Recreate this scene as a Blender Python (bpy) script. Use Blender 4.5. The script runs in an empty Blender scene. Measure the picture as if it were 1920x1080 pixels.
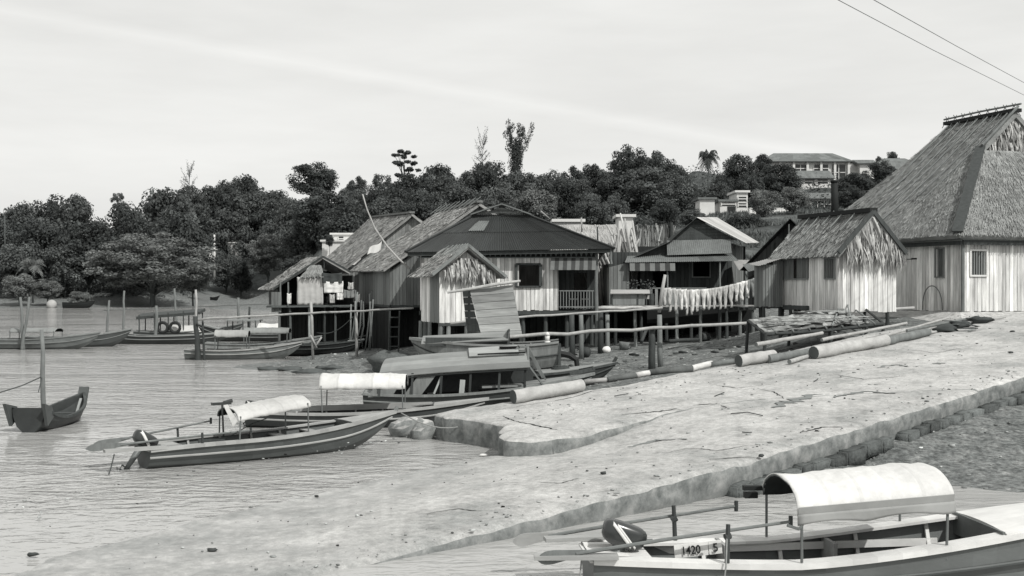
import bpy, bmesh, math, random
import numpy as np
from mathutils import Vector, Matrix, noise
R = random.Random(7)
PI = math.pi
SC = bpy.context.scene
COL = SC.collection
F, CX, HY, CH = 2200.0, 960.0, 535.0, 4.0      # focal length in photo pixels, centre, horizon row, camera height
def P(px, py, Y): return Vector(((px-CX)/F*Y, Y, CH-(py-HY)/F*Y))
def V(*a): return Vector(a)
def lerp(a, b, t): return a+(b-a)*t
def sm(a, b, x):
    t = min(1, max(0, (x-a)/(b-a))); return t*t*(3-2*t)

# ---------------------------------------------------------------- materials
def tint(v):
    k = min(1, v/.35)
    return (v*lerp(.90, 1.0, k), v, v*lerp(.985, .975, k), 1)
def mat(name, v, rough=.8, ns=4., na=.35, st=(1, 1, 1), bump=0., bs=None, spec=.3, coat=0, metal=0, ns2=None, na2=0., st2=(1, 1, 1)):
    m = bpy.data.materials.new(name); m.use_nodes = True
    nt = m.node_tree; N = nt.nodes; Lk = nt.links
    b = N['Principled BSDF']
    b.inputs['Roughness'].default_value = rough
    b.inputs['Specular IOR Level'].default_value = spec
    b.inputs['Metallic'].default_value = metal
    tc = N.new('ShaderNodeTexCoord')
    def nz(scale, stc, det=5):
        mp = N.new('ShaderNodeMapping'); mp.inputs['Scale'].default_value = stc
        Lk.new(tc.outputs['Object'], mp.inputs['Vector'])
        n = N.new('ShaderNodeTexNoise'); n.inputs['Scale'].default_value = scale
        n.inputs['Detail'].default_value = det; n.inputs['Roughness'].default_value = .62
        Lk.new(mp.outputs[0], n.inputs['Vector']); return n
    def mth(op, a, c):
        n = N.new('ShaderNodeMath'); n.operation = op
        for i, x in enumerate((a, c)):
            if isinstance(x, (int, float)): n.inputs[i].default_value = x
            else: Lk.new(x, n.inputs[i])
        return n.outputs[0]
    n1 = nz(ns, st)
    fac = mth('ADD', mth('MULTIPLY', mth('SUBTRACT', n1.outputs['Fac'], .5), na*2.2), 1.)
    if ns2:
        n2 = nz(ns2, st2, 4)
        fac = mth('MULTIPLY', fac, mth('ADD', mth('MULTIPLY', mth('SUBTRACT', n2.outputs['Fac'], .5), na2*2.2), 1.))
    at = N.new('ShaderNodeAttribute'); at.attribute_name = 'tone'
    fac = mth('MULTIPLY', fac, mth('ADD', at.outputs['Fac'], 1.))
    fac = mth('MAXIMUM', fac, .05)
    mx = N.new('ShaderNodeVectorMath'); mx.operation = 'SCALE'
    mx.inputs[0].default_value = tint(v)[:3]; Lk.new(fac, mx.inputs['Scale'])
    Lk.new(mx.outputs[0], b.inputs['Base Color'])
    if bump:
        bn = nz(bs or ns*3, st); bp = N.new('ShaderNodeBump')
        bp.inputs['Strength'].default_value = 1; bp.inputs['Distance'].default_value = bump
        Lk.new(bn.outputs['Fac'], bp.inputs['Height']); Lk.new(bp.outputs[0], b.inputs['Normal'])
    return m
M = {}
M['thatch'] = mat('thatch', .25, .9, 2.0, .40, bump=.03, bs=16, spec=.1, ns2=.5, na2=.35)
M['thatch_old'] = mat('weathered_thatch', .32, .9, 2.5, .4, bump=.04, bs=14, spec=.1, ns2=.6, na2=.3)
M['thatch_pale'] = mat('bleached_thatch', .36, .9, 2.0, .25, bump=.04, bs=14, spec=.1, ns2=.5, na2=.2)
M['palmleaf'] = mat('dry_palm_leaf', .33, .8, 5, .5, spec=.2)
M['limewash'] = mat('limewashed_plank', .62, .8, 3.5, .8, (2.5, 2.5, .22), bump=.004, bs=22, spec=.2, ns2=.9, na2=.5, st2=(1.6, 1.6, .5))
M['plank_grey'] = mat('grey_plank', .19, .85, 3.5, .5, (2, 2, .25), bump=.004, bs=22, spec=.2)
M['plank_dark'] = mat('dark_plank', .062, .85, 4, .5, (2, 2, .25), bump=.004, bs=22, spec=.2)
M['board_h'] = mat('weathered_board', .25, .85, 3, .6, (.35, 1, 3), bump=.006, bs=18, spec=.2)
M['timber'] = mat('round_timber', .16, .85, 5, .5, (1, 1, .4), bump=.01, bs=16, spec=.15)
M['timber_dark'] = mat('wet_timber', .045, .7, 5, .5, (1, 1, .4), bump=.01, bs=16, spec=.25)
M['timber_pale'] = mat('bleached_timber', .38, .8, 3, .45, (1, 1, 1), bump=.012, bs=12, spec=.15, ns2=1.2, na2=.4)
M['stick'] = mat('driftwood', .33, .8, 5, .45, (1, 1, .4), spec=.15)
M['tin_dark'] = mat('tarred_tin', .031, .6, 1.2, .35, bump=0, spec=.35, ns2=9, na2=.2)
M['tin_light'] = mat('galvanised_tin', .36, .5, 1.5, .25, spec=.4, ns2=10, na2=.15)
M['tin_mid'] = mat('rusty_tin', .14, .6, 1.5, .4, spec=.3, ns2=8, na2=.3)
M['black'] = mat('black_tar_and_shade', .018, .7, 3, .3, spec=.2)  # tar, also used on the added boards that stand for shade
M['cloth_white'] = mat('white_cloth', .68, .9, 3, .08, spec=.1, bump=.01, bs=5)
M['cloth_pale'] = mat('pale_cloth', .44, .9, 3, .3, spec=.1, bump=.015, bs=5)
M['cloth_grey'] = mat('grey_cloth', .22, .9, 3, .3, spec=.1, bump=.015, bs=5)
M['cloth_dark'] = mat('dark_cloth', .06, .9, 3, .3, spec=.1, bump=.015, bs=5)
M['canvas'] = mat('white_canvas', .60, .8, 1.6, .22, spec=.15, bump=.022, bs=3.5, ns2=11, na2=.12)
M['canvas_worn'] = mat('worn_canvas', .44, .85, 1.8, .3, spec=.15, bump=.02, bs=5, ns2=9, na2=.15)
M['canvas_grey'] = mat('grey_canvas', .30, .85, 2.2, .25, spec=.2, bump=.006, bs=6)
M['canvas_shade'] = mat('canopy_shade', .03, .9, 3, .2, spec=.1)  # near-black under the canopies: shade put into the colour
M['paint_white'] = mat('worn_white_paint', .62, .55, 5, .22, (.5, 1, 1), bump=.002, bs=30, spec=.35, ns2=1.2, na2=.2)
M['paint_grey'] = mat('grey_hull_paint', .13, .5, 3, .35, (.4, 1, 1), bump=.004, bs=14, spec=.35, ns2=1., na2=.3, st2=(.4, 1, 1.5))
M['paint_dark'] = mat('dark_hull_paint', .04, .5, 3, .4, (.4, 1, 1), bump=.004, bs=14, spec=.35, ns2=1., na2=.3)
M['paint_mid'] = mat('mid_hull_paint', .075, .5, 3, .4, (.4, 1, 1), bump=.004, bs=14, spec=.35, ns2=1., na2=.35, st2=(.4, 1, 1.5))
M['paint_pale'] = mat('pale_worn_timber', .30, .65, 4, .4, (.35, 1, 1), bump=.004, bs=18, spec=.25)
M['deck'] = mat('grey_deck', .22, .7, 3, .35, (.4, 1.5, 1), bump=.004, bs=18, spec=.25)
M['metal_dark'] = mat('dark_enamel', .03, .25, 3, .3, spec=.6)
M['metal_grey'] = mat('grey_iron', .12, .5, 4, .3, spec=.5)
M['rope'] = mat('rope', .26, .9, 20, .3, spec=.1)
M['rope_dark'] = mat('dark_rope', .07, .9, 20, .3, spec=.1)
M['rubber'] = mat('rubber', .02, .7, 5, .2, spec=.3)
M['leaf'] = mat('leaf', .125, .65, .35, .55, spec=.25, ns2=1.5, na2=.3)
M['leaf_dark'] = mat('dark_leaf', .084, .65, .35, .55, spec=.2, ns2=1.5, na2=.3)
M['leaf_pale'] = mat('pale_leaf', .20, .65, .35, .45, spec=.3, ns2=1.5, na2=.3)
for k_ in ('leaf', 'leaf_dark', 'leaf_pale'):          # light passing through the leaves
    nt = M[k_].node_tree; b_ = nt.nodes['Principled BSDF']; tr_ = nt.nodes.new('ShaderNodeBsdfTranslucent'); mx_ = nt.nodes.new('ShaderNodeMixShader'); mx_.inputs[0].default_value = .38
    nt.links.new(b_.inputs['Base Color'].links[0].from_socket, tr_.inputs['Color']); nt.links.new(b_.outputs[0], mx_.inputs[1]); nt.links.new(tr_.outputs[0], mx_.inputs[2]); nt.links.new(mx_.outputs[0], nt.nodes['Material Output'].inputs[0])
M['bark'] = mat('bark', .09, .9, 4, .4, (1, 1, .3), spec=.1)
M['stone'] = mat('laterite_stone', .105, .9, 3.5, .5, bump=.035, bs=11, spec=.1, ns2=14, na2=.35)
M['plaster'] = mat('white_plaster', .60, .8, .8, .2, spec=.2)
M['plaster_grey'] = mat('grey_plaster', .36, .8, .8, .25, spec=.2)
M['tile'] = mat('tile_roof', .14, .8, 1.0, .3, (1, 1, 1), bump=.05, bs=5, spec=.2, ns2=4, na2=.25)
M['glass'] = mat('dark_window', .02, .2, 2, .2, spec=.5)
M['rubbish'] = mat('litter', .22, .8, 6, .5, spec=.2)
M['crack'] = mat('crack', .03, .95, 6, .3, spec=.05)
M['stain'] = mat('damp_stain', .19, .8, 3, .3, spec=.2)

# ---------------------------------------------------------------- objects
def root_loc(o):
    while o.parent: o = o.parent
    return o.location
class MB:
    def __init__(s): s.v = []; s.f = []; s.t = []
    def add(s, vs, fs, t=0.):
        b = len(s.v); s.v += [tuple(x) for x in vs]
        s.f += [tuple(b+i for i in f) for f in fs]; s.t += [t]*len(fs)
    def quad(s, a, b, c, d, t=0.): s.add((a, b, c, d), ((0, 1, 2, 3),), t)
    def tri(s, a, b, c, t=0.): s.add((a, b, c), ((0, 1, 2),), t)
    def hexa(s, p, t=0.): s.add(p, ((3, 2, 1, 0), (4, 5, 6, 7), (0, 1, 5, 4), (1, 2, 6, 5), (2, 3, 7, 6), (3, 0, 4, 7)), t)
    def box(s, c, d, t=0., rz=0., rot=None):
        c = Vector(c); m = rot if rot is not None else Matrix.Rotation(rz, 3, 'Z')
        x, y, z = d[0]/2, d[1]/2, d[2]/2
        s.hexa([c+m@Vector(q) for q in ((-x, -y, -z), (x, -y, -z), (x, y, -z), (-x, y, -z), (-x, -y, z), (x, -y, z), (x, y, z), (-x, y, z))], t)
    def beam(s, a, b, w, h, t=0., up=(0, 0, 1)):
        a = Vector(a); b = Vector(b); d = (b-a).normalized(); u = Vector(up)
        if abs(d.dot(u)) > .95: u = Vector((0, 1, 0))
        sd = d.cross(u).normalized(); u = sd.cross(d)
        sd *= w/2; u = u*h/2
        s.hexa([a-sd-u, a+sd-u, b+sd-u, b-sd-u, a-sd+u, a+sd+u, b+sd+u, b-sd+u], t)
    def tube(s, pts, r, n=8, t=0., cap=True):
        pts = [Vector(p) for p in pts]; k = len(pts); rs = r if isinstance(r, (list, tuple)) else [r]*k
        vs = []; ref = None
        for i, p in enumerate(pts):
            d = (pts[min(i+1, k-1)]-pts[max(i-1, 0)]).normalized()
            if ref is None: ref = d.orthogonal().normalized()
            u = (ref-d*ref.dot(d)).normalized(); ref = u; w = d.cross(u)
            vs += [p+(u*math.cos(2*PI*j/n)+w*math.sin(2*PI*j/n))*rs[i] for j in range(n)]
        fs = [(i*n+j, i*n+(j+1) % n, (i+1)*n+(j+1) % n, (i+1)*n+j) for i in range(k-1) for j in range(n)]
        if cap: fs += [tuple(range(n-1, -1, -1)), tuple((k-1)*n+j for j in range(n))]
        s.add(vs, fs, t)
    def grid(s, fn, nu, nv, t=0., cu=False):
        vs = [fn(i/nu, j/nv) for i in range(nu+(0 if cu else 1)) for j in range(nv+1)]
        n = nu if cu else nu+1; w = nv+1
        fs = [(i*w+j, ((i+1) % n)*w+j, ((i+1) % n)*w+j+1, i*w+j+1) for i in range(nu) for j in range(nv)]
        if callable(t):
            b = len(s.v); s.v += [tuple(x) for x in vs]; s.f += [tuple(b+i for i in f) for f in fs]
            s.t += [t(i/nu, j/nv) for i in range(nu) for j in range(nv)]
        else: s.add(vs, fs, t)
    def sheet(s, fn, nu, nv, th, t=0.):            # a thin sheet with two sides and an edge
        g = [[Vector(fn(i/nu, j/nv)) for j in range(nv+1)] for i in range(nu+1)]
        top = []; bot = []
        for i in range(nu+1):
            for j in range(nv+1):
                a = g[min(i+1, nu)][j]-g[max(i-1, 0)][j]; b = g[i][min(j+1, nv)]-g[i][max(j-1, 0)]
                n = a.cross(b); n = n.normalized() if n.length > 1e-9 else Vector((0, 0, 1))
                top.append(g[i][j]+n*th/2); bot.append(g[i][j]-n*th/2)
        w = nv+1; o = len(top); fs = []
        for i in range(nu):
            for j in range(nv):
                q = (i*w+j, (i+1)*w+j, (i+1)*w+j+1, i*w+j+1); fs.append(q); fs.append(tuple(o+x for x in reversed(q)))
        for i in range(nu):
            for j in (0, nv):
                a, b = i*w+j, (i+1)*w+j; fs.append((b, a, o+a, o+b) if j == 0 else (a, b, o+b, o+a))
        for j in range(nv):
            for i in (0, nu):
                a, b = i*w+j, i*w+j+1; fs.append((a, b, o+b, o+a) if i == 0 else (b, a, o+a, o+b))
        b0 = len(s.v); s.v += [tuple(x) for x in top+bot]; s.f += [tuple(b0+i for i in f) for f in fs]
        if callable(t):
            for i in range(nu):
                for j in range(nv): s.t += [t(i/nu, j/nv)]*2
            s.t += [0.]*(len(fs)-2*nu*nv)
        else: s.t += [t]*len(fs)
    def blob(s, c, rx, ry, rz, n=8, m=6, amp=.15, t=0., seed=0, rot=0.):
        c = Vector(c); cr, sr = math.cos(rot), math.sin(rot)
        def fn(u, v):
            th = 2*PI*u; ph = PI*(v-.5); d = Vector((math.cos(ph)*math.cos(th), math.cos(ph)*math.sin(th), math.sin(ph)))
            k = 1+amp*2*noise.noise(d*1.6+Vector((seed*7.3, seed*1.7, 0)))
            x, y = d.x*rx*k, d.y*ry*k
            return c+Vector((x*cr-y*sr, x*sr+y*cr, d.z*rz*k))
        s.grid(fn, n, m, t, cu=True)
    def mesh(s, name, smooth=False):
        me = bpy.data.meshes.new(name); me.from_pydata(s.v, [], s.f)
        a = me.attributes.new('tone', 'FLOAT', 'FACE'); a.data.foreach_set('value', s.t)
        if smooth: me.polygons.foreach_set('use_smooth', [True]*len(s.f))
        me.update(); return me
    def build(s, name, m, parent=None, smooth=False, label=None, origin=None):
        if parent is not None: l = root_loc(parent)
        else: l = Vector(origin) if origin is not None else Vector(s.v[0])
        s.v = [(x-l.x, y-l.y, z-l.z) for x, y, z in s.v]
        me = s.mesh(name, smooth); me.materials.append(m if not isinstance(m, str) else M[m])
        o = bpy.data.objects.new(name, me); COL.objects.link(o)
        if parent is not None: o.parent = parent
        else: o.location = l
        if label: o['label'] = label
        return o
def thing(name, label, cat, loc=(0, 0, 0), group=None):
    o = bpy.data.objects.new(name, None); COL.objects.link(o); o.location = loc; o.empty_display_size = .2
    o['label'] = label; o['category'] = cat
    if group: o['group'] = group
    return o
def tag(o, label, cat, group=None, kind=None):
    if label: o['label'] = label
    if cat: o['category'] = cat
    if group: o['group'] = group
    if kind: o['kind'] = kind
    return o
def struct(o, label=None):
    o['kind'] = 'structure'
    if label: o['label'] = label
    return o
def one(mb, name, m, label, cat, group=None, smooth=True, origin=None): return tag(mb.build(name, m, None, smooth, origin=origin), label, cat, group)

# ---------------------------------------------------------------- building pieces
def planks(mb, A, B, zb, zt, w=.17, th=.03, holes=(), jit=.15, gap=.018, back=True):
    A = Vector((A[0], A[1], 0)); B = Vector((B[0], B[1], 0)); d = B-A; L = d.length; d /= L
    n = Vector((d.y, -d.x, 0))                         # towards the viewer when A is left of B
    fb = zb if callable(zb) else (lambda s: zb); ft = zt if callable(zt) else (lambda s: zt)
    s = 0
    while s < L-.01:
        e = min(L, s+w*R.uniform(.85, 1.15))
        if L-e < .05: e = L
        segs = [(None, None)]
        cuts = sorted((h[2], h[3]) for h in holes if h[0] < (s+e)/2 < h[1])
        lo = fb((s+e)/2); rng = []
        for a, b in cuts:
            rng.append((lo, a)); lo = b
        rng.append((lo, None))
        t = R.gauss(0, jit); off = R.uniform(-.006, .006)
        for a, b in rng:
            for k in ((0, 1) if back else (0,)):  # second pass: added dark backing that keeps light out of the gaps
                s0, s1 = (s+gap/2, e-gap/2) if k == 0 else (s, e)
                o0, o1 = (off, off-th) if k == 0 else (-th-.012, -th-.03)
                jb = R.uniform(-.03, .02) if (k == 0 and a == fb((s+e)/2)) else 0
                z = [a+jb, a+jb, (b if b is not None else ft(s0)), (b if b is not None else ft(s1))]
                if z[2] <= z[0]+.01 and z[3] <= z[1]+.01: continue
                p0, p1 = A+d*s0, A+d*s1
                q = [p0+n*o0, p1+n*o0, p1+n*o1, p0+n*o1]
                mb.hexa([q[0]+V(0, 0, z[0]), q[1]+V(0, 0, z[1]), q[2]+V(0, 0, z[1]), q[3]+V(0, 0, z[0]),
                         q[0]+V(0, 0, z[2]), q[1]+V(0, 0, z[3]), q[2]+V(0, 0, z[3]), q[3]+V(0, 0, z[2])], t if k == 0 else -.55)
        s = e
def hboards(mb, pl, pr, n, th=.03, jit=.15, gap=.012):    # horizontal boards between a left and a right edge, each (bottom, top)
    for i in range(n):
        a, b = i/n, (i+1)/n; t = R.gauss(0, jit)
        l0, l1 = lerp(pl[0], pl[1], a), lerp(pl[0], pl[1], b); r0, r1 = lerp(pr[0], pr[1], a), lerp(pr[0], pr[1], b)
        nn = (r0-l0).cross(l1-l0).normalized(); g = (l1-l0).normalized()*gap/2
        o = nn*R.uniform(-.01, .01); l0, r0, l1, r1 = l0+g+o, r0+g+o, l1-g+o, r1-g+o
        mb.hexa([l0, r0, r0-nn*th, l0-nn*th, l1, r1, r1-nn*th, l1-nn*th], t)
def bars(mb, A, B, s0, s1, z0, z1, n, w=.035, inset=.02, t=0.):
    A = Vector((A[0], A[1], 0)); B = Vector((B[0], B[1], 0)); d = (B-A).normalized(); nn = Vector((d.y, -d.x, 0))
    for i in range(n):
        s = lerp(s0, s1, (i+.5)/n); p = A+d*s-nn*inset
        mb.beam(p+V(0, 0, z0), p+V(0, 0, z1), w, w, t+R.gauss(0, .1))
def wframe(mb, A, B, s0, s1, z0, z1, w=.06, out=.025):
    A = Vector((A[0], A[1], 0)); B = Vector((B[0], B[1], 0)); d = (B-A).normalized(); nn = Vector((d.y, -d.x, 0))
    q = lambda s, z: A+d*s+nn*out+V(0, 0, z)
    mb.beam(q(s0-w, z0-w/2), q(s1+w, z0-w/2), .07, w); mb.beam(q(s0-w, z1+w/2), q(s1+w, z1+w/2), .07, w)
    mb.beam(q(s0-w/2, z0), q(s0-w/2, z1), .07, w, up=tuple(d)); mb.beam(q(s1+w/2, z0), q(s1+w/2, z1), .07, w, up=tuple(d))
def thatch(mb, A, B, C, D, dens=22, th=.16, ln=.40, wd=.030, over=.16, jit=.22, lift=.035):
    """A,B eave (left,right seen from outside), C,D ridge (right,left)"""
    A, B, C, D = map(Vector, (A, B, C, D))
    dens *= 5.6; nrm = (B-A).cross(D-A).normalized()
    if nrm.z < 0: nrm = -nrm
    f = lambda u, v: lerp(lerp(A, B, u), lerp(D, C, u), v)
    def fb(u, v): return f(u, v)+nrm*.05*noise.noise(f(u, v)*1.1)-nrm*th/2
    nu = max(2, int((B-A).length/.5)); nv = max(2, int((D-A).length/.5))
    mb.sheet(fb, nu, nv, th, -.1)
    area = (B-A).length*(D-A).length*.5+(C-D).length*(D-A).length*.5
    for i in range(int(area*dens)):
        u, v = R.random(), R.random()
        crs = .24/(D-A).length; v = min(1, (int(v/crs)+.5+R.gauss(0, .22))*crs) if R.random() < .75 else v; v = max(0, v)
        wbar = lerp((B-A).length, (C-D).length, v)/max((B-A).length, (C-D).length)
        if R.random() > wbar: continue
        p = f(u, v); dn = (f(u, max(0, v-.05))-f(u, v+.05)).normalized(); sd = dn.cross(nrm).normalized()
        dn = (dn+sd*R.gauss(0, .16)).normalized()
        l = ln*R.uniform(.5, 1.2); w = wd*R.uniform(.5, 1.3)
        if v*(D-A).length < l: l = v*(D-A).length+over*R.uniform(.2, 1.1)
        h0 = R.uniform(.0, .04); h1 = h0+lift*R.uniform(.1, .9)
        a = p+nrm*h0; b = p+dn*l+nrm*h1
        tw = nrm*R.uniform(-.3, .3)*w
        mb.quad(a-sd*w/2, a+sd*w/2, b+sd*w/3+tw, b-sd*w/3-tw, R.gauss(0, jit))
def fringe(mb, a, b, n, l0, l1, out, wd=.10, jit=.3, drop=V(0, 0, -1), base=0.):  # dry leaves hanging from the edge a-b
    a = Vector(a); b = Vector(b); d = (b-a).normalized()
    for i in range(n):
        p = lerp(a, b, R.random())+out*R.uniform(0, .12); l = R.uniform(l0, l1); w = wd*R.uniform(.4, 1.2)
        e = p+(drop+d*R.gauss(0, .18)+out*R.uniform(-.05, .22)).normalized()*l
        m_ = lerp(p, e, .55)+out*R.uniform(0, .08)
        t = base+R.gauss(0, jit); x = d*w/2+out*R.uniform(-.4, .4)*w
        mb.quad(p-x, p+x, m_+x, m_-x, t); mb.tri(m_-x, m_+x, e, t)
def corr(mb, A, B, C, D, pitch=.11, amp=.018, tone=None, rows=1, lapj=.02):
    A, B, C, D = map(Vector, (A, B, C, D)); nrm = (B-A).cross(D-A).normalized()
    if nrm.z < 0: nrm = -nrm
    L = max((B-A).length, (C-D).length); k = int(L/pitch)*4
    d = (B-A).normalized() if (B-A).length >= (C-D).length else (C-D).normalized()
    for r in range(rows):
        v0, v1 = r/rows, (r+1)/rows
        def fn(u, v):
            p = lerp(lerp(A, B, u), lerp(D, C, u), lerp(v0-.01, v1, v)); s = (p-A).dot(d)
            return p+nrm*(amp*math.sin(2*PI*s/pitch)+lapj*(1-v))
        sheets = {}
        def tf(u, v):
            q = int(u*L/.75); key = (r, q)
            if key not in sheets: sheets[key] = R.gauss(0, .13)
            return sheets[key]
        mb.sheet(fn, k, 3, .006, tf)
def post(mb, x, y, z0, z1, r=.08, t=0., lean=.03, n=8):
    dx, dy = R.gauss(0, lean), R.gauss(0, lean)
    pts = []
    for i in range(4):
        k = i/3; pts.append((x+dx*(k-1)+R.gauss(0, .012), y+dy*(k-1), lerp(z0, z1, k)))
    mb.tube(pts, [r*1.1, r*1.02, r*.97, r*.9], n, t)
# ================================================================ world, sun, camera
SUN_EL, SUN_AZ = math.radians(46), math.atan2(.64, -.77)
w = bpy.data.worlds.new('World'); SC.world = w; w.use_nodes = True
N = w.node_tree.nodes; Lk = w.node_tree.links
bg = N['Background']; bg.inputs['Strength'].default_value = .1
sk = N.new('ShaderNodeTexSky'); sk.sky_type = 'NISHITA'; sk.sun_disc = False; sk.sun_elevation = SUN_EL; sk.sun_rotation = SUN_AZ
sk.dust_density = 3; sk.air_density = 1
def wm(op, a, b=None, c=None):
    n = N.new('ShaderNodeMath'); n.operation = op
    for i, x in enumerate((a, b, c)):
        if x is None: continue
        if isinstance(x, (int, float)): n.inputs[i].default_value = x
        else: Lk.new(x, n.inputs[i])
    return n.outputs[0]
bw = N.new('ShaderNodeRGBToBW'); Lk.new(sk.outputs[0], bw.inputs[0])
lum = wm('POWER', bw.outputs[0], .12)                     # a thin even veil of high cloud flattens the clear-sky gradient
tc = N.new('ShaderNodeTexCoord')
mp = N.new('ShaderNodeMapping'); mp.inputs['Scale'].default_value = (1.6, 1.6, 9); mp.inputs['Rotation'].default_value = (0, .10, 0)
Lk.new(tc.outputs['Generated'], mp.inputs['Vector'])
cn = N.new('ShaderNodeTexNoise'); cn.inputs['Scale'].default_value = 2.2; cn.inputs['Detail'].default_value = 6; cn.inputs['Roughness'].default_value = .55
Lk.new(mp.outputs[0], cn.inputs['Vector'])
cloud = wm('MULTIPLY_ADD', cn.outputs['Fac'], .34, .83)
d1, d2 = V(-900, 2200, 505), V(510, 2200, 255); nn = d1.cross(d2).normalized()   # a faint vapour trail across the sky
vd = N.new('ShaderNodeVectorMath'); vd.operation = 'DOT_PRODUCT'; vd.inputs[1].default_value = nn; Lk.new(tc.outputs['Generated'], vd.inputs[0])
tr = wm('MAXIMUM', wm('SUBTRACT', 1., wm('DIVIDE', wm('ABSOLUTE', vd.outputs['Value']), .0085)), 0.)
sx = N.new('ShaderNodeSeparateXYZ'); Lk.new(tc.outputs['Generated'], sx.inputs[0])
tr = wm('MULTIPLY', tr, wm('GREATER_THAN', sx.outputs['Y'], 0.))
cloud = wm('ADD', cloud, wm('MULTIPLY', tr, .075))
lum = wm('MULTIPLY', wm('MULTIPLY', lum, cloud), 7.2)
cc = N.new('ShaderNodeCombineColor')
Lk.new(lum, cc.inputs[0]); Lk.new(lum, cc.inputs[1]); Lk.new(wm('MULTIPLY', lum, .975), cc.inputs[2])
Lk.new(cc.outputs[0], bg.inputs['Color'])
sd = bpy.data.lights.new('sun', 'SUN'); sd.energy = 3.6; sd.angle = math.radians(.6); sd.color = (1, .985, .955)
so = bpy.data.objects.new('sun', sd); COL.objects.link(so)
td = V(math.sin(SUN_AZ)*math.cos(SUN_EL), math.cos(SUN_AZ)*math.cos(SUN_EL), math.sin(SUN_EL))
so.rotation_euler = td.to_track_quat('Z', 'Y').to_euler()
cam = bpy.data.cameras.new('camera'); co = bpy.data.objects.new('camera', cam); COL.objects.link(co)
cam.sensor_width = 36; cam.lens = 36*F/1920; cam.clip_end = 3000; cam.clip_start = .2
co.location = (0, 0, CH); co.rotation_euler = (PI/2-math.atan(5/F), 0, 0)
SC.camera = co
SC.view_settings.view_transform = 'Standard'; SC.view_settings.look = 'None'; SC.view_settings.exposure = 0; SC.view_settings.gamma = 1
SC.cycles.max_bounces = 5; SC.cycles.diffuse_bounces = 3; SC.cycles.glossy_bounces = 3; SC.cycles.transmission_bounces = 2

# ================================================================ ground
RO, RU, RW = V(.34, 18.9, 0), V(.747, .665, 0), V(-.665, .747, 0)     # ramp frame: t along, w across to the left
def rp(t, w, z=0): return RO+RU*t+RW*w+V(0, 0, z)
def tw(x, y): d = V(x, y, 0)-RO; return d.dot(RU), d.dot(RW)
def plane(t): return .13+.09*t if t > 5.6 else (.634-.062*(5.6-t) if t > -3.6 else .040*math.exp((t+3.6)/1.5)+.024)
def onramp(px, py, lift=0.):
    dx, dz = (px-CX)/F, -(py-HY)/F
    lo, hi = 10, 70
    for _ in range(40):
        Y = (lo+hi)/2; t, w = tw(dx*Y, Y)
        if CH+dz*Y > plane(t): lo = Y
        else: hi = Y
    return V(dx*Y, Y, CH+dz*Y+lift)
ctl = []
def c3(x, y, z): ctl.append((x, y, z))
def cp(px, Y, z): ctl.append(((px-CX)/F*Y, Y, z))
for q in ((0, 205), (100, 207), (200, 212), (300, 222), (400, 258), (460, 280), (520, 292)): cp(q[0], q[1], 0); cp(q[0], q[1]-16, -.8); cp(q[0], q[1]+9, .7)
for q in ((-400, 205, 0), (-400, 260, 8), (-900, 230, 6), (0, 230, 3), (0, 300, 9), (0, 400, 12), (200, 240, 3.5), (200, 300, 9), (200, 400, 13), (330, 240, 3), (420, 310, 4.5), (450, 335, 8),
          (450, 370, 15), (520, 310, 5), (560, 250, 7), (600, 250, 12), (600, 320, 21), (588, 340, 28), (690, 200, 6), (750, 200, 8), (750, 300, 19), (640, 200, 4), (640, 140, .8), (655, 110, .7),
          (1000, 150, 9), (1000, 220, 13), (1000, 300, 17), (1200, 200, 14), (1200, 150, 10.5), (1200, 300, 22), (1350, 170, 14.4), (1340, 130, 9.5), (1300, 110, 7.5), (1420, 110, 8), (1420, 130, 10.5), (1500, 150, 13), (1530, 198, 16.2), (1530, 222, 22.5), (1470, 200, 17), (1500, 235, 24.3), (1500, 300, 27), (1650, 240, 24.5),
          (1900, 100, 5), (1900, 200, 17), (2500, 100, 5), (2500, 250, 25), (1300, 300, 33.5), (1250, 85, 3.6), (1000, 100, 4), (850, 110, 4), (760, 100, 1.5), (1000, 80, 1.6), (1450, 80, 4), (1300, 76, 2.2), (-400, 500, 14), (200, 500, 16), (600, 500, 20), (1000, 500, 20), (1600, 500, 36), (2600, 500, 40), (-600, 850, 5), (1000, 850, 5), (2600, 850, 5),
          (1225, 44, .85), (1130, 53, 1.05), (1350, 58, 1.3), (1400, 50, 1.35), (1400, 43, 1.45), (1000, 50, .55), (1050, 42, .55), (900, 42, .3), (870, 48, .35), (800, 46, .1), (750, 52, .13), (720, 48, 0), (660, 53, .1), (600, 53, .0), (500, 58.5, .03), (450, 57.5, 0),
          (600, 60, .14), (650, 66, .18), (545, 66, -.05), (560, 62, .05), (500, 62, -.1), (640, 75, -.1), (700, 60, .35), (720, 72, .3), (640, 90, -.2), (600, 85, -.5), (850, 60, .9), (850, 75, 1.2), (1000, 62, 1.1), (1200, 65, 1.5), (1450, 55, 2.0), (1550, 48, 2.3), (1500, 43, 1.75), (1580, 42, 1.95)): cp(*q)
for q in ((-5, 60), (60, 60), (250, 70), (-100, 120), (200, 120), (420, 130), (480, 180), (500, 240), (100, 180), (300, 200), (420, 90), (250, 45), (520, 45), (560, 40), (650, 42), (0, 30), (-300, 40), (-300, 100), (-300, 170), (700, 34), (760, 38), (560, 160), (590, 110), (450, 66), (640, 30), (500, 30)): cp(q[0], q[1], -.7)
for t in range(-10, 33, 3):
    for ww in (.8, 4, 7.6): p = rp(t, ww); c3(p.x, p.y, min(plane(t)-.45, 2.45) if t > 6 else -.7)
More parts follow.
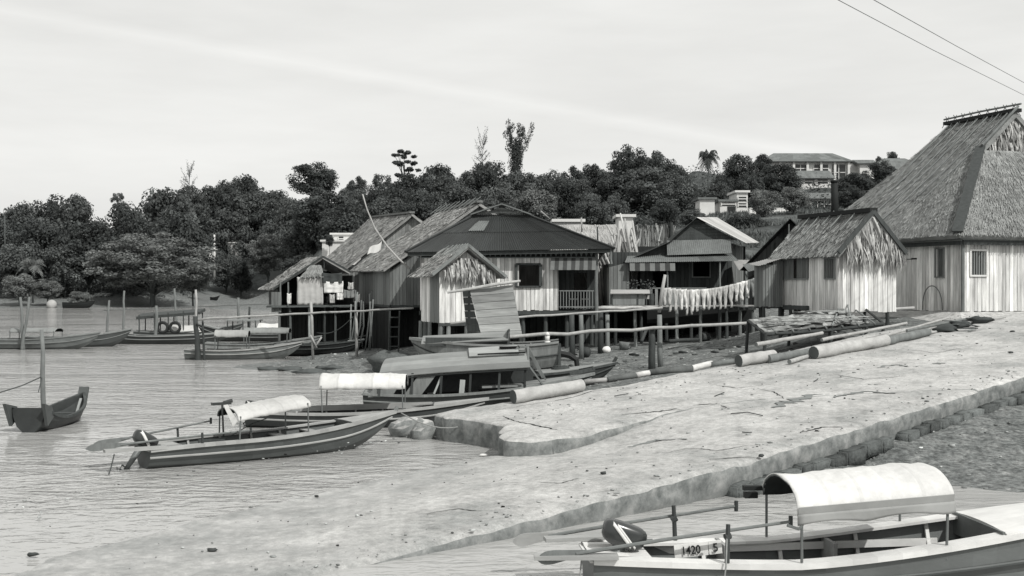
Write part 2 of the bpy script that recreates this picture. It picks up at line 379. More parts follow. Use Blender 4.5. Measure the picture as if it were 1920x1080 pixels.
for q in ((13.3, 30.4, 1.02), (7.3, 25.1, .24), (5.3, 23.2, .0), (8.6, 23.3, .0), (9.9, 22.9, 0), (14, 22.6, 0), (20, 22.5, 0), (13, 26, .55), (18, 28, .9), (20, 33, 1.4), (26, 40, 2.2), (3.4, 20, -.5), (6, 17, -.7), (12, 16, -.7), (20, 15, -.7), (10, 20, -.4), (2, 14, -.7), (-8, 14, -.6), (0, 5, -.8), (30, 5, -.8), (-30, 5, -.8),
          (17, 36, 2.0), (22, 42, 2.6), (17.6, 45, 2.55), (17, 50, 2.7), (22, 55, 2.8), (28, 50, 2.8), (20, 62, 3), (14, 47, 2.4), (13, 54, 2.4), (32, 45, 2.8), (11, 36.8, 1.3), (7, 39, 1.0), (3.5, 36, .55), (.8, 34.5, .2), (-1.2, 34, -.1), (-3, 33, -.5), (-5, 38, -.5), (0, 38, .25), (2.5, 38.5, .55), (-3.5, 41, -.1)): c3(*q)
CT = np.array(ctl); n_ = len(CT)
_D = np.sqrt(((CT[:, None, :2]-CT[None, :, :2])**2).sum(-1)+.04)
_A = np.zeros((n_+3, n_+3)); _A[:n_, :n_] = _D+np.eye(n_)*1e-6
_A[:n_, n_] = 1; _A[:n_, n_+1:] = CT[:, :2]; _A[n_:, :n_] = _A[:n_, n_:].T
_W = np.linalg.lstsq(_A, np.concatenate([CT[:, 2], np.zeros(3)]), rcond=None)[0]
def height_np(xy):
    d = np.sqrt(((xy[:, None, :]-CT[None, :, :2])**2).sum(-1)+.04)
    return d@_W[:n_]+_W[n_]+xy@_W[n_+1:]
def hgt(x, y):
    return float(height_np(np.array([[x, y]]))[0])
xs = np.concatenate([np.linspace(-700, -80, 16)[:-1], np.linspace(-80, -22, 40)[:-1], np.linspace(-22, 24, 185)[:-1], np.linspace(24, 90, 46)[:-1], np.linspace(90, 700, 16)])
ys = np.concatenate([np.linspace(2, 14, 5)[:-1], np.linspace(14, 76, 230)[:-1], np.linspace(76, 320, 120)[:-1], np.linspace(320, 900, 24)])
XX, YY = np.meshgrid(xs, ys, indexing='ij'); pts = np.stack([XX.ravel(), YY.ravel()], 1)
ZZ = np.concatenate([height_np(pts[i:i+4000]) for i in range(0, len(pts), 4000)])
vz = []
for (x, y), z in zip(pts, ZZ):
    if y < 90: z += .045*noise.fractal(V(x*1.1, y*1.1, 0), 1, 2, 4)+.10*noise.noise(V(x*.35, y*.35, 4))
    else: z += .6*noise.fractal(V(x*.03, y*.03, 2), 1, 2, 4)*min(1, max(0, z))
    vz.append((x, y, z))
nx, ny = len(xs), len(ys)
me = bpy.data.meshes.new('ground'); me.from_pydata(vz, [], [(i*ny+j, (i+1)*ny+j, (i+1)*ny+j+1, i*ny+j+1) for i in range(nx-1) for j in range(ny-1)])
me.polygons.foreach_set('use_smooth', [True]*len(me.polygons))
va = me.attributes.new('veg', 'FLOAT', 'POINT')
va.data.foreach_set('value', [sm(68, 84, y)*sm(1.2, 3.0, z) for x, y, z in vz])
gm = bpy.data.materials.new('mud_and_grass'); gm.use_nodes = True
N = gm.node_tree.nodes; Lk = gm.node_tree.links; b = N['Principled BSDF']; b.inputs['Specular IOR Level'].default_value = .15
def node(t, **k):
    n = N.new(t)
    for a, x in k.items(): setattr(n, a, x)
    return n
def noi(scale, det=6, rg=.65):
    n = node('ShaderNodeTexNoise'); n.inputs['Scale'].default_value = scale; n.inputs['Detail'].default_value = det; n.inputs['Roughness'].default_value = rg
    Lk.new(tc.outputs['Object'], n.inputs['Vector']); return n.outputs['Fac']
def ramp(fac, stops):
    r = node('ShaderNodeValToRGB'); Lk.new(fac, r.inputs[0]); e = r.color_ramp.elements
    while len(e) < len(stops): e.new(.5)
    for i, (p, v) in enumerate(stops): e[i].position = p; e[i].color = tint(v)
    return r.outputs[0]
def rampn(fac, stops):
    r = node('ShaderNodeValToRGB'); Lk.new(fac, r.inputs[0]); e = r.color_ramp.elements
    while len(e) < len(stops): e.new(.5)
    for i, (p, v) in enumerate(stops): e[i].position = p; e[i].color = (v, v, v, 1)
    return r.outputs[0]
def mixc(f, a, c, mode='MIX'):
    m = node('ShaderNodeMix', data_type='RGBA', blend_type=mode)
    if isinstance(f, (int, float)): m.inputs['Factor'].default_value = f
    else: Lk.new(f, m.inputs['Factor'])
    Lk.new(a, m.inputs[6]); Lk.new(c, m.inputs[7]); return m.outputs[2]
tc = node('ShaderNodeTexCoord')
mud = ramp(noi(2.2, 8, .72), [(.28, .07), (.46, .15), (.60, .22), (.74, .36)])
mud2 = rampn(noi(9, 4), [(.36, .5), (.55, 1.), (.72, 1.5)])
mud = mixc(1., mud, mud2, 'MULTIPLY')
gr = ramp(noi(.12, 8, .7), [(.3, .035), (.5, .07), (.66, .13)])
gr = mixc(1., gr, rampn(noi(1.1, 5), [(.3, .6), (.7, 1.4)]), 'MULTIPLY')
at = node('ShaderNodeAttribute'); at.attribute_name = 'veg'
Lk.new(mixc(at.outputs['Fac'], mud, gr), b.inputs['Base Color'])
sepz = node('ShaderNodeSeparateXYZ'); Lk.new(tc.outputs['Object'], sepz.inputs[0])
wet = node('ShaderNodeMapRange'); Lk.new(sepz.outputs['Z'], wet.inputs[0])
for i, v_ in enumerate((0., .35, .45, .9)): wet.inputs[i+1].default_value = v_
Lk.new(wet.outputs[0], b.inputs['Roughness'])
bp = node('ShaderNodeBump'); bp.inputs['Distance'].default_value = .05; bp.inputs['Strength'].default_value = .9
Lk.new(noi(6, 8, .75), bp.inputs['Height']); Lk.new(bp.outputs[0], b.inputs['Normal'])
me.materials.append(gm); go = bpy.data.objects.new('ground', me); COL.objects.link(go); struct(go)

# ---------------------------------------------------------------- water
wmb = MB(); wmb.quad((-900, 1, 0), (900, 1, 0), (900, 420, 0), (-900, 420, 0))
wt = bpy.data.materials.new('water'); wt.use_nodes = True
N = wt.node_tree.nodes; Lk = wt.node_tree.links; b = N['Principled BSDF']
b.inputs['Base Color'].default_value = tint(.36); b.inputs['Roughness'].default_value = .07; b.inputs['IOR'].default_value = 1.33
tc = node('ShaderNodeTexCoord')
def wav(sc, st, det, rot=0., dist=0.):
    mp = node('ShaderNodeMapping'); mp.inputs['Scale'].default_value = st; mp.inputs['Rotation'].default_value = (0, 0, rot)
    Lk.new(tc.outputs['Object'], mp.inputs['Vector'])
    n = node('ShaderNodeTexNoise'); n.inputs['Scale'].default_value = sc; n.inputs['Detail'].default_value = det; n.inputs['Roughness'].default_value = .5; n.inputs['Distortion'].default_value = dist
    Lk.new(mp.outputs[0], n.inputs['Vector']); return n.outputs['Fac']
def wadd(a, ka, c, kc):
    m1 = node('ShaderNodeMath', operation='MULTIPLY'); Lk.new(a, m1.inputs[0]); m1.inputs[1].default_value = ka
    m2 = node('ShaderNodeMath', operation='MULTIPLY_ADD'); Lk.new(c, m2.inputs[0]); m2.inputs[1].default_value = kc; Lk.new(m1.outputs[0], m2.inputs[2]); return m2.outputs[0]
h = wadd(wav(1., (.7, 1.3, 1), 3, .25, .8), .75, wav(3.4, (.75, 1.25, 1), 3, -.15, .6), .42)
big = wav(.16, (.5, 1.2, 1), 2, .2)
bp = node('ShaderNodeBump'); bp.inputs['Strength'].default_value = 1.; bp.inputs['Distance'].default_value = .095
hm = node('ShaderNodeMath', operation='MULTIPLY'); Lk.new(h, hm.inputs[0])
ms = node('ShaderNodeMath', operation='MULTIPLY_ADD'); Lk.new(big, ms.inputs[0]); ms.inputs[1].default_value = 3.4; ms.inputs[2].default_value = -.75; mx_ = node('ShaderNodeMath', operation='MAXIMUM'); mx_.inputs[1].default_value = .45; Lk.new(ms.outputs[0], mx_.inputs[0]); Lk.new(mx_.outputs[0], hm.inputs[1])
Lk.new(hm.outputs[0], bp.inputs['Height']); Lk.new(bp.outputs[0], b.inputs['Normal'])
struct(wmb.build('water', wt, None))

# ---------------------------------------------------------------- ramp
def wb(t):                        # far side of the worn lower slab
    xs_ = [(-14, 1.6), (-8, 2.9), (-3.2, 4.7), (2, 6.2), (4.4, 6.1), (5.4, 5.0), (6.9, 4.75), (8.9, 4.85), (11, 4.2), (13, 2.2), (14.8, .05)]
    if t <= xs_[0][0]: return xs_[0][1]
    for (a, p), (c, q) in zip(xs_, xs_[1:]):
        if t <= c: return lerp(p, q, (t-a)/(c-a))
    return 0
def endw(w):
    q = [(0, 5.4), (4.9, 5.25), (5.25, 4.75), (5.7, 4.5), (6.3, 4.8), (6.8, 5.25), (7.5, 5.85), (8.3, 6.0), (9.6, 5.9), (10.2, 6.05), (11, 6.5)]
    for (a, p), (c, r) in zip(q, q[1:]):
        if w <= c: return lerp(p, r, sm(a, c, w))
    return 6.5
def pl(q, x):
    if x <= q[0][0]: return q[0][1]
    for (a, p), (c, r) in zip(q, q[1:]):
        if x <= c: return lerp(p, r, (x-a)/(c-a))
    return q[-1][1]
def zlow(t, w):
    ws = max(.5, wb(t)); zn = plane(t)
    zf = min(zn, pl(((-13, .02), (-3, .02), (2, .03), (4.4, .17), (5.4, .27), (6.9, .52), (8, .74), (9, .90), (9.9, 1.05), (20, 9)), t))
    return lerp(zn, zf, sm(.15, 1., min(w, ws)/ws))-.17*max(0, w-ws)*(t < 7.5)
def wlow(t): return wb(t)+.14+pl(((-13, 0), (2, .1), (4.2, .55), (5.0, 1.6), (6.0, 1.7), (7.2, .6), (9, .3), (12, .1)), t)
def rough(t, w): return .022*noise.fractal(V(t*.8, w*.8, 3), 1, 2, 4)+.012*noise.noise(V(t*4, w*4, 1))
def rz(t, w):
    if t < 12.5 and w < wb(t): return zlow(t, w)+rough(t, w)
    return plane(t)+rough(t, w)
def wfar(t): return lerp(lerp(10.35, 8.75, sm(6, 12, t)), 6.7, sm(24, 32, t))
bm = bmesh.new()
def slab(fn, nu, nv):
    g = [[bm.verts.new(fn(i, j)) for j in range(nv+1)] for i in range(nu+1)]
    for i in range(nu):
        for j in range(nv): bm.faces.new((g[i][j], g[i+1][j], g[i+1][j+1], g[i][j+1]))
    for loop, low in (([(i, 0) for i in range(nu+1)], 'n'), ([(i, nv) for i in range(nu+1)], 'f'), ([(0, j) for j in range(nv+1)], 'e')):
        prev = None
        for i, j in loop:
            c = g[i][j].co; rows = [g[i][j]]; t, w_ = tw(c.x, c.y)
            dep = max(.5, .42+.1*noise.noise(V(t, w_, 0))) if low == 'n' else max(.75, c.z+.4)
            dirn = RW*-1 if low == 'n' else (RW if low == 'f' else RU*-1)
            for q in range(1, 6):
                k = q/5; rows.append(bm.verts.new(c-V(0, 0, dep*k)+dirn*(.03*math.sin(PI*k)+.05*noise.noise(V(t*2.3, w_*2.3, k*2.5))-.04*k)))
            if prev:
                for q in range(5): bm.faces.new((prev[q], rows[q], rows[q+1], prev[q+1]))
            prev = rows
EDG = [0, .03, .08, .16, .3]
def spread(a, b, j, n):                     # more rows close to both rims, so that the arris is rounded
    L = b-a
    if j < 5: return a+min(EDG[j], L*.1*j)
    if j > n-5: return b-min(EDG[n-j], L*.1*(n-j))
    return lerp(a+min(.3, L*.4), b-min(.3, L*.4), (j-4)/(n-8))
def rim(d, t): return -(.075+.05*noise.noise(V(t*1.7, 5, 0)))*math.exp(-max(0, d)/.075)
def lowfn(i, j):
    t = lerp(-15, 14.8, i/230); e = .10*noise.noise(V(t*1.3, 3, 0))+.05*noise.noise(V(t*4.5, 7, 0))
    b_ = wlow(t); a_ = -.02+.5*abs(e)*(1-sm(6, 12, t)); w_ = spread(a_, max(a_+.05, b_+(1.4*e if t < 7 else 0)), j, 44)
    z = zlow(t, w_)+rough(t, w_)+rim(w_-a_, t)-(.012 if w_ > wb(t)-.02 else 0)*(t > 5)-.004*(t > 9)
    if t < 6: z -= .06*math.exp(-max(0, b_-w_)/.25)
    return rp(t, w_, z)
slab(lowfn, 230, 44)
def upfn(i, j):
    k = i/260; tb = lerp(5.75, 31.6, k) if i > 4 else 5.75+EDG[i]*.3
    e = .10*noise.noise(V(tb*1.3, 3, 2))+.05*noise.noise(V(tb*4.5, 7, 2)); a_ = max(0, wb(tb)) if tb < 14.8 else 0.
    a_ += .6*e*(1-sm(9, 12, tb)) if tb < 12 else .35*abs(e)
    w_ = spread(a_, wfar(tb)+.8*e, j, 70); t = tb+(endw(w_)+.10*noise.noise(V(w_*2, 0, 4))-5.75)*max(0, 1-(tb-5.75)/2.5)**2
    d = min(w_-a_ if tb < 12 or tb > 14.8 else 9, wfar(tb)-w_+.02, tb-5.75)
    hh = 1 if tb > 14.8 else 1-sm(7.5, 9.8, tb)
    return rp(t, w_, plane(t)+rough(t, w_)+rim(d, t+w_)*hh)
slab(upfn, 260, 70)
bmesh.ops.recalc_face_normals(bm, faces=bm.faces)
for f in bm.faces: f.smooth = True
if sum(f.normal.z*f.calc_area() for f in bm.faces) < 0: bmesh.ops.reverse_faces(bm, faces=bm.faces)
me = bpy.data.meshes.new('ramp'); bm.to_mesh(me); bm.free()
rmat = bpy.data.materials.new('worn_concrete'); rmat.use_nodes = True
N = rmat.node_tree.nodes; Lk = rmat.node_tree.links; b = N['Principled BSDF']; b.inputs['Specular IOR Level'].default_value = .2
tc = node('ShaderNodeTexCoord')
c1 = ramp(noi(.45, 7, .68), [(.28, .23), (.5, .385), (.72, .49)])
c1 = mixc(1., c1, rampn(noi(7, 5, .7), [(.3, .72), (.52, 1.), (.7, 1.22)]), 'MULTIPLY')
c1 = mixc(1., c1, rampn(noi(16, 3, .8), [(.26, .6), (.33, 1.), (.60, 1.), (.72, 1.1)]), 'MULTIPLY')
c1 = mixc(1., c1, rampn(noi(1.7, 6, .75), [(.30, .70), (.48, 1.), (.7, 1.12)]), 'MULTIPLY')
c1 = mixc(1., c1, rampn(noi(38, 2), [(.3, .86), (.7, 1.14)]), 'MULTIPLY')
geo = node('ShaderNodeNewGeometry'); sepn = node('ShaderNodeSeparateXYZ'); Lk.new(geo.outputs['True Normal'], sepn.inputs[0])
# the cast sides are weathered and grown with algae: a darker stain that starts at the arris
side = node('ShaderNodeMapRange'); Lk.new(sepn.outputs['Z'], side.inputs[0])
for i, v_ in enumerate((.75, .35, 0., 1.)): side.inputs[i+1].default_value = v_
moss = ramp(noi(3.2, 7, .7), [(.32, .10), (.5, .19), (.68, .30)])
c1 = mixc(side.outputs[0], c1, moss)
# tide line: the lower end is darkened by weed where it is regularly under water
sz = node('ShaderNodeSeparateXYZ'); Lk.new(geo.outputs['Position'], sz.inputs[0])
tl = node('ShaderNodeMapRange'); Lk.new(sz.outputs['Z'], tl.inputs[0])
for i, v_ in enumerate((.02, .24, .55, 0.)): tl.inputs[i+1].default_value = v_
tln = node('ShaderNodeMath', operation='MULTIPLY'); Lk.new(tl.outputs[0], tln.inputs[0])
mr = node('ShaderNodeMapRange'); Lk.new(noi(1.3, 7, .7), mr.inputs[0])
for i, v_ in enumerate((.40, .62, .0, 1.)): mr.inputs[i+1].default_value = v_
Lk.new(mr.outputs[0], tln.inputs[1])
c1 = mixc(tln.outputs[0], c1, ramp(noi(5, 5), [(.3, .11), (.7, .22)]))
Lk.new(c1, b.inputs['Base Color'])
rr = node('ShaderNodeMapRange'); Lk.new(sz.outputs['Z'], rr.inputs[0])
for i, v_ in enumerate((.03, .2, .35, .9)): rr.inputs[i+1].default_value = v_
Lk.new(rr.outputs[0], b.inputs['Roughness'])
bp = node('ShaderNodeBump'); bp.inputs['Distance'].default_value = .012; bp.inputs['Strength'].default_value = .7
Lk.new(noi(9, 8, .75), bp.inputs['Height']); Lk.new(bp.outputs[0], b.inputs['Normal'])
me.materials.append(rmat)
RAMP = bpy.data.objects.new('ramp', me); COL.objects.link(RAMP); struct(RAMP)
def rsurf(px, py):
    p = onramp(px, py); t, ww = tw(p.x, p.y); return V(p.x, p.y, rz(t, ww)+.006)
def ribbon(pxs, w0, m, name):
    mb = MB(); pts = []
    for a, c in zip(pxs, pxs[1:]):
        for i in range(8): k = i/8; pts.append(rsurf(lerp(a[0], c[0], k), lerp(a[1], c[1], k)))
    pts.append(rsurf(*pxs[-1]))
    prev = None
    for i, p in enumerate(pts):
        d = (pts[min(i+1, len(pts)-1)]-pts[max(0, i-1)]); d.z = 0; d.normalize(); s_ = V(-d.y, d.x, 0)
        ww = w0*(.35+.65*math.sin(PI*(i+.3)/(len(pts)-.4)))*R.uniform(.6, 1.3); p = p+s_*R.gauss(0, w0*.6); p.z += .004
        cur = (p-s_*ww, p+s_*ww)
        if prev: mb.quad(prev[0], prev[1], cur[1], cur[0])
        prev = cur
    return mb.build(name, m, RAMP)
ribbon([(965, 790), (1010, 800), (1045, 806)], .035, 'crack', 'crack'); ribbon([(965, 790), (945, 780)], .02, 'crack', 'crack')
ribbon([(1165, 778), (1235, 772), (1270, 766)], .03, 'crack', 'crack'); ribbon([(1300, 760), (1350, 757)], .03, 'crack', 'crack')
ribbon([(1500, 812), (1540, 803), (1600, 799)], .03, 'crack', 'crack'); ribbon([(925, 770), (1040, 752), (1110, 735), (1160, 728)], .015, 'crack', 'crack')
ribbon([(1330, 862), (1420, 855)], .02, 'crack', 'crack')
for q in (((1240, 842), (1300, 838), (1345, 845), (1400, 836)), ((1560, 700), (1620, 712), (1700, 705)), ((1420, 728), (1452, 735), (1470, 748)), ((1010, 900), (1050, 905), (1085, 896)), ((1690, 655), (1752, 662), (1800, 654)), ((800, 960), (860, 952), (905, 958)), ((1330, 720), (1380, 728), (1440, 722))): ribbon(q, .016, 'crack', 'crack')
for q in (((1180, 820), (1230, 812), (1290, 815)), ((1560, 745), (1620, 735), (1680, 738)), ((1640, 690), (1680, 684), (1720, 688))): ribbon(q, .10, 'stain', 'stain')
ribbon([(1450, 765), (1490, 752), (1535, 738)], .17, 'stain', 'stain'); ribbon([(1750, 683), (1775, 681)], .15, 'stain', 'stain')
# stone footing under the near edge
rtw = thing('stone_footing', 'row of rough dark stone blocks under the near edge of the concrete ramp', 'stone wall', rp(6, 0, .2))
t = 5.0
k = 0
while t < 17.4:
    l = R.uniform(.42, .72); hh = R.uniform(.26, .44)
    zt = plane(t+l/2)-.40+R.uniform(-.05, .03)
    p = rp(t+l/2, -.06+R.uniform(-.05, .03), zt-hh/2)
    mb = MB(); n = 5
    bmx = bmesh.new(); bmesh.ops.create_cube(bmx, size=1.); bmesh.ops.bevel(bmx, geom=bmx.edges[:], offset=.08, segments=2, affect='EDGES')
    bmesh.ops.subdivide_edges(bmx, edges=bmx.edges[:], cuts=1, use_grid_fill=True)
    for v_ in bmx.verts:
        v_.co *= 1+.20*noise.noise(v_.co*2.3+V(k*3.1, 0, 0))
        q = RU*(v_.co.x*(l-.02))+RW*(v_.co.y*.42)+V(0, 0, v_.co.z*hh+v_.co.x*l*.09)
        v_.co = p+q
    mb.v = [tuple(v_.co) for v_ in bmx.verts]; bmx.verts.index_update()
    mb.f = [tuple(v_.index for v_ in f.verts) for f in bmx.faces]; mb.t = [R.gauss(0, .18)]*len(mb.f); bmx.free()
    mb.build('stone', 'stone', rtw, True)
    t += l+R.uniform(.0, .04) if k != 9 else l+.5
    k += 1
# loose stones, shells and litter on the mud: stuff
def scatter(name, label, reg, n, s0, s1, m, cond=None, flat=.5):
    mb = MB(); c = 0
    while c < n:
        x = R.uniform(reg[0], reg[1]); y = R.uniform(reg[2], reg[3]); z = hgt(x, y); tt, ww = tw(x, y)
        c += 1
        if z < -.02 or (-.2 < ww < 9 and tt < 31): continue
        z += .10*noise.noise(V(x*.35, y*.35, 4)); s_ = R.uniform(s0, s1)*R.random()**.6
        mb.blob((x, y, z+s_*.1), s_, s_*R.uniform(.5, 1), s_*flat*R.uniform(.5, 1.2), 6, 4, .3, R.gauss(0, .5), c, R.uniform(0, 6))
    o = mb.build(name, m, None, True); o['kind'] = 'stuff'; o['label'] = label; return o
scatter('litter', 'small stones and litter strewn over the mud behind the ramp', (-14, 16, 34, 66), 1500, .03, .13, 'rubbish')
scatter('rubble', 'stones and shells scattered on the foreshore beside the stone footing', (5, 24, 22.5, 40), 900, .02, .10, 'rubbish')

mb = MB(); R.seed(5)
for i in range(1100):
    t, w_ = R.uniform(-6, 30), R.uniform(.1, 8.4)
    if R.random() < .5: w_ = R.choice((R.uniform(0, .7), R.uniform(7.2, 8.5)))
    if 3.8 < t < 6.5 and w_ > 4: continue
    p = rp(t, w_, rz(t, w_)+.012); q = R.uniform(.008, .035)*R.random()**.5
    mb.blob(p, q*R.uniform(1, 2.2), q, q*.55, 6, 4, .3, R.gauss(0, .6), i, R.uniform(0, 6))
o = mb.build('grit', 'rubbish', None, True); o['kind'] = 'stuff'; o['label'] = 'grit, chips and dead leaves scattered over the concrete ramp'
mb = MB()
for i in range(5200):
    px, Y = R.uniform(1190, 1720), R.uniform(84, 178); x = (px-CX)/F*Y; z = hgt(x, Y)
    if noise.noise(V(x*.12, Y*.12, 0)) < R.uniform(-.5, .35): continue
    for j in range(7):
        a = R.uniform(0, 6.3); h_ = R.uniform(.2, .6); c = V(x+R.gauss(0, .35), Y+R.gauss(0, .35), z); d = V(math.cos(a), math.sin(a), 0)
        mb.tri(c-d*.10, c+d*.10, c+V(R.gauss(0, .15), R.gauss(0, .15), h_), R.gauss(0, .4))
o = mb.build('grass', 'leaf', None); o['kind'] = 'stuff'; o['label'] = 'rough grass on the open slope below the white buildings'
# ================================================================ houses
AX, PX = V(-.316, .949, 0), V(.949, .316, 0)
def xy(p): return (p.x, p.y)
# ---- big thatched house
h = thing('thatched_house', 'largest house with a tall steep thatched roof and limewashed plank walls beside the ramp', 'house', (18.05, 47, 2.95))
C0 = V(17.6, 46.3, 6.0)
def RF(k, f, s=1):
    if k == KF: k = lerp(11.2, 9.2, f)
    return RF_(k, f, s)
KG, KF = 4.7, 9.3
def RF_(k, f, s=1):                     # k along the axis, f up the slope, s=1 left slope, -1 right slope
    return C0+AX*k+PX*(7*f if s == 1 else 14-7*f)+V(0, 0, 5.85*f-.22*math.sin(PI*f))
mb = MB(); g = .72; KG, KF = 4.7, 9.3
thatch(mb, RF(KF, 0), RF(0, 0), RF(KG, g), RF(KF, g), 30, .2); thatch(mb, RF(KF, g), RF(KG, g), RF(KG, 1), RF(KF, 1), 30, .2)
thatch(mb, RF(0, 0), RF(0, 0, -1), RF(KG, g, -1), RF(KG, g), 30, .2)
thatch(mb, RF(0, 0, -1), RF(KF, 0, -1), RF(KF, g, -1), RF(KG, g, -1), 8, .2); thatch(mb, RF(KG, g, -1), RF(KF, g, -1), RF(KF, 1, -1), RF(KG, 1, -1), 8, .2)
rf = mb.build('roof', 'thatch', h)
mb = MB(); a, b, c = RF(KG, g)+AX*.25, RF(KG, g, -1)+AX*.25, RF(KG, 1)+AX*.25
mb.tri(a, b, c, -.3)
for i in range(9): fringe(mb, lerp(a, c, i/9.), lerp(b, c, i/9.), int(46*(1-i/10)), .4, .75, -AX, .10, .3)
mb.build('gable_fringe', 'thatch_pale', h)
mb = MB(); mb.tri(RF(KF-.2, 0), RF(KF-.2, 0, -1), RF(KF-.2, 1)); mb.build('rear_gable', 'plank_grey', h)
mb = MB(); up = (PX*-.6+V(0, 0, .8))
mb.beam(RF(.05, .0)+V(0, 0, .12), RF(KG, g)+V(0, 0, .16), .42, .07, -.1, up=tuple(PX*-.4-AX*.4+V(0, 0, .8))); mb.build('hip_board', 'plank_dark', rf)
mb = MB(); mb.beam(RF(KG-.1, 1)+V(0, 0, .05), RF(KF+.1, 1)+V(0, 0, .05), .44, .16, 0); mb.build('ridge_cap', 'black', rf)
mb = MB(); mb.tube([RF(KG-.3, 1)+V(0, 0, .30), RF(7, 1)+V(0, 0, .32), RF(KF+.3, 1)+V(0, 0, .28)], .045, 6)
for i in range(9):
    k = lerp(KG+.1, KF, i/8)
    for s in (1, -1): mb.tube([RF(k, .955, s)+V(0, 0, .1), RF(k+.05, .955, -s)+V(0, 0, .0)+V(0, 0, .75)+(RF(k, .99, s)-RF(k, .955, -s))*0], .022, 5) if False else mb.tube([RF(k, .95, s)+V(0, 0, .14), RF(k+.06, 1)+V(0, 0, .40)+PX*(.10*s)], .018, 5)
mb.build('ridge_pole', 'timber', rf)
for k, f0, f1 in ((5.0, .30, .97), (5.6, .35, .98), (6.3, .08, .97), (7.0, .30, .97), (7.6, .05, .95), (8.3, .42, .97), (8.9, .5, .96)):
    mb = MB(); mb.tube([RF(k+R.gauss(0, .05), lerp(f0, f1, i/4))+V(-.06, -.08, .14) for i in range(5)], .028, 5, R.uniform(-.1, .3)); mb.build('batten', 'timber', rf)
mb = MB(); mb.tube([RF(KG-.15, lerp(g, 1, i/3))+V(-.06, -.1, .2) for i in range(4)], .06, 6); mb.build('verge_pole', 'timber', rf)
W0 = V(18.05, 47, 0); WL = W0+AX*8.6; WR = W0+PX*13
mb = MB()
planks(mb, xy(W0+AX*2.86), xy(W0), 2.95, 5.95, .19, holes=((1.25, 1.73, 4.36, 5.5),), jit=.16)
planks(mb, xy(WL), xy(W0+AX*4.3), 2.95, 5.95, .2, jit=.16)
planks(mb, xy(W0), xy(WR), 2.95, 5.95, .19, holes=((.39, 1.12, 4.42, 5.38),), jit=.2)
planks(mb, xy(WR), xy(WR+AX*8.6), 2.95, 5.95, .6); planks(mb, xy(WR+AX*8.6), xy(WL), 2.95, 5.95, .6)
mb.build('wall', 'limewash', h)
mb = MB(); planks(mb, xy(W0+AX*4.3+PX*.06), xy(W0+AX*2.86+PX*.06), 2.95, 5.1, .36, jit=.12); mb.build('door', 'limewash', h)
mb = MB(); planks(mb, xy(W0+AX*4.3+PX*.03), xy(W0+AX*2.86+PX*.03), 5.16, 5.95, .5, jit=.1); mb.build('transom_panel', 'limewash', h)
A, B = xy(W0+AX*2.86), xy(W0)
wd_ = MB(); wframe(wd_, A, B, 1.25, 1.73, 4.36, 5.5, .05); wf = wd_.build('window', 'plank_grey', h); mb = MB(); bars(mb, A, B, 1.25, 1.73, 4.36, 5.5, 5, .034); mb.build('window_bars', 'plank_grey', wf)
A, B = xy(W0), xy(WR)
wd_ = MB(); wframe(wd_, A, B, .39, 1.12, 4.42, 5.38, .07); wf = wd_.build('window', 'paint_white', h); mb = MB(); bars(mb, A, B, .39, 1.12, 4.42, 5.38, 6, .06); mb.build('window_bars', 'plank_grey', wf)
mb = MB(); o = -AX*.22-PX*.22
mb.beam(W0+o+V(0, 0, 5.72), W0+AX*9+o+V(0, 0, 5.72), .1, .2); mb.beam(W0+o+V(0, 0, 5.72)+PX*.05, W0+PX*13+o+V(0, 0, 5.72), .1, .2); mb.build('eave_beam', 'plank_dark', h)
mb = MB(); mb.tube([W0+o*1.4+V(0, 0, 5.86), W0+o*1.4+PX*13+V(0, 0, 5.86)], .06, 6); mb.tube([W0+o*1.45+V(0, 0, 5.82), W0+o*1.45+AX*8+V(0, 0, 5.84)], .05, 6); mb.build('eave_pole', 'timber', h)
mb = MB(); mb.tube([W0-AX*.07-PX*.05+V(0, 0, 2.9), W0-AX*.07-PX*.05+V(0, 0, 5.9)], .08, 8); mb.build('post', 'timber', h)
hp = MB(); q = W0+AX*1.75-PX*.12
hp.tube([W0+AX*(1.72+.62*math.cos(a_))-PX*(.10+.02*math.sin(a_))+V(0, 0, 2.98+1.0*math.sin(a_)**.8) for a_ in [PI*i/16 for i in range(17)]], .022, 6)
one(hp, 'hoop', 'timber', 'thin bent cane hoop leaning on the left plank wall of the largest house', 'hoop')
mb = MB()
def pf(a, b_): return W0-AX*a-PX*b_
q = [pf(2.4, 1.9)+V(0, 0, 2.2), W0-AX*2.7+PX*14+V(0, 0, 2.2), W0+AX*11+PX*14+V(0, 0, 2.2), W0+AX*11-PX*1.9+V(0, 0, 2.2),
     pf(.35, .4)+V(0, 0, 2.93), W0-AX*.35+PX*14+V(0, 0, 2.93), W0+AX*11+PX*14+V(0, 0, 2.93), W0+AX*11-PX*.4+V(0, 0, 2.93)]
mb.hexa(q); mb.build('plinth', rmat, h)
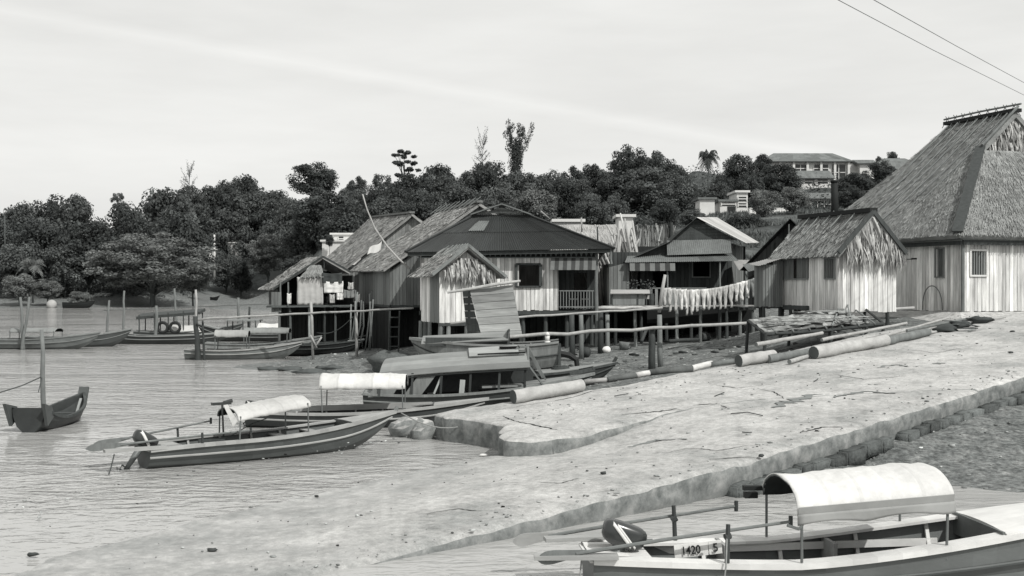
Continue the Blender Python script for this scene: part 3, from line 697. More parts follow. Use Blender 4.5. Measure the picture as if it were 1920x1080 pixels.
# ---- hut joined to it
K = V(12.5, 45, 0)
h = thing('thatched_hut', 'small limewashed hut with leafy fringed gable and barred windows beside the largest house', 'hut', (12.5, 45, 3.0))
def HR(k, s): return K+AX*k+PX*s+V(0, 0, 6.8-1.03*abs(s-1.33))
mb = MB(); thatch(mb, HR(4.5, -.25), HR(-.3, -.25), HR(-.35, 1.33), HR(4.6, 1.33), 38, .14, .42, .034); thatch(mb, HR(-.3, 2.85), HR(4.5, 2.85), HR(4.6, 1.33), HR(-.35, 1.33), 26, .14, .42, .034)
rf = mb.build('roof', 'thatch', h)
mb = MB(); mb.beam(HR(-.4, 1.33)+V(0, 0, .1), HR(4.7, 1.33)+V(0, 0, .1), .34, .16); mb.build('ridge_cap', 'black', rf)
for k, f0 in ((.6, .55), (1.5, .45), (2.3, .35), (3.1, .6), (3.8, .5)):
    mb = MB(); mb.tube([HR(k, 1.36)+V(0, 0, .24), HR(k, 1.33-1.4*f0)+V(-.05, 0, .14)], .028, 5, .3); mb.build('batten', 'timber', rf)
mb = MB(); a, b, c = HR(-.34, -.2), HR(-.34, 2.85), HR(-.36, 1.33)
mb.beam(a+V(0, 0, .02), c+V(0, 0, .05), .10, .16, 0); mb.beam(b+V(0, 0, .02), c+V(0, 0, .05), .10, .16, 0); mb.build('verge_board', 'plank_dark', rf)
mb = MB(); mb.tri(HR(.02, .05)-V(0, 0, .1), HR(.02, 2.6)-V(0, 0, .1), HR(.02, 1.33)-V(0, 0, .1), -.5)
for i in range(7):
    u = i/7; fringe(mb, lerp(HR(-.2, .15), HR(-.2, 1.33), u)-V(0, 0, .12), lerp(HR(-.2, 2.6), HR(-.2, 1.33), u)-V(0, 0, .12), int(75*(1-u*.8)), .45, .95, -AX, .085, .38)
fringe(mb, HR(-.22, .2)-V(0, 0, .1), HR(-.22, 1.33)-V(0, 0, .1), 60, .6, 1.0, -AX, .085, .35, V(.15, 0, -1)); fringe(mb, HR(-.22, 1.33)-V(0, 0, .1), HR(-.22, 2.8)-V(0, 0, .1), 70, .6, 1.0, -AX, .085, .35, V(-.1, 0, -1))
mb.build('gable_fringe', 'palmleaf', h)
mb = MB(); A2 = K+AX*4.03
planks(mb, xy(A2), xy(K+AX*2.0), 3.18, 5.3, .12, holes=((.02, 2.0, 4.28, 5.12),), jit=.1)
planks(mb, xy(K+AX*2.0), xy(K), 2.98, 5.3, .13, holes=((1.18, 1.80, 4.28, 5.02),), jit=.1)
planks(mb, xy(K), xy(K+PX*2.65), 2.98, lambda s: 6.6-1.03*abs(s-1.33), .2, jit=.2)
planks(mb, xy(K+PX*2.65), xy(K+PX*2.65+AX*4), 2.98, 5.3, .3); planks(mb, xy(K+PX*2.65+AX*4), xy(A2), 2.98, 5.3, .4)
mb.build('wall', 'limewash', h)
A, B = xy(A2), xy(K)
mb = MB(); wframe(mb, A, B, .08, 1.95, 4.28, 5.12, .05); wf = mb.build('window', 'plank_grey', h)
mb = MB(); bars(mb, A, B, .08, .9, 4.28, 5.12, 8, .055, 0); bars(mb, A, B, 1.15, 1.95, 4.28, 5.12, 8, .055, 0); mb.build('window_slats', 'plank_grey', wf)
mb = MB(); wframe(mb, A, B, 3.2, 3.83, 4.28, 5.02, .05); wf = mb.build('window', 'plank_grey', h); mb = MB(); bars(mb, A, B, 3.2, 3.83, 4.28, 5.02, 4, .06); mb.build('window_bars', 'plank_grey', wf)
mb = MB(); mb.beam(A2+V(-.05, -.05, 3.1), K+AX*2-V(.05, .05, -3.1), .12, .16); mb.build('floor_beam', 'plank_dark', h)
for k, s in ((4, 0), (3, 0), (2, .1), (.2, .2), (4, 1.5), (.1, 2.3)):
    p = K+AX*k+PX*s; mb = MB(); post(mb, p.x, p.y, 1.9, 3.02, .08); mb.build('stilt', 'timber_dark', h)
# ---- closet with tin lid beside the hut
h = thing('privy', 'narrow plank closet with a tilted tin roof against the left of the fringed hut', 'privy', (10.9, 48.3, 3.1))
a, b, c, d = V(10.33, 48.3, 0), V(10.75, 48.25, 0), V(11.2, 48.5, 0), V(10.8, 49.6, 0)
mb = MB(); planks(mb, xy(a), xy(b), 3.12, 4.85, .1, jit=.12); mb.build('door', 'plank_grey', h)
mb = MB(); planks(mb, xy(b), xy(c), 3.12, 5.0, .11, jit=.15); planks(mb, xy(c), xy(d), 3.12, 5.0, .3); planks(mb, (10.2, 49.4), xy(a), 3.12, 4.85, .3); mb.build('wall', 'plank_grey', h)
mb = MB(); corr(mb, (10.1, 48.0, 4.78), (11.3, 48.2, 5.16), (11.2, 49.7, 5.22), (10.0, 49.7, 4.9), .09, .012); mb.build('roof', 'tin_light', h)
for x, y in ((10.4, 48.4), (11.1, 48.6), (10.5, 49.4)): mb = MB(); post(mb, x, y, 1.6, 3.14, .07); mb.build('stilt', 'timber_dark', h)
# ---- tarred shed behind
h = thing('shed', 'black tarred shed with a pointed gable between the tin roofed house and the fringed hut', 'shed', (13.2, 56, 2.9))
S0 = V(13.3, 56, 0); AS, PS = V(.30, .954, 0), V(.954, -.30, 0)
def SR(k, s): return S0+AS*k+PS*s+V(0, 0, 7.15-1.05*abs(s))
mb = MB(); corr(mb, SR(6, -2.3), SR(-.4, -2.3), SR(-.4, 0), SR(6, 0), .11, .015); corr(mb, SR(-.4, 2.3), SR(6, 2.3), SR(6, 0), SR(-.4, 0), .11, .015); mb.build('roof', 'black', h)
mb = MB(); planks(mb, xy(S0-PS*2), xy(S0+PS*2), 2.9, lambda s: 7.0-1.05*abs(s-2), .2); planks(mb, xy(S0-PS*2+AS*6), xy(S0-PS*2), 2.9, 4.9, .3); planks(mb, xy(S0+PS*2), xy(S0+PS*2+AS*6), 2.9, 4.9, .4)
mb.build('wall', 'black', h)
mb = MB(); mb.tube([SR(-.45, -.05)-V(0, 0, .2), SR(-.45, -.05)-V(0, 0, 2.2)], .03, 5); mb.build('gable_batten', 'timber', h)
for s, k in ((-1.8, 0), (0, 0), (1.8, 0), (-1.8, 4)): p = S0+AS*k+PS*s; mb = MB(); post(mb, p.x, p.y, 1.5, 2.95, .09); mb.build('stilt', 'timber_dark', h)
mb = MB(); corr(mb, V(11.0, 54.6, 4.62), V(12.2, 54.6, 4.9), V(12.4, 56, 5.25), V(11.0, 56, 5.0), .1, .012); mb.build('awning', 'tin_mid', h)
# ---- tin roofed house with striped awning
h = thing('tin_house', 'dark plank house with bright tin roof slope and striped awning behind the washing line', 'house', (8, 60, 2.9))
ap, apf = V(9.4, 60, 7.46), V(11.6, 66.5, 7.85)
mb = MB(); corr(mb, V(11.85, 59.6, 6.14), V(13.95, 66.5, 6.42), apf, ap+V(0, -.35, 0), .1, .015); r1 = mb.build('roof', 'tin_light', h, label='bright galvanised roof slope')
mb = MB(); corr(mb, V(8.4, 66.5, 6.3), V(8.05, 59.6, 6.24), ap+V(0, -.35, 0), apf, .11, .015); corr(mb, V(6.0, 66.5, 5.2), V(5.72, 59.4, 5.2), V(8.1, 59.6, 6.26), V(8.45, 66.5, 6.3), .11, .015); mb.build('roof', 'tin_dark', h, label='dark tarred roof slope')
mb = MB(); z_ = [(6.15, 5.35, 8.1, 8.1)]
hboards(mb, (V(7.9, 59.98, 6.32), V(9.38, 59.98, 7.4)), (V(11.5, 59.98, 6.32), V(9.42, 59.98, 7.4)), 7, jit=.12); mb.build('gable', 'plank_dark', h)
mb = MB(); corr(mb, V(7.85, 59.35, 5.52), V(11.1, 59.35, 5.62), V(11.15, 59.85, 6.36), V(7.9, 59.85, 6.28), .1, .016); mb.build('gable_skirt', 'tin_mid', h)
mb = MB(); corr(mb, V(5.6, 58.3, 5.12), V(11.25, 58.3, 5.2), V(11.2, 59.95, 5.62), V(5.9, 59.95, 5.5), .1, .012); mb.build('porch_roof', 'tin_mid', h)
mb = MB()
for i in range(9): x = lerp(5.85, 8.1, i/9); mb.hexa([V(x, 58.22, 4.72), V(x+.249, 58.22, 4.72), V(x+.249, 58.25, 4.72), V(x, 58.25, 4.72), V(x, 58.3, 5.1), V(x+.249, 58.3, 5.1), V(x+.249, 58.33, 5.1), V(x, 58.33, 5.1)], -.15 if i % 2 == 0 else -.75)
mb.build('awning', 'cloth_grey', h)
mb = MB(); planks(mb, (5.0, 60), (11.25, 60), 2.9, 5.7, .2, holes=((2.2, 2.95, 2.95, 4.75), (4.25, 5.1, 4.45, 5.25), (.85, 1.6, 3.6, 4.7)), jit=.15)
planks(mb, (4.9, 61.5), (4.95, 60), 2.9, 5.1, .2); planks(mb, (5., 66.4), (4.9, 61.5), 2.9, 5.1, .3); planks(mb, (13.2, 66.4), (5, 66.4), 2.9, 6.2, .5)
mb.tri(V(5.9, 60.0, 5.45), V(8, 60.0, 5.6), V(8, 60.0, 6.2), -.2)
mb.build('wall', 'plank_dark', h)
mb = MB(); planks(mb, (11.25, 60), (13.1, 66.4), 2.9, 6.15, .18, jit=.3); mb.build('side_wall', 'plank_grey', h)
for s0, s1, z0, z1 in ((4.25, 5.1, 4.45, 5.25),): mb = MB(); wframe(mb, (5, 60), (11.25, 60), s0, s1, z0, z1, .06); mb.build('window', 'plank_grey', h)
mb = MB(); mb.box((8.2, 62.0, 2.84), (6.9, 9.0, .12)); mb.build('floor', 'plank_dark', h)
for x in (7.75, 10.35): mb = MB(); post(mb, x, 58.4, 2.9, 5.2, .045, .3); mb.build('porch_post', 'timber', h)
mb = MB()
for i in range(11): x = lerp(6.9, 9.55, i/10); mb.box((x, 58.2, 3.4), (.14, .03, .85), R.uniform(-.2, .5))
mb.beam((6.85, 58.2, 3.86), (9.65, 58.2, 3.86), .06, .06); mb.build('balustrade', 'plank_grey', h)
mb = MB(); corr(mb, V(11.3, 58.5, 4.75), V(12.35, 59.4, 4.95), V(12.4, 60.3, 5.3), V(11.2, 59.6, 5.3), .09, .012); mb.build('awning_flap', 'tin_light', h)
for i in range(6):
    for j in range(3): mb = MB(); post(mb, 5.1+i*1.25, 57.8+j*3.2, .7, 2.86, .085); mb.build('stilt', 'timber_dark', h)
mb = MB(); planks(mb, (4.9, 61.2), (11.3, 61.2), .6, 2.8, .3, jit=.3, gap=.04); mb.build('underfloor_light_blocker', 'black', h)  # added black boards that stop light from behind, standing for underfloor shade
# annexe wall left of it
mb = MB(); planks(mb, (4.85, 58.6), (5.85, 58.6), 2.9, lambda s: 4.9+.25*s, .22, jit=.12); planks(mb, (4.85, 60.0), (4.85, 58.6), 2.9, 4.9, .2); mb.build('annexe', 'plank_grey', h)
# ---- main house with dark hipped tin roof
h = thing('hipped_house', 'limewashed stilt house with a wide dark corrugated hipped roof and a lattice frieze', 'house', (0, 55.6, 2.78))
a, b = V(-5.0, 54.95, 5.55), V(4.8, 54.95, 5.72); c, d = V(.68, 57.5, 7.46), V(-1.75, 57.5, 7.46)
mb = MB(); corr(mb, a, b, c, d, .105, .02, rows=2); corr(mb, V(4.8, 54.95, 5.72), V(4.9, 65, 5.7), V(-.5, 64.5, 7.85), c, .12, .018); corr(mb, V(-5.1, 65, 5.6), a, d, V(-.5, 64.5, 7.85), .12, .018)
rf = mb.build('roof', 'tin_dark', h)
mb = MB(); e = V(-.5, 57.4, 7.9)
mb.beam(d+V(-.25, -.15, .0), e+V(0, -.15, .06), .5, .06, .1, up=(-.4, 0, .9)); mb.beam(c+V(.25, -.15, .0), e+V(0, -.15, .06), .5, .06, .1, up=(.4, 0, .9)); mb.beam(e, e+V(0, 7, 0), .3, .08)
mb.build('ridge_cap', 'tin_mid', rf)
mb = MB(); hboards(mb, (d+V(.25, -.05, .06), e+V(-.02, -.05, -.1)), (c+V(-.25, -.05, .06), e+V(.02, -.05, -.1)), 3); mb.build('gablet', 'plank_grey', rf)
mb = MB(); mb.beam(a+V(0, 0, .05), d+V(0, 0, .06), .2, .05); mb.beam(b+V(0, 0, .05), c+V(0, 0, .06), .2, .05); mb.build('hip_cap', 'tin_dark', rf)
mb = MB(); corr(mb, lerp(lerp(a, b, .20), lerp(d, c, .2), .52)+V(0, -.02, .04), lerp(lerp(a, b, .33), lerp(d, c, .33), .52)+V(0, -.02, .04), lerp(lerp(a, b, .33), lerp(d, c, .33), .80)+V(0, -.02, .04), lerp(lerp(a, b, .20), lerp(d, c, .2), .80)+V(0, -.02, .04), .105, .02); mb.build('patch_sheet', 'tin_mid', rf)
mb = MB(); mb.beam(a+V(.1, .1, -.1), b+V(-.05, .1, -.1), .05, .16); mb.build('fascia', 'plank_dark', h)
mb = MB(); planks(mb, (-4.35, 55.6), (2.2, 55.6), 2.82, 5.3, .18, holes=((4.62, 5.62, 3.98, 4.96),), jit=.16)
planks(mb, (-4.4, 64.5), (-4.35, 55.6), 2.82, 5.5, .25); planks(mb, (4.1, 57.2), (4.1, 64.5), 2.82, 5.6, .3); planks(mb, (4.1, 64.5), (-4.4, 64.5), 2.82, 5.6, .5)
mb.build('wall', 'limewash', h)
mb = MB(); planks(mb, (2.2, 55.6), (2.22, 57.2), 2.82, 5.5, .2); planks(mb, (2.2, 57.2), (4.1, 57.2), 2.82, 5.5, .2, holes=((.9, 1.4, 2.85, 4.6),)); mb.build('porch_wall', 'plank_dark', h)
A, B = (-4.35, 55.6), (2.2, 55.6)
mb = MB(); wframe(mb, A, B, 4.62, 5.62, 3.98, 4.96, .09, .05); wf = mb.build('window', 'plank_dark', h)
mb = MB(); mb.box((.2, 55.5, 4.47), (.14, .04, 1.04)); mb.build('shutter', 'plank_dark', wf); mb = MB(); mb.box((1.36, 55.5, 4.47), (.14, .04, 1.04)); mb.build('shutter', 'plank_dark', wf)
mb = MB(); mb.box((-.15, 55.66, 5.47), (8.3, .05, .34), -.6)
for i in range(34):
    x = lerp(-3.9, 4.0, i/33); mb.hexa([V(x-.10, 55.57, 5.60), V(x+.10, 55.57, 5.60), V(x+.10, 55.6, 5.60), V(x-.10, 55.6, 5.60), V(x-.01, 55.57, 5.36), V(x+.01, 55.57, 5.36), V(x+.01, 55.6, 5.36), V(x-.01, 55.6, 5.36)], 1.5)
mb.beam((-4.3, 55.56, 5.32), (4.05, 55.56, 5.32), .04, .05, 2.); mb.build('frieze', 'plank_dark', h)
mb = MB(); n = 11
for i in range(n):
    x0, x1 = lerp(1.84, 3.98, i/n), lerp(1.84, 3.98, (i+1)/n)-.002
    mb.hexa([V(x0-.05, 54.95, 4.72), V(x1-.05, 54.95, 4.72), V(x1-.05, 54.99, 4.72), V(x0-.05, 54.99, 4.72), V(x0, 55.4, 5.3), V(x1, 55.4, 5.3), V(x1, 55.44, 5.3), V(x0, 55.44, 5.3)], -.35 if i % 2 == 0 else -.75)
mb.build('awning', 'cloth_grey', h)
mb = MB()
for i in range(13): x = lerp(2.3, 3.95, i/12); mb.beam((x, 55.55, 2.9), (x, 55.55, 3.72), .03, .03, .2)
mb.beam((2.25, 55.55, 3.74), (4.0, 55.55, 3.74), .05, .05); mb.beam((2.25, 55.55, 2.98), (4.0, 55.55, 2.98), .05, .05)
for x in (2.7, 3.3): mb.beam((x, 55.55, 3.35), (x+.4, 55.55, 3.35), .03, .03)
mb.build('balustrade', 'plank_grey', h)
mb = MB(); mb.beam((-4.4, 55.55, 2.7), (4.15, 55.55, 2.7), .12, .18); mb.box((-.15, 60, 2.70), (8.4, 8.8, .1)); mb.build('floor', 'plank_dark', h)
mb = MB(); planks(mb, (-4.3, 59.4), (4.1, 59.4), .2, 2.6, .3, jit=.3, gap=.04); planks(mb, (-4.3, 64), (-4.3, 57.6), .2, 2.6, .3); mb.build('underfloor_light_blocker', 'plank_dark', h)  # added dark boards, they keep daylight from passing between the stilts
mb = MB(); post(mb, 4.02, 55.55, .9, 5.5, .09); mb.build('porch_post', 'timber', h)
mb = MB(); post(mb, 4.65, 55.05, 5.0, 5.7, .05, lean=0); mb.build('eave_strut', 'timber', h)
for i in range(8):
    for j in range(3): mb = MB(); post(mb, -4.2+i*1.17+R.gauss(0, .08), 55.8+j*2.6, .4, 2.68, .10, R.uniform(-.2, .5)); mb.build('stilt', 'timber' if R.random() < .6 else 'timber_dark', h)
# ---- long thatched house behind-left
def gable_house(h, rn, rfar, en, ef, dens, wallm, zb, fr=None, thm='thatch_old', inset=.35):
    rn, rfar, en, ef = map(Vector, (rn, rfar, en, ef)); on, of_ = rn*2-en, rfar*2-ef; on.z = en.z; of_.z = ef.z; on.y, of_.y = en.y, ef.y
    mb = MB(); thatch(mb, ef, en, rn, rfar, dens, .14, .42, .04); thatch(mb, on, of_, rfar, rn, dens*.3, .14, .42, .04); r = mb.build('roof', thm, h)
    a, b = en+(rn-en)*.08, on+(rn-on)*.08; a.z = b.z = 0; da = (ef-en); da.z = 0; da.normalize(); a += da*inset; b += da*inset
    c, d = a+da*((ef-en).length-2*inset), b+da*((ef-en).length-2*inset); L = (b-a).length; hh = rn.z-en.z
    mb = MB(); planks(mb, xy(a), xy(b), zb, lambda s: min(rn.z-.25, en.z-.1+hh*(1-abs(s/L*2-1))), .2, jit=.18)
    planks(mb, xy(c), xy(a), zb, en.z+.1, .2, jit=.18); planks(mb, xy(b), xy(d), zb, en.z+.1, .4); planks(mb, xy(d), xy(c), zb, en.z, .4)
    mb.build('wall', wallm, h)
    mb = MB(); mb.beam(rn+V(0, -.1, .06), rfar+V(0, .1, .06), .35, .12, -.3); mb.build('ridge_cap', 'thatch', r)
    mb = MB(); m_ = (a+b+c+d)/4; mb.hexa([p+V(0, 0, z) for z in (zb-.12, zb) for p in (a, b, d, c)]); mb.build('floor', 'plank_dark', h)
    mb = MB(); q = da*((en-ef).length*-0.0+1.6)
    for p0, p1 in ((a+q, b+q), (c, a), (d, c)): planks(mb, xy(p0), xy(p1), -.7, zb-.12, .28, jit=.25, gap=.03)
    mb.build('underfloor_light_blocker', 'black', h)  # added black boards behind the stilts that make the underfloor dark
    return r, a, b, c, d
h = thing('long_thatched_house', 'long grey thatched house on stilts joined to the left end of the dark hipped roof', 'house', (-4, 65.4, 2.9))
r, a, b, c, d = gable_house(h, (-1.77, 64.6, 8.55), (-4.7, 75, 8.7), (-7.1, 64.6, 4.85), (-10.3, 75, 4.95), 26, 'plank_grey', 2.9)
for i in range(9):
    k = i/8; p = lerp(V(-1.8, 64.7, 8.7), V(-4.6, 74.5, 8.85), k); mb = MB(); mb.tube([p+V(.1, 0, .2), p+V(-.6, -.2, -.36)], .022, 5, .1); mb.build('ridge_batten', 'timber', r)
for i in range(5):
    for j in range(3): p = lerp(lerp(a, b, i/4), lerp(c, d, i/4), j/2); mb = MB(); post(mb, p.x, p.y, -.4, 2.9, .09); mb.build('stilt', 'timber_dark', h)
h = thing('rear_thatched_house', 'grey thatched house with a patched gable, second behind the open hut over the water', 'house', (-6.4, 75.4, 3))
r, a, b, c, d = gable_house(h, (-6.4, 75.3, 8.62), (-10.2, 85, 8.9), (-10.75, 75.3, 5.1), (-14.2, 85, 5.3), 22, 'thatch', 2.9)
mb = MB()
def cloth(mb, x0, x1, z0, z1, y, t=0., amp=.05, fr=6., nb=10):
    ph = R.uniform(0, 6)
    mb.sheet(lambda u, v: V(lerp(x0, x1, u)+.04*noise.noise(V(u*3, v*2, ph)), y+amp*math.sin(u*fr*PI+ph)*(1-.6*v)+.03*noise.noise(V(u*5, v*5, ph)), lerp(z0, z1, v)-.06*math.sin(PI*u)*v), 14, nb, .012, t)
mb.sheet(lambda u, v: lerp(lerp(V(-9.25, 74.9, 5.95), V(-8.4, 74.9, 6.2), u), lerp(V(-9.1, 74.9, 6.4), V(-8.3, 74.9, 6.8), u), v)+V(0, .05*math.sin(u*9), .05*math.sin(u*7)), 8, 4, .02); mb.build('gable_patch', 'cloth_white', h)
for i in range(4): p = lerp(a, b, i/3); mb = MB(); post(mb, p.x, p.y, -.5, 2.9, .09); mb.build('stilt', 'timber_dark', h)
# ---- open hut at the water's edge
h = thing('open_hut', 'open fronted thatched hut over the water, hung with drapes, leftmost of the stilt buildings', 'hut', (-11.8, 70, 2.8))
ap, apf = V(-11.26, 69.9, 5.72), V(-12.95, 74, 5.75); l0, l1, r0, r1 = V(-14.3, 69.9, 3.8), V(-15.9, 74, 3.8), V(-9.6, 69.9, 4.8), V(-11.3, 74, 4.8)
mb = MB(); thatch(mb, l1, l0, ap, apf, 24, .12, .42, .05); thatch(mb, r0, r1, apf, ap, 12, .12, .42, .05); rf = mb.build('roof', 'thatch_old', h)
mb = MB(); mb.beam(l0+V(.1, .0, .0), ap, .07, .1); mb.beam(r0, ap, .07, .1); mb.tube([ap+V(.05, .1, -.1), ap+V(.05, .1, -.7)], .03, 5); mb.build('verge_board', 'plank_dark', rf)
mb = MB(); planks(mb, (-15.3, 73.8), (-14.0, 70.2), 2.8, 3.8, .3); planks(mb, (-11, 73.8), (-15.2, 73.8), 2.8, 4.9, .3); planks(mb, (-9.5, 70.2), (-11, 73.8), 2.8, 4.6, .3); mb.build('wall', 'plank_dark', h)
mb = MB(); mb.box((-12.1, 71.6, 2.74), (4.9, 4.2, .12), 0, .0); mb.beam((-14.2, 69.3, 2.74), (-9.1, 69.3, 2.8), .12, .1, .8); mb.build('floor', 'plank_dark', h)
mb = MB(); planks(mb, (-14.3, 69.7), (-13.7, 69.65), 2.4, 3.6, .2); mb.build('side_screen', 'plank_grey', h)
mb = MB(); planks(mb, (-14.2, 71.6), (-9.3, 71.6), -.7, 2.7, .25, jit=.3, gap=.03); planks(mb, (-9.4, 73.5), (-9.4, 70.5), -.7, 2.7, .3); mb.build('underfloor_light_blocker', 'black', h)  # added black boards closing off the light below the hut floor
mb = MB(); thatch(mb, V(-12.45, 69.2, 4.5), V(-11.1, 69.2, 4.55), V(-11.35, 69.8, 5.2), V(-11.95, 69.8, 5.2), 40, .08, .35, .05); mb.build('mat_hood', 'thatch', h)
for i in range(6):
    for j in range(2): mb = MB(); post(mb, -14+i*.92+R.gauss(0, .1), 69.7+j*3, -.6, 2.72, .075, R.uniform(-.2, 1.2)); mb.build('stilt', 'timber' if R.random() < .5 else 'timber_dark', h)
for x in (-13.75, -13.3): mb = MB(); post(mb, x, 69.75, 2.75, 4.2, .05); mb.build('porch_post', 'timber', h)
for x0, x1, z0, z1, m_, nm, lab in ((-12.7, -11.15, 2.85, 4.5, 'cloth_pale', 'drape', 'wide pale drape hung under the mat hood of the open hut'),
      (-11.1, -9.95, 3.55, 4.25, 'cloth_white', 'washing', 'bright white sheet drying at the open hut'), (-10.35, -9.95, 3.15, 3.6, 'cloth_white', 'washing', 'small white cloth below the bright sheet at the open hut'),
      (-9.9, -9.3, 3.25, 3.75, 'cloth_grey', 'shirt', 'grey shirt hanging at the right of the open hut'), (-9.65, -9.35, 3.75, 4.2, 'cloth_pale', 'towel', 'narrow pale towel hanging above the grey shirt at the open hut'),
      (-10.75, -10.45, 2.95, 3.5, 'cloth_pale', 'towel', 'small pale towel hanging low left of the small white cloth at the open hut'), (-9.25, -8.95, 3.0, 3.5, 'cloth_white', 'washing', 'white cloth hanging at the right edge of the open hut'),
      (-13.25, -13.02, 2.9, 3.55, 'cloth_white', 'towel', 'narrow white towel in the dark left bay of the open hut'), (-11.2, -10.0, 4.15, 4.75, 'cloth_dark', 'tarpaulin', 'dark tarpaulin slung above the bright sheet at the open hut')):
    mb = MB(); cloth(mb, x0, x1, z0, z1, 69.15 if 'drape' != nm else 69.3, amp=.06, fr=5 if nm != 'drape' else 9); one(mb, nm, m_, lab, 'cloth')
for i in range(9):
    x = lerp(-9.1, -7.9, i/8)+R.gauss(0, .05); mb = MB(); mb.tube([(x-R.uniform(0, .5), 66.6, -.1), (x, 66.2+R.gauss(0, .1), 1.7), (x+R.uniform(-.1, .35), 65.9, R.uniform(2.9, 3.9))], .045, 6, R.uniform(-.3, .6))
    one(mb, 'stacked_pole', 'timber', 'pole leaning upright between the open hut and the long thatched house', 'pole', 'poles leaning between the open hut and the long thatched house')
# ---- small stilt hut in front
A2_, P2 = V(-.33, .944, 0), V(.944, .33, 0); K = V(-3.1, 50, 0)
h = thing('stilt_hut', 'little plank hut on stilts with shaggy leaf gable before the hipped house', 'hut', (-3.1, 50, 2.39))
def LR(k, s): return K+A2_*k+P2*s+V(0, 0, 5.68-.77*abs(s-1.18))
mb = MB(); thatch(mb, LR(3.3, -.45), LR(-.35, -.45), LR(-.4, 1.18), LR(3.4, 1.18), 34, .1, .4, .034); thatch(mb, LR(-.35, 2.9), LR(3.3, 2.9), LR(3.4, 1.18), LR(-.4, 1.18), 22, .1, .4, .034); rf = mb.build('roof', 'thatch_old', h)
for k in (-.25, .1, .5, .95, 1.4, 2.0, 2.7): mb = MB(); mb.tube([LR(k, 1.22)+V(0, 0, .14), LR(k+R.gauss(0, .1), .6)+V(0, 0, .08)], .028, 5, .2); mb.build('ridge_batten', 'timber', rf)
mb = MB(); mb.beam(LR(-.42, -.42), LR(-.42, 1.18)+V(0, 0, .03), .08, .12, .2); mb.beam(LR(-.42, 2.88), LR(-.42, 1.18)+V(0, 0, .03), .08, .12, .2); mb.build('verge_board', 'timber', rf)
mb = MB(); mb.tri(LR(.05, .05)-V(0, 0, .08), LR(.05, 2.3)-V(0, 0, .08), LR(.05, 1.18)-V(0, 0, .08), -.6)
for i in range(6): u = i/8; fringe(mb, lerp(LR(-.15, .1), LR(-.15, 1.18), u)-V(0, 0, .2), lerp(LR(-.15, 2.4), LR(-.15, 1.18), u)-V(0, 0, .2), int(70*(1-u)), .35, .72, -A2_, .075, .38, base=-.1)
mb.build('gable_fringe', 'palmleaf', h)
mb = MB(); planks(mb, xy(K), xy(K+P2*2.3), 2.39, lambda s: 5.45-.77*abs(s-1.18), .24, jit=.14, holes=((2.0, 2.25, 4.0, 4.35),))
planks(mb, xy(K+P2*2.3), xy(K+P2*2.3+A2_*3), 2.39, 4.6, .25); planks(mb, xy(K+P2*2.3+A2_*3), xy(K+A2_*3), 2.39, 5, .3); planks(mb, xy(K+A2_*3), xy(K+A2_*1.5), 2.39, 4.65, .2, jit=.14); mb.build('wall', 'limewash', h)
mb = MB(); planks(mb, xy(K+A2_*1.5), xy(K+A2_*.02), 2.39, 4.65, .25, jit=.14); mb.build('side_wall', 'plank_grey', h, label='darker side boards')  # front half of this side in a darker plank
mb = MB(); mb.beam(K+V(0, -.05, 2.33), K+P2*2.3+V(0, -.05, 2.33), .1, .12); mb.build('floor_beam', 'plank_dark', h)
for k, s in ((0, .05), (0, .4), (0, 1.2), (0, 2.2), (1.5, 0), (3, 0), (3, 1), (3, 2.2), (1.5, 2.2)): p = K+A2_*k+P2*s; mb = MB(); post(mb, p.x, p.y, -.1, 2.4, .10, R.uniform(-.2, .8)); mb.build('stilt', 'timber', h)
# ---- board screen
h = thing('board_screen', 'leaning screen of wide weathered boards under a crooked pole beside the little stilt hut', 'screen', (-.6, 46, 1.6))
mb = MB(); hboards(mb, (V(-1.15, 45.6, 1.9), V(-1.68, 46.3, 3.85)), (V(.42, 45.6, 1.95), V(.02, 46.3, 4.02)), 7, .03, .2, .016); mb.quad(V(-1.1, 45.66, 1.95), V(.38, 45.66, 2.0), V(-.0, 46.36, 3.98), V(-1.64, 46.36, 3.82), -.5); mb.build('board_panel', 'board_h', h)
mb = MB(); hboards(mb, (V(-1.75, 46.4, 1.9), V(-1.98, 46.6, 3.8)), (V(-1.2, 45.7, 1.9), V(-1.7, 46.35, 3.82)), 7, .03, .2); mb.build('side_panel', 'plank_dark', h)
mb = MB(); mb.tube([(-2.55, 46.4, 3.72), (-1.6, 46.2, 3.86), (-.7, 46.1, 4.03), (.33, 46.2, 4.17)], [.05, .06, .07, .05], 7, .2, ); mb.build('top_pole', 'stick', h)
for x in (-1.7, -.6, .35): mb = MB(); post(mb, x, 46.5, .1, 3.8 if x < 0 else 2.4, .06); mb.build('post', 'timber_dark', h)
# ---- pale roofed house and brush screen in the gap
h = thing('pale_roof_house', 'house with a smooth bleached thatch roof behind the right end of the hipped house', 'house', (5.5, 72, 3))
r, a, b, c, d = (None,)*5
mb = MB(); thatch(mb, V(2.6, 70.5, 4.6), V(7.2, 70.5, 4.6), V(6.6, 74.5, 7.85), V(2.2, 74.5, 7.85), 14, .12, .6, .06, jit=.1, lift=.02); thatch(mb, V(7.2, 78.5, 4.6), V(2.6, 78.5, 4.6), V(2.2, 74.5, 7.85), V(6.6, 74.5, 7.85), 6, .12); mb.build('roof', 'thatch_pale', h)
mb = MB(); planks(mb, (2.9, 71.2), (6.9, 71.2), 2.6, 5.0, .25); planks(mb, (6.9, 71.2), (6.9, 78), 2.6, 5, .4); planks(mb, (6.9, 78), (2.9, 78), 2.6, 5, .4); planks(mb, (2.9, 78), (2.9, 71.2), 2.6, 5, .4); mb.build('wall', 'plank_grey', h)
h = thing('brush_screen', 'tall screen of dark dry brush with a straight top left of the tin roofed house', 'screen', (8.3, 70, 2))
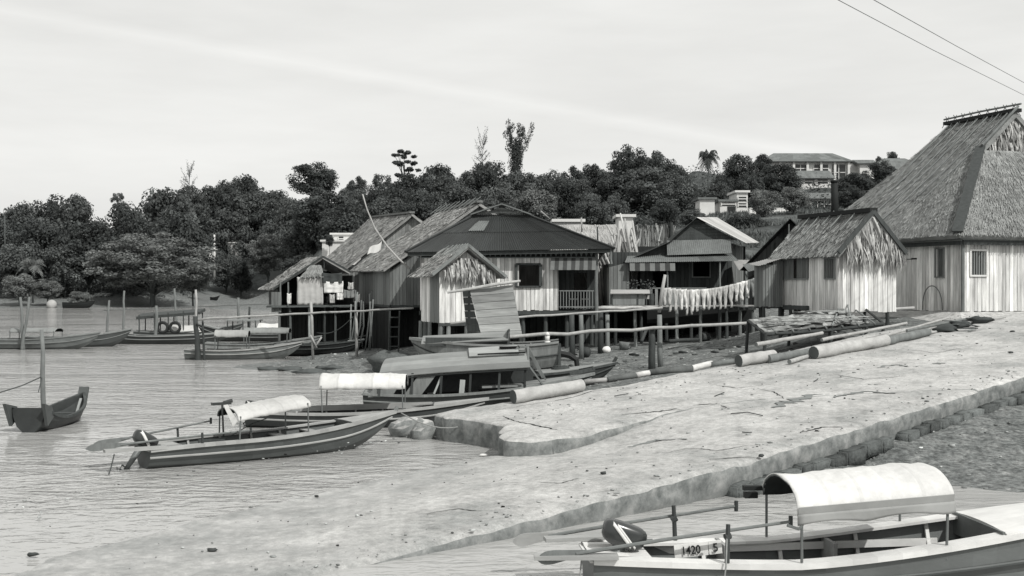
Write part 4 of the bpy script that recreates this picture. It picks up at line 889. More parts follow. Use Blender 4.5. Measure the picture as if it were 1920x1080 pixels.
mb = MB(); p0, p1 = V(7.1, 70, 0), V(9.55, 70, 0)
for i in range(420):
    x = R.uniform(7.1, 9.55); zt = lerp(7.45, 7.65, (x-7.1)/2.4)+R.gauss(0, .06); z0 = R.uniform(3, zt-.8); y = 70+R.gauss(0, .06); w_ = R.uniform(.02, .06); dx = R.gauss(0, .12)
    mb.quad(V(x-w_, y, z0), V(x+w_, y, z0), V(x+dx+w_, y+R.gauss(0, .05), min(zt, z0+R.uniform(.8, 1.8))), V(x+dx-w_, y, min(zt, z0+R.uniform(.8, 1.8))), R.gauss(-.1, .35))
mb.box((8.3, 70.15, 5.2), (2.4, .08, 4.3), -.5); mb.build('brush', 'thatch', h); mb = MB(); post(mb, 9.5, 69.9, 1.8, 7.75, .12); mb.build('post', 'timber_dark', h)
for i in range(46):
    k = i/45; x = lerp(4.3, 6.6, k)+R.gauss(0, .1); top = lerp(5.4, 7.2, sm(.25, .75, k))+R.gauss(0, .35); mb = MB(); y = 63.5+R.gauss(0, .3)
    mb.tube([(x+R.gauss(0, .25), y, 2.0), (x+R.gauss(0, .12), y, lerp(2, top, .35)), (x+R.gauss(0, .1), y, lerp(2, top, .7)), (x+R.gauss(-.05, .25)-.12, y, top)], [.09, .085, .07, .045], 6, R.gauss(0, .3))
    one(mb, 'driftwood_pole', 'stick', 'crooked pale driftwood pole stacked upright between the hipped and the tin roofed house', 'driftwood', 'driftwood poles stacked upright between two houses')
# ================================================================ hill buildings
def block(nm, lab, cat, x0, x1, y0, y1, z0, z1, roof=None, wins=(), wm_='plaster', ov=.6, door=None, flat=.0, pil=0):
    h = thing(nm, lab, cat, ((x0+x1)/2, y0, z0))
    mb = MB(); mb.box(((x0+x1)/2, (y0+y1)/2, (z0+z1)/2-1), (x1-x0, y1-y0, z1-z0+2)); mb.build('wall', wm_, h)
    for (a, b, c, d) in wins:
        f = MB(); xa, xb, za, zb = lerp(x0, x1, a), lerp(x0, x1, b), lerp(z0, z1, c), lerp(z0, z1, d)
        f.box(((xa+xb)/2, y0-.03, (za+zb)/2), (xb-xa, .1, zb-za)); w_ = f.build('window', 'glass', h)
        f = MB(); n = max(1, int((xb-xa)/1.1))
        for i in range(n+1): f.box((lerp(xa, xb, i/n), y0-.1, (za+zb)/2), (.14, .08, zb-za))
        f.box(((xa+xb)/2, y0-.1, (za+zb)/2), (xb-xa, .07, .14)); f.build('mullion', wm_, w_)
    if door:
        a, b, d = door; f = MB(); f.box((lerp(x0, x1, (a+b)/2), y0-.04, lerp(z0, z1, d/2)), ((b-a)*(x1-x0), .1, (z1-z0)*d)); f.build('door', 'glass', h)
    mb = MB()
    if roof == 'hip' or roof == 'gable':
        rz_ = z1+min(x1-x0, y1-y0)*.30; ym = (y0+y1)/2; e0, e1 = x0-ov, x1+ov; ins = (y1-y0)/2 if roof == 'hip' else 0
        a, b, c, d = V(e0, y0-ov, z1-.1), V(e1, y0-ov, z1-.1), V(e1, y1+ov, z1-.1), V(e0, y1+ov, z1-.1); r0, r1 = V(e0+ins, ym, rz_), V(e1-ins, ym, rz_)
        def fn(A_, B_, C_, D_): mb.sheet(lambda u, v: lerp(lerp(A_, B_, u), lerp(D_, C_, u), v), 12, 4, .18, lambda u, v: R.gauss(0, .12))
        fn(a, b, r1, r0); fn(c, d, r0, r1); fn(b, c, r1, r1); fn(d, a, r0, r0)
        if roof == 'gable': pass
        mb.build('roof', 'tile', h)
    else:
        mb.box(((x0+x1)/2, (y0+y1)/2, z1+.15), (x1-x0+2*ov*.5, y1-y0+ov, .3)); mb.build('roof', 'plaster' if roof == 'flat' else 'tin_mid', h)
    if pil:
        for i in range(pil): mb = MB(); x = lerp(x0, x1, i/(pil-1)); mb.box((x, y0-.35, (z0+z1)/2), (.45, .5, z1-z0)); mb.build('pillar', 'plaster', h)
    return h
def bx(px0, px1, py0, py1, Y): return (px0-CX)/F*Y, (px1-CX)/F*Y, CH-(py1-HY)/F*Y, CH-(py0-HY)/F*Y
def blk(nm, lab, cat, px0, px1, ytop, ybot, Y, dep, **k):
    x0, x1, z0, z1 = bx(px0, px1, ytop, ybot, Y); return block(nm, lab, cat, x0, x1, Y, Y+dep, z0, z1, **k)
blk('long_building', 'long two storey hilltop building with white pillars and a tiled hipped roof', 'building', 1436, 1590, 303, 340, 235, 6.5, roof='hip', wins=((.10, .28, .45, .85), (.32, .52, .45, .85), (.58, .76, .45, .85), (.80, .97, .05, .85)), pil=7, ov=1.0)
blk('wing', 'white block with a flat dark roof at the right end of the long hilltop building', 'building', 1590, 1612, 305, 322, 238, 8, roof='dark', wins=())
blk('annexe_building', 'white windowed annexe with a steep tiled roof just below the long hilltop building', 'building', 1503, 1558, 334, 348, 222, 7, roof='gable', wins=((.08, .45, .3, .85), (.52, .9, .3, .85)))
blk('verandah_house', 'low tiled house with a shaded white verandah beside the black chimney post', 'house', 1518, 1560, 372, 396, 205, 7, roof='gable', wins=((.05, .95, .3, .8),))
mb = MB(); q0, q1 = P(1404, 397, 158), P(1482, 397, 162); mb.beam(q0+V(0, 0, -.3), q1+V(0, 0, -.3), .3, 1.4); mb.beam(q0+V(0, 0, .46), q1+V(0, 0, .46), .4, .12); one(mb, 'garden_wall', 'plaster', 'low white garden wall behind the two small orchard trees', 'wall', None, False)
blk('ridge_house', 'white house with tiled hipped roof partly hidden by the largest thatched roof', 'house', 1640, 1740, 318, 345, 240, 9, roof='hip', wins=((.05, .2, .25, .8), (.3, .42, .25, .8)), ov=1.2)
blk('gabled_house', 'small white gabled house at the left of the white house on the ridge', 'house', 1612, 1640, 306, 335, 236, 6, roof='gable', wins=((.25, .5, .2, .5),))
blk('shop_house', 'white flat roofed building on the slope with small windows and a dark doorway', 'building', 1350, 1381, 378, 401, 170, 6, roof='dark', wins=((.08, .95, .66, .92),), door=(.45, .95, .6))
blk('stair_block', 'taller white flat roofed block joined to the building with the dark doorway', 'building', 1381.5, 1402, 361, 401, 170.2, 6, roof='flat', wins=((.1, .9, .6, .8), (.1, .9, .32, .5)))
blk('white_shed', 'small plain white shed with a thin dark roof among the slope trees', 'shed', 1312, 1340, 374, 389, 168, 4, roof='dark')
blk('white_store', 'plain bright white box building above the tall brush screen', 'building', 1160, 1187, 407, 419, 128, 4, roof='flat')
blk('low_shed', 'low shed with a long pale roof above the right hip of the dark roofed house', 'shed', 1040, 1092, 416, 424, 125, 5, roof='flat', wm_='plaster_grey')
blk('terrace_house', 'white flat roofed house stepped in terraces above the rear thatched house', 'house', 604, 668, 453, 474, 196, 6, roof='flat', wins=())
blk('terrace_storey', 'set back upper storey of the white terraced house with a dark window', 'house', 622, 664, 440, 452.4, 199, 3, roof='flat', wins=((.3, .55, .1, .7),))
blk('bungalow', 'small white bungalow half hidden by shrubs beside the pale utility pole', 'house', 377, 396, 468, 484, 305, 5, roof='flat')
blk('kiosk', 'tiny pale kiosk with a flat roof behind the bushes right of the pale utility pole', 'kiosk', 428, 446, 456, 474, 318, 4, roof='flat', wm_='plaster_grey')
ch = MB(); p = P(1565, 398, 108); ch.tube([p+V(0, 0, -1.5), p+V(0, 0, 1), P(1564, 338, 108)], [.36, .34, .30], 10); ch.tube([P(1564, 342, 108), P(1564, 338, 108)], .36, 10)
one(ch, 'chimney_post', 'black', 'thick black upright chimney post standing behind the fringed hut', 'chimney')
mb = MB(); p = P(402, 508, 290); mb.tube([p+V(0, 0, -2), P(402, 440, 290)], [.28, .2], 8); one(mb, 'utility_pole', 'plaster', 'pale utility pole standing among bushes on the far shore', 'pole')
mb = MB(); p = P(10, 470, 230); mb.tube([p+V(0, 0, -6), P(9, 405, 230)], [.14, .09], 8); one(mb, 'utility_pole', 'bark', 'grey pole in front of the trees farthest to the left', 'pole')
# ================================================================ boats
class Hull:
    def __init__(s, L, B, D, rb=.35, rs=.05, draft=.16, stern=.62, rake=.35, fl=.72, flat=.62, double=False, pw=2.2):
        s.__dict__.update(locals())
    def hb(s, u):
        if s.double and u < .4: k = 1-((.4-u)/.4)**2.4*.86
        elif u < .45: k = s.stern+(1-s.stern)*math.sin(PI/2*u/.45)
        else: k = max(.02, 1-((u-.45)/.55)**2.3)
        return s.B/2*k
    def zg(s, u):
        z = s.D+s.rb*max(0, (u-.3)/.7)**s.pw
        if u < .35: z += s.rs*((.35-u)/.35)**2
        return z
    def zk(s, u):
        z = -s.draft
        if u > .72: z += (s.zg(1)*.55+s.draft)*((u-.72)/.28)**2.2
        if s.double and u < .25: z += (s.zg(0)*.5+s.draft)*((.25-u)/.25)**2.2
        elif u < .2: z += s.draft*.5*((.2-u)/.2)
        return z
    def pt(s, u, k, side, inset=0):     # k 0 gunwale .. 1 keel
        b, zt, zb = s.hb(u), s.zg(u), s.zk(u)
        ks = [(0, 1), (.33, .93), (.7, s.fl), (.93, .34), (1, 0)]
        for (a, p), (c, q) in zip(ks, ks[1:]):
            if k <= c: f = lerp(p, q, (k-a)/(c-a)); break
        z = lerp(zt, zb, k)
        x = u*s.L+s.rake*max(0, (u-.6)/.4)**2*(1-k)
        return V(x, side*max(0, b*f-inset), z)
def hull_parts(root, H, hm, gm_, dm, strake=True, deck_u=.70, floor_z=None, inner=None, gw=.09, wash=0.0, thw=(.25, .45), stern_u=.10, strake_m=None):
    n = 26; us = [i/n for i in range(n+1)]
    kk = (0, .16, .33, .5, .7, .93, 1)
    mb = MB(); cols = []
    th = .045
    for u in us:
        fz = max(H.zk(u)+.10, (floor_z if floor_z is not None else .02))
        out = [H.pt(u, k, -1) for k in kk]+[H.pt(u, k, 1) for k in reversed(kk[:-1])]
        zt = H.zg(u); kf = min(.93, (zt-fz)/max(.05, zt-H.zk(u)))
        inn = [H.pt(u, kf*q, 1, th) for q in (0, .5, 1)]+[H.pt(u, kf*q, -1, th) for q in (1, .5, 0)]
        cols.append(out+inn)
    m = len(cols[0]); mb.v = [tuple(p) for c in cols for p in c]
    stk = [R.gauss(0, .18) for _ in range(m)]
    for i in range(n):
        for j in range(m):
                mb.f.append((i*m+j, i*m+(j+1) % m, (i+1)*m+(j+1) % m, (i+1)*m+j)); mb.t.append(stk[j]+R.gauss(0, .05))
    no = 2*len(kk)-1
    mb.f.append(tuple(range(no))); mb.t.append(-.1); mb.f.append(tuple(n*m+j for j in reversed(range(no)))); mb.t.append(0)
    hull = mb.build('hull', hm, root)
    bmx = bmesh.new(); bmx.from_mesh(hull.data); bmesh.ops.recalc_face_normals(bmx, faces=bmx.faces); bmx.to_mesh(hull.data); bmx.free()
    for s_ in (-1, 1):
        mb = MB(); prev = None
        for i in range(n+1):
            u = us[i]; p = H.pt(u, 0, s_); iw = min(gw+wash, max(.02, H.hb(u)-.005))
            q = [p+V(0, s_*.035, -.055), p+V(0, s_*.035, .018), p+V(0, -s_*iw, .018), p+V(0, -s_*iw, -.02)]
            if prev:
                b = len(mb.v); mb.v += [tuple(x) for x in prev+q]; mb.f += [(b+j, b+(j+1) % 4, b+4+(j+1) % 4, b+4+j) for j in range(4)]; mb.t += [R.gauss(0, .05)]*4
            else: b = len(mb.v); mb.v += [tuple(x) for x in q]; mb.f.append((b, b+1, b+2, b+3)); mb.t.append(0)
            prev = q
        b = len(mb.v); mb.v += [tuple(x) for x in prev]; mb.f.append((b+3, b+2, b+1, b)); mb.t.append(0)
        mb.build('gunwale', gm_, root)
        if strake:
            mb = MB(); mb.tube([H.pt(u, .36, s_)+V(0, s_*.012, 0) for u in us], .026, 6); mb.build('rub_strake', strake_m or gm_, root)
    if deck_u < 1:
        mb = MB()
        mb.sheet(lambda a, b: (lambda u: V(lerp(H.pt(u, 0, -1).x, H.pt(u, 0, 1).x, b), lerp(-1, 1, b)*(H.hb(u)-.01), H.zg(u)+.022+.05*H.hb(u)*(1-(2*b-1)**2)))(lerp(deck_u, 1, a)), 10, 8, .025, lambda a, b: R.gauss(0, .03))
        mb.build('foredeck', dm, root)
        mb = MB(); p = H.pt(deck_u, 0, 1); mb.box((p.x-.02, 0, p.z-.10), (.035, 2*H.hb(deck_u)-.08, .30)); mb.build('bulkhead', hm, root)
    if stern_u > 0:
        mb = MB(); mb.sheet(lambda a, b: (lambda u: V(u*H.L-.04, lerp(-1, 1, b)*(H.hb(u)-.03), H.zg(u)-.03))(lerp(0, stern_u, a)), 3, 6, .025, lambda a, b: R.gauss(0, .08)); mb.build('stern_deck', dm, root)
    for u in thw:
        p = H.pt(u, 0, 1); mb = MB(); mb.box((p.x, 0, H.zg(u)-.10), (.24, 2*H.hb(u)-.10, .03)); mb.build('thwart', gm_, root)
    fz = floor_z if floor_z is not None else .02
    mb = MB(); mb.sheet(lambda a, b: (lambda u: V(u*H.L, lerp(-1, 1, b)*max(.02, H.hb(u)*.55), max(fz, H.zk(u)+.1)+.012))(lerp(.04, min(.8, deck_u), a)), 10, 4, .02, lambda a, b: R.gauss(0, .15)); mb.build('floorboard', 'plank_dark', root)
    for u in (.2, .33, .46, .58):
        if u > deck_u-.03: continue
        for s_ in (-1, 1): mb = MB(); mb.beam(H.pt(u, .03, s_, .07), H.pt(u, .6, s_, .09), .05, .04); mb.build('rib', gm_, root)
def arch_canopy(root, x0, x1, hw, z0, zc, m, flap=0., tilt=0., y0=0., inn=True, posts=True, zp=.45, flapm='canvas_grey', n=14, ends=True, pr=.018, pin=.02):
    def fn(u, v, o=0.):
        a = PI*v; x = lerp(x0, x1, u); sag = -.022*abs(math.sin(PI*u*2.5))*math.sin(a)-.02*noise.noise(V(u*9, v*3, zc))-.014*noise.noise(V(u*22, v*7, x0))
        return V(x+.015*noise.noise(V(u*4, v*4, 3)), y0-math.cos(a)*(hw-o)*(1.0), z0+(zc-z0-o)*math.sin(a)**.85+sag+tilt*(u-.5)+.018*noise.noise(V(u*5, v*5, x0)))
    pn = [R.gauss(0, .05) for _ in range(9)]; mb = MB(); mb.sheet(lambda u, v: fn(u, v), 40, 20, .012, lambda u, v: pn[int(u*4.999)]+R.gauss(0, .01)-(.09 if abs((u*5) % 1-.0) < .07 and u > .05 else 0)); c = mb.build('canopy', m, root, True)
    if inn: mb = MB(); mb.sheet(lambda u, v: fn(lerp(.005, .995, u), v, .03), 8, n, .008); mb.build('canopy_shade_layer', 'canvas_shade', c, True)  # added dark inner layer, stands for the shade inside the canopy
    if flap:
        mb = MB()
        mb.sheet(lambda u, v: V(lerp(x0, x1, u), y0-hw-.02-.02*math.sin(u*9)*v, z0+.02+tilt*(u-.5)-v*flap*(1-.35*abs(math.sin(2.5*PI*u*.8+.4)))), 24, 4, .03, -.05); mb.build('rolled_flap', flapm, c, True)
    if posts:
        for x in (x0+.06, x1-.08):
            for s_ in (-1, 1): mb = MB(); mb.tube([(x+R.gauss(0, .02), y0+s_*(hw-pin), zp), (x, y0+s_*(hw-.01), z0+.1+tilt*((x-x0)/(x1-x0)-.5))], pr, 6); mb.build('canopy_post', 'metal_grey', root)
    for x in (x0+.02, x1-.02):
        mb = MB(); k = (x-x0)/(x1-x0); mb.tube([fn(k, v/10, .015) for v in range(11)], .017, 6); mb.build('canopy_hoop', 'timber', root)
    return c
def motor(root, x, y, z, s=1., tilt=0.5, mk=None):
    mb = MB(); c, sn = math.cos(tilt), math.sin(tilt)
    def T(p): return V(x+(p[0]*c-p[2]*sn)*s, y+p[1]*s, z+(p[0]*sn+p[2]*c)*s)
    def cow(u, v):
        a = 2*PI*u; ph = PI*(v-.5); cx, cy, cz = math.cos(ph)*math.cos(a), math.cos(ph)*math.sin(a), math.sin(ph)
        f = lambda q: math.copysign(abs(q)**.62, q)
        return T((.27*f(cx)*(1+.12*cz), .15*f(cy), .15*f(cz)+.12))
    mb.grid(cow, 20, 12, cu=True); o = mb.build('outboard_motor', 'metal_dark', root, True)
    def face(px_, pz_, o_): return T((px_, -(.15*max(.02, 1-abs(px_/.27)**3.23-abs((pz_-.12)/.15)**3.23)**.31+o_), pz_))
    mb = MB()
    for k0, wd0 in (((0, .022), (.055, .014)) if tilt > -.5 else ((0, .035),)): mb.sheet(lambda u, v: face(lerp(-.19, .10, u)+k0, lerp(.225, .03, u)+(2*v-1)*wd0, .006), 14, 2, .006)
    mb.build('stripe', mk or 'paint_white', o, True)
    mb = MB(); mb.tube([T((.24, 0, .12)), T((.36, .02, .16))], .03*s, 8); mb.build('starter_grip', 'metal_grey', o, True)
    mb = MB(); mb.tube([T((0, 0, 0)), T((-.02, 0, -.35)), T((-.04, 0, -.62))], [.085*s, .06*s, .045*s], 8); mb.box(T((-.05, 0, -.55)), (.22*s, .05*s, .03*s), rot=Matrix.Rotation(-tilt, 3, 'Y')); mb.build('shaft', 'metal_grey', o, True)
    mb = MB(); mb.tube([T((-.16, 0, -.66)), T((.12, 0, -.66))], [.035*s, .05*s], 8); mb.tri(T((-.02, 0, -.66)), T((.1, 0, -.66)), T((.06, .0, -.84)))
    for k in range(3):
        a = 2*PI*k/3; d = V(0, math.cos(a), math.sin(a)); mb.quad(T((-.17, d.y*.02, -.66+d.z*.02)), T((-.14, d.y*.13+d.z*.04, -.66+d.z*.13-d.y*.04)), T((-.17, d.y*.15, -.66+d.z*.15)), T((-.2, d.y*.12-d.z*.05, -.66+d.z*.12+d.y*.05)))
    mb.build('propeller', 'metal_grey', o, True)
    return o
def text_mesh(txt, size, m, parent, mtx, name='lettering'):
    cu = bpy.data.curves.new('lettering', 'FONT'); cu.body = txt; cu.size = size; cu.extrude = .003; cu.align_x = 'CENTER'; cu.align_y = 'CENTER'; cu.offset = size*.012
    t = bpy.data.objects.new('lettering', cu); COL.objects.link(t)
    me = bpy.data.meshes.new_from_object(t); bpy.data.objects.remove(t); bpy.data.curves.remove(cu)
    o = bpy.data.objects.new(name, me); me.materials.append(M[m]); COL.objects.link(o); o.parent = parent; o.matrix_local = mtx; return o
def boat_root(lab, x, y, deg, z=0., cat='boat', nm='sampan', pitch=0., roll=0.):
    o = thing(nm, lab, cat, (0, 0, 0)); o['_pose'] = (x, y, z, deg, pitch, roll); return o
def place(o):
    x, y, z, deg, pi_, ro = o['_pose']; del o['_pose']; o.location = (x, y, z); o.rotation_euler = (math.radians(ro), math.radians(-pi_), math.radians(deg))
def toworld(pose, p):
    x, y, z, deg = pose[:4]; a = math.radians(deg); return V(x+p[0]*math.cos(a)-p[1]*math.sin(a), y+p[0]*math.sin(a)+p[1]*math.cos(a), z+p[2])
def oar(lab, pts, blade_dir, m='timber', L=.62, wid=.085, grip=True, bm_=None, pitch=(0, 0, 1)):
    a, b = Vector(pts[0]), Vector(pts[-1]); d = (b-a).normalized()
    t = thing('oar', lab, 'oar', a)
    mb = MB(); mb.tube([lerp(a, b, .0)+d*L*.8, lerp(a, b, .5)+V(0, 0, .01), b], [.026, .024, .020], 7); mb.build('oar_shaft', m, t)
    if grip: mb = MB(); mb.tube([b-V(0, 0, .07), b+V(0, 0, .07)], .028, 7); mb.build('grip', 'timber_dark', t)
    mb = MB(); u = Vector(pitch)
    def fn(p, q):
        w_ = wid*(math.sin(PI*min(1, p*1.0+.12))**.45 if p < .88 else math.sin(PI*.12)**.45*(1-(p-.88)/.2))
        w_ = wid*(min(1, (p/.18)**.5) if p < .18 else lerp(1, .34, max(0, (p-.35)/.65)))
        return a+d*(p*L)+u*(w_*(2*q-1))
    mb.sheet(fn, 12, 4, .022); mb.build('blade', bm_ or m, t); return t
# ---- A: near boat, right foreground
pose = (.98, 15.25, 0, 5.0)
A_ = boat_root('nearest boat, with white arched canopy and black outboard, pale gunwales, moored beside the ramp', *pose[:2], pose[3])
H = Hull(8.4, 1.62, .49, rb=.80, rs=.06, draft=.22, stern=.66, rake=.5, pw=1.3)
hull_parts(A_, H, 'paint_grey', 'paint_white', 'paint_white', deck_u=.63, wash=.12, gw=.10, thw=(), stern_u=.10, floor_z=.0, strake_m='paint_mid')
for s_ in (-1, 1):
    mb = MB(); mb.beam((-.75 if s_ < 0 else -.5, s_*.50, .60), (.3, s_*.57, .60), .20, .05); mb.build('stern_wing', 'paint_pale', A_)
mb = MB(); mb.box((2.2, -.05, .15), (3.6, 1.1, .02)); mb.build('bottom_board', 'black', A_)
for x in (1.9, 3.4): mb = MB(); mb.box((x, .46, .36), (.05, .5, .34)); mb.build('rib_frame', 'paint_pale', A_)
mb = MB(); mb.beam((.9, .60, .40), (5.0, .62, .44), .03, .10); mb.build('inner_stringer', 'paint_white', A_)
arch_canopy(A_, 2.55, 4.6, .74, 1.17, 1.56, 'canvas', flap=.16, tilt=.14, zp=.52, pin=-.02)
mb = MB(); mb.sheet(lambda u, v: V(lerp(2.56, 4.59, u), -.765+.02*v, lerp(1.28, 1.18, v)+.14*(u-.5)), 8, 2, .014); mb.build('canopy_edge_band', 'canvas_grey', A_)
motor(A_, .45, .10, .60, 1.1, tilt=-.35)
nb_ = MB(); nb_.box((1.30, -.30, .60), (.44, .02, .17), rot=Matrix.Rotation(-.09, 3, 'Y')); npl = nb_.build('number_plate', 'paint_white', A_)
mx = Matrix.Translation((1.29, -.32, .60))@Matrix.Rotation(-.09, 4, 'Y')@Matrix.Rotation(PI/2, 4, 'X')
text_mesh('1420', .155, 'black', npl, mx@Matrix.Translation((0, 0, .012))@Matrix.Scale(.82, 4, (1, 0, 0)))
nb_ = MB(); nb_.box((1.615, -.30, .63), (.17, .02, .17), rot=Matrix.Rotation(-.09, 3, 'Y')); npl2 = nb_.build('number_plate', 'paint_white', A_)
text_mesh('5', .155, 'black', npl2, Matrix.Translation((1.61, -.32, .628))@Matrix.Rotation(-.09, 4, 'Y')@Matrix.Rotation(PI/2, 4, 'X')@Matrix.Translation((0, 0, .012)))
mb = MB(); mb.tube([(1.66, -.70, .50), (1.68, -.68, 1.0)], [.033, .028], 7); mb.tube([(1.64, -.68, .84), (1.71, -.66, .86)], .045, 7); mb.build('thole_post', 'timber_dark', A_)
mb = MB(); mb.tube([(1.3, .62, .52), (1.28, .62, 1.0)], [.033, .028], 7); mb.tube([(1.25, .62, .8), (1.32, .62, .84)], .05, 7); mb.build('thole_post', 'timber_dark', A_)
mb = MB(); mb.tube([(1.66, -.70, .86), (1.62, -.80, .5), (1.55, -.83, .05)], .011, 5); mb.build('lashing', 'rope', A_)
mb = MB(); mb.tube([(-.15, -.50, .56), (-.2, -.56, .1), (-.22, -.6, -.1)], .011, 5); mb.build('lashing', 'rope', A_)
mb = MB(); mb.tube([(2.62, -.74, 1.0), (2.55, -.80, .95), (2.4, -.8, 1.0)], .02, 5); mb.build('canopy_hook', 'metal_grey', A_)
mb = MB(); mb.box((2.42, .76, 1.2), (.26, .10, .06)); mb.box((2.4, .78, 1.1), (.18, .1, .08)); mb.build('rolled_awning', 'black', A_)
place(A_)
tw_ = lambda p: toworld(pose, p)
oar('dark oar with a T grip lying along the near side of the nearest boat', [tw_((-.72, -.56, .58)), tw_((1.0, -.66, .76)), tw_((2.55, -.48, .98))], 0, 'timber')
oar('oar with pale blade lying over the far side of the nearest boat', [tw_((-.9, .85, .50)), tw_((.8, .70, .70)), tw_((2.15, .62, .98))], 0, 'timber', bm_='paint_pale')
# ---- B: boat with low outboard, left foreground
pose = (-8.1, 25.75, 0, 36)
B_ = boat_root('open boat with a drooping white awning and striped outboard, bow roped to the broken slab', *pose[:2], pose[3])
H = Hull(6.05, 1.40, .50, rb=.34, rs=-.06, draft=.14, stern=.70, rake=.35)
hull_parts(B_, H, 'paint_mid', 'paint_pale', 'paint_pale', deck_u=.80, wash=.03, gw=.10, thw=(.55, .68), stern_u=.14, floor_z=.0)
for s_ in (-1, 1): mb = MB(); mb.beam((-.95, s_*.36, .48), (.35, s_*.46, .47), .22, .06); mb.build('stern_wing', 'paint_pale', B_)
mb = MB(); mb.tube([H.pt(1, 0, 1)+V(-.05, 0, -.05), H.pt(1, 0, 1)+V(.06, 0, .10)], .05, 7); mb.build('stem_head', 'timber', B_)
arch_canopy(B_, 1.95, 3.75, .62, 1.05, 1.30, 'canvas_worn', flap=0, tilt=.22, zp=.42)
mb = MB(); mb.sheet(lambda u, v: V(1.93-.10*v+.05*u, -.62+.75*u, .95+.34*u-.12*v*(1-u)), 6, 4, .02); mb.build('torn_end_flap', 'canvas_worn', B_)
mb = MB(); mb.tube([(1.9, .1, .4), (1.86, .1, 1.28)], .022, 6); mb.box((1.84, .1, 1.29), (.46, .1, .06), -.1); mb.tube([(1.9, .1, 1.3), (2.1, .1, 1.34)], .05, 6); mb.build('lamp_stand', 'metal_dark', B_)
motor(B_, -.02, 0.0, .50, 1.05, tilt=-.55)
mb = MB(); mb.box((1.45, -.30, .50), (.62, .03, .12)); npl = mb.build('number_plate', 'plank_dark', B_)
for s_, x in ((-1, 1.15), (1, 1.0)): mb = MB(); mb.tube([(x, s_*.55, .36), (x-.02, s_*.56, .74)], .026, 6); mb.build('thole_post', 'timber_dark', B_)
mb = MB(); mb.tube([(-.75, -.40, .40), (-.86, -.5, .1), (-.95, -.55, -.1)], .014, 5); mb.build('lashing', 'rope_dark', B_)
mb = MB(); mb.tube([(1.9, .1, .45), (2.5, -.1, .8), (2.7, -.5, .95)], .012, 5); mb.build('lashing', 'rope_dark', B_)
place(B_)
tw_ = lambda p: toworld(pose, p)
oar('dark bladed oar along the near side of the open boat with striped outboard', [tw_((-1.25, -.05, .52)), tw_((.5, -.42, .62)), tw_((2.3, -.5, .70))], 0, 'timber', L=.9, wid=.08)
oar('oar raised on a post along the far side of the open boat with striped outboard', [tw_((-.95, .5, .50)), tw_((.6, .55, .68)), tw_((1.75, .5, .86))], 0, 'timber', L=.8, wid=.08)
p0 = toworld(pose, (6.55, 0, .78)); p1 = rsurf(930, 775)
mb = MB(); mb.tube([lerp(p0, p1, i/12)-V(0, 0, .42*math.sin(PI*i/12)*(1-.2*i/12)) for i in range(13)], .016, 5); one(mb, 'mooring_rope', 'rope', 'slack mooring rope from the open boat to the concrete slab', 'rope')
# ---- C: white canopy boat
pose = (-7.5, 33.3, 0, 1.5)
C_ = boat_root('dark hulled boat with a bright white barrel canopy before the long covered boat', *pose[:2], pose[3])
H = Hull(6.5, 1.45, .42, rb=.36, rs=.06, draft=.14, stern=.70, rake=.35)
hull_parts(C_, H, 'paint_dark', 'paint_pale', 'paint_pale', deck_u=.80, wash=.02, thw=(.55, .7), stern_u=.12, floor_z=0.)
for s_ in (-1, 1): mb = MB(); mb.beam((-.35, s_*.42, .50), (.35, s_*.49, .48), .2, .05); mb.build('stern_wing', 'paint_pale', C_)
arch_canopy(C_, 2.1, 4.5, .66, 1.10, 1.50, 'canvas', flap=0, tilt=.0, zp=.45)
mb = MB(); mb.box((1.25, -.55, .55), (.62, .03, .12)); mb.build('number_plate', 'plank_grey', C_)
mb = MB(); mb.beam((.9, .55, .42), (5.2, .5, .55), .03, .16); mb.build('inner_stringer', 'paint_pale', C_)
motor(C_, .1, .1, .5, .8, tilt=-.2)
place(C_)
# ---- D: long covered dark boat on the mud
pose = (-4.65, 37.0, .12, 4)
D_ = boat_root('long dark covered boat with grey plank roof and windscreen frame, aground by the ramp edge', *pose[:2], pose[3], pose[2], pitch=1.8)
H = Hull(7.0, 2.0, .42, rb=.42, rs=.12, draft=.25, stern=.75, rake=.35)
hull_parts(D_, H, 'paint_dark', 'plank_grey', 'deck', deck_u=.72, thw=(.3, .5), stern_u=.12, floor_z=.05)
def droof(u, v):
    x = lerp(.75, 5.2, u); k = 2*v-1; w_ = lerp(.86, .94, u)*(1 if u > .02 else .9)
    return V(x+.25*abs(k)*(-1 if u < .1 else 0), k*w_, 1.62-.54*abs(k)**2.0+.08*u-.10*(1-u)**4)
mb = MB(); dpl = [R.gauss(0, .13) for _ in range(12)]; mb.sheet(droof, 14, 12, .05, lambda u, v: dpl[min(11, int(v*12+.01))]); rf = mb.build('roof', 'deck', D_)
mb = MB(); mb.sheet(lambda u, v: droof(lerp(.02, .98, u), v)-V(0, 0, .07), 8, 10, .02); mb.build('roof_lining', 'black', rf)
mb = MB(); mb.sheet(lambda u, v: droof(lerp(.58, .93, u), lerp(.18, .52, v))+V(0, 0, .10), 4, 4, .05, .35); mb.build('hatch', 'deck', rf)
mb = MB(); mb.box((4.62, -.1, 1.78), (.62, .62, .05), -.9); mb.build('hatch_opening', 'black', rf)
mb = MB(); mb.beam((3.6, -.55, 1.60), (5.1, -.60, 1.62), .05, .06); mb.build('hatch_coaming', 'black', rf)
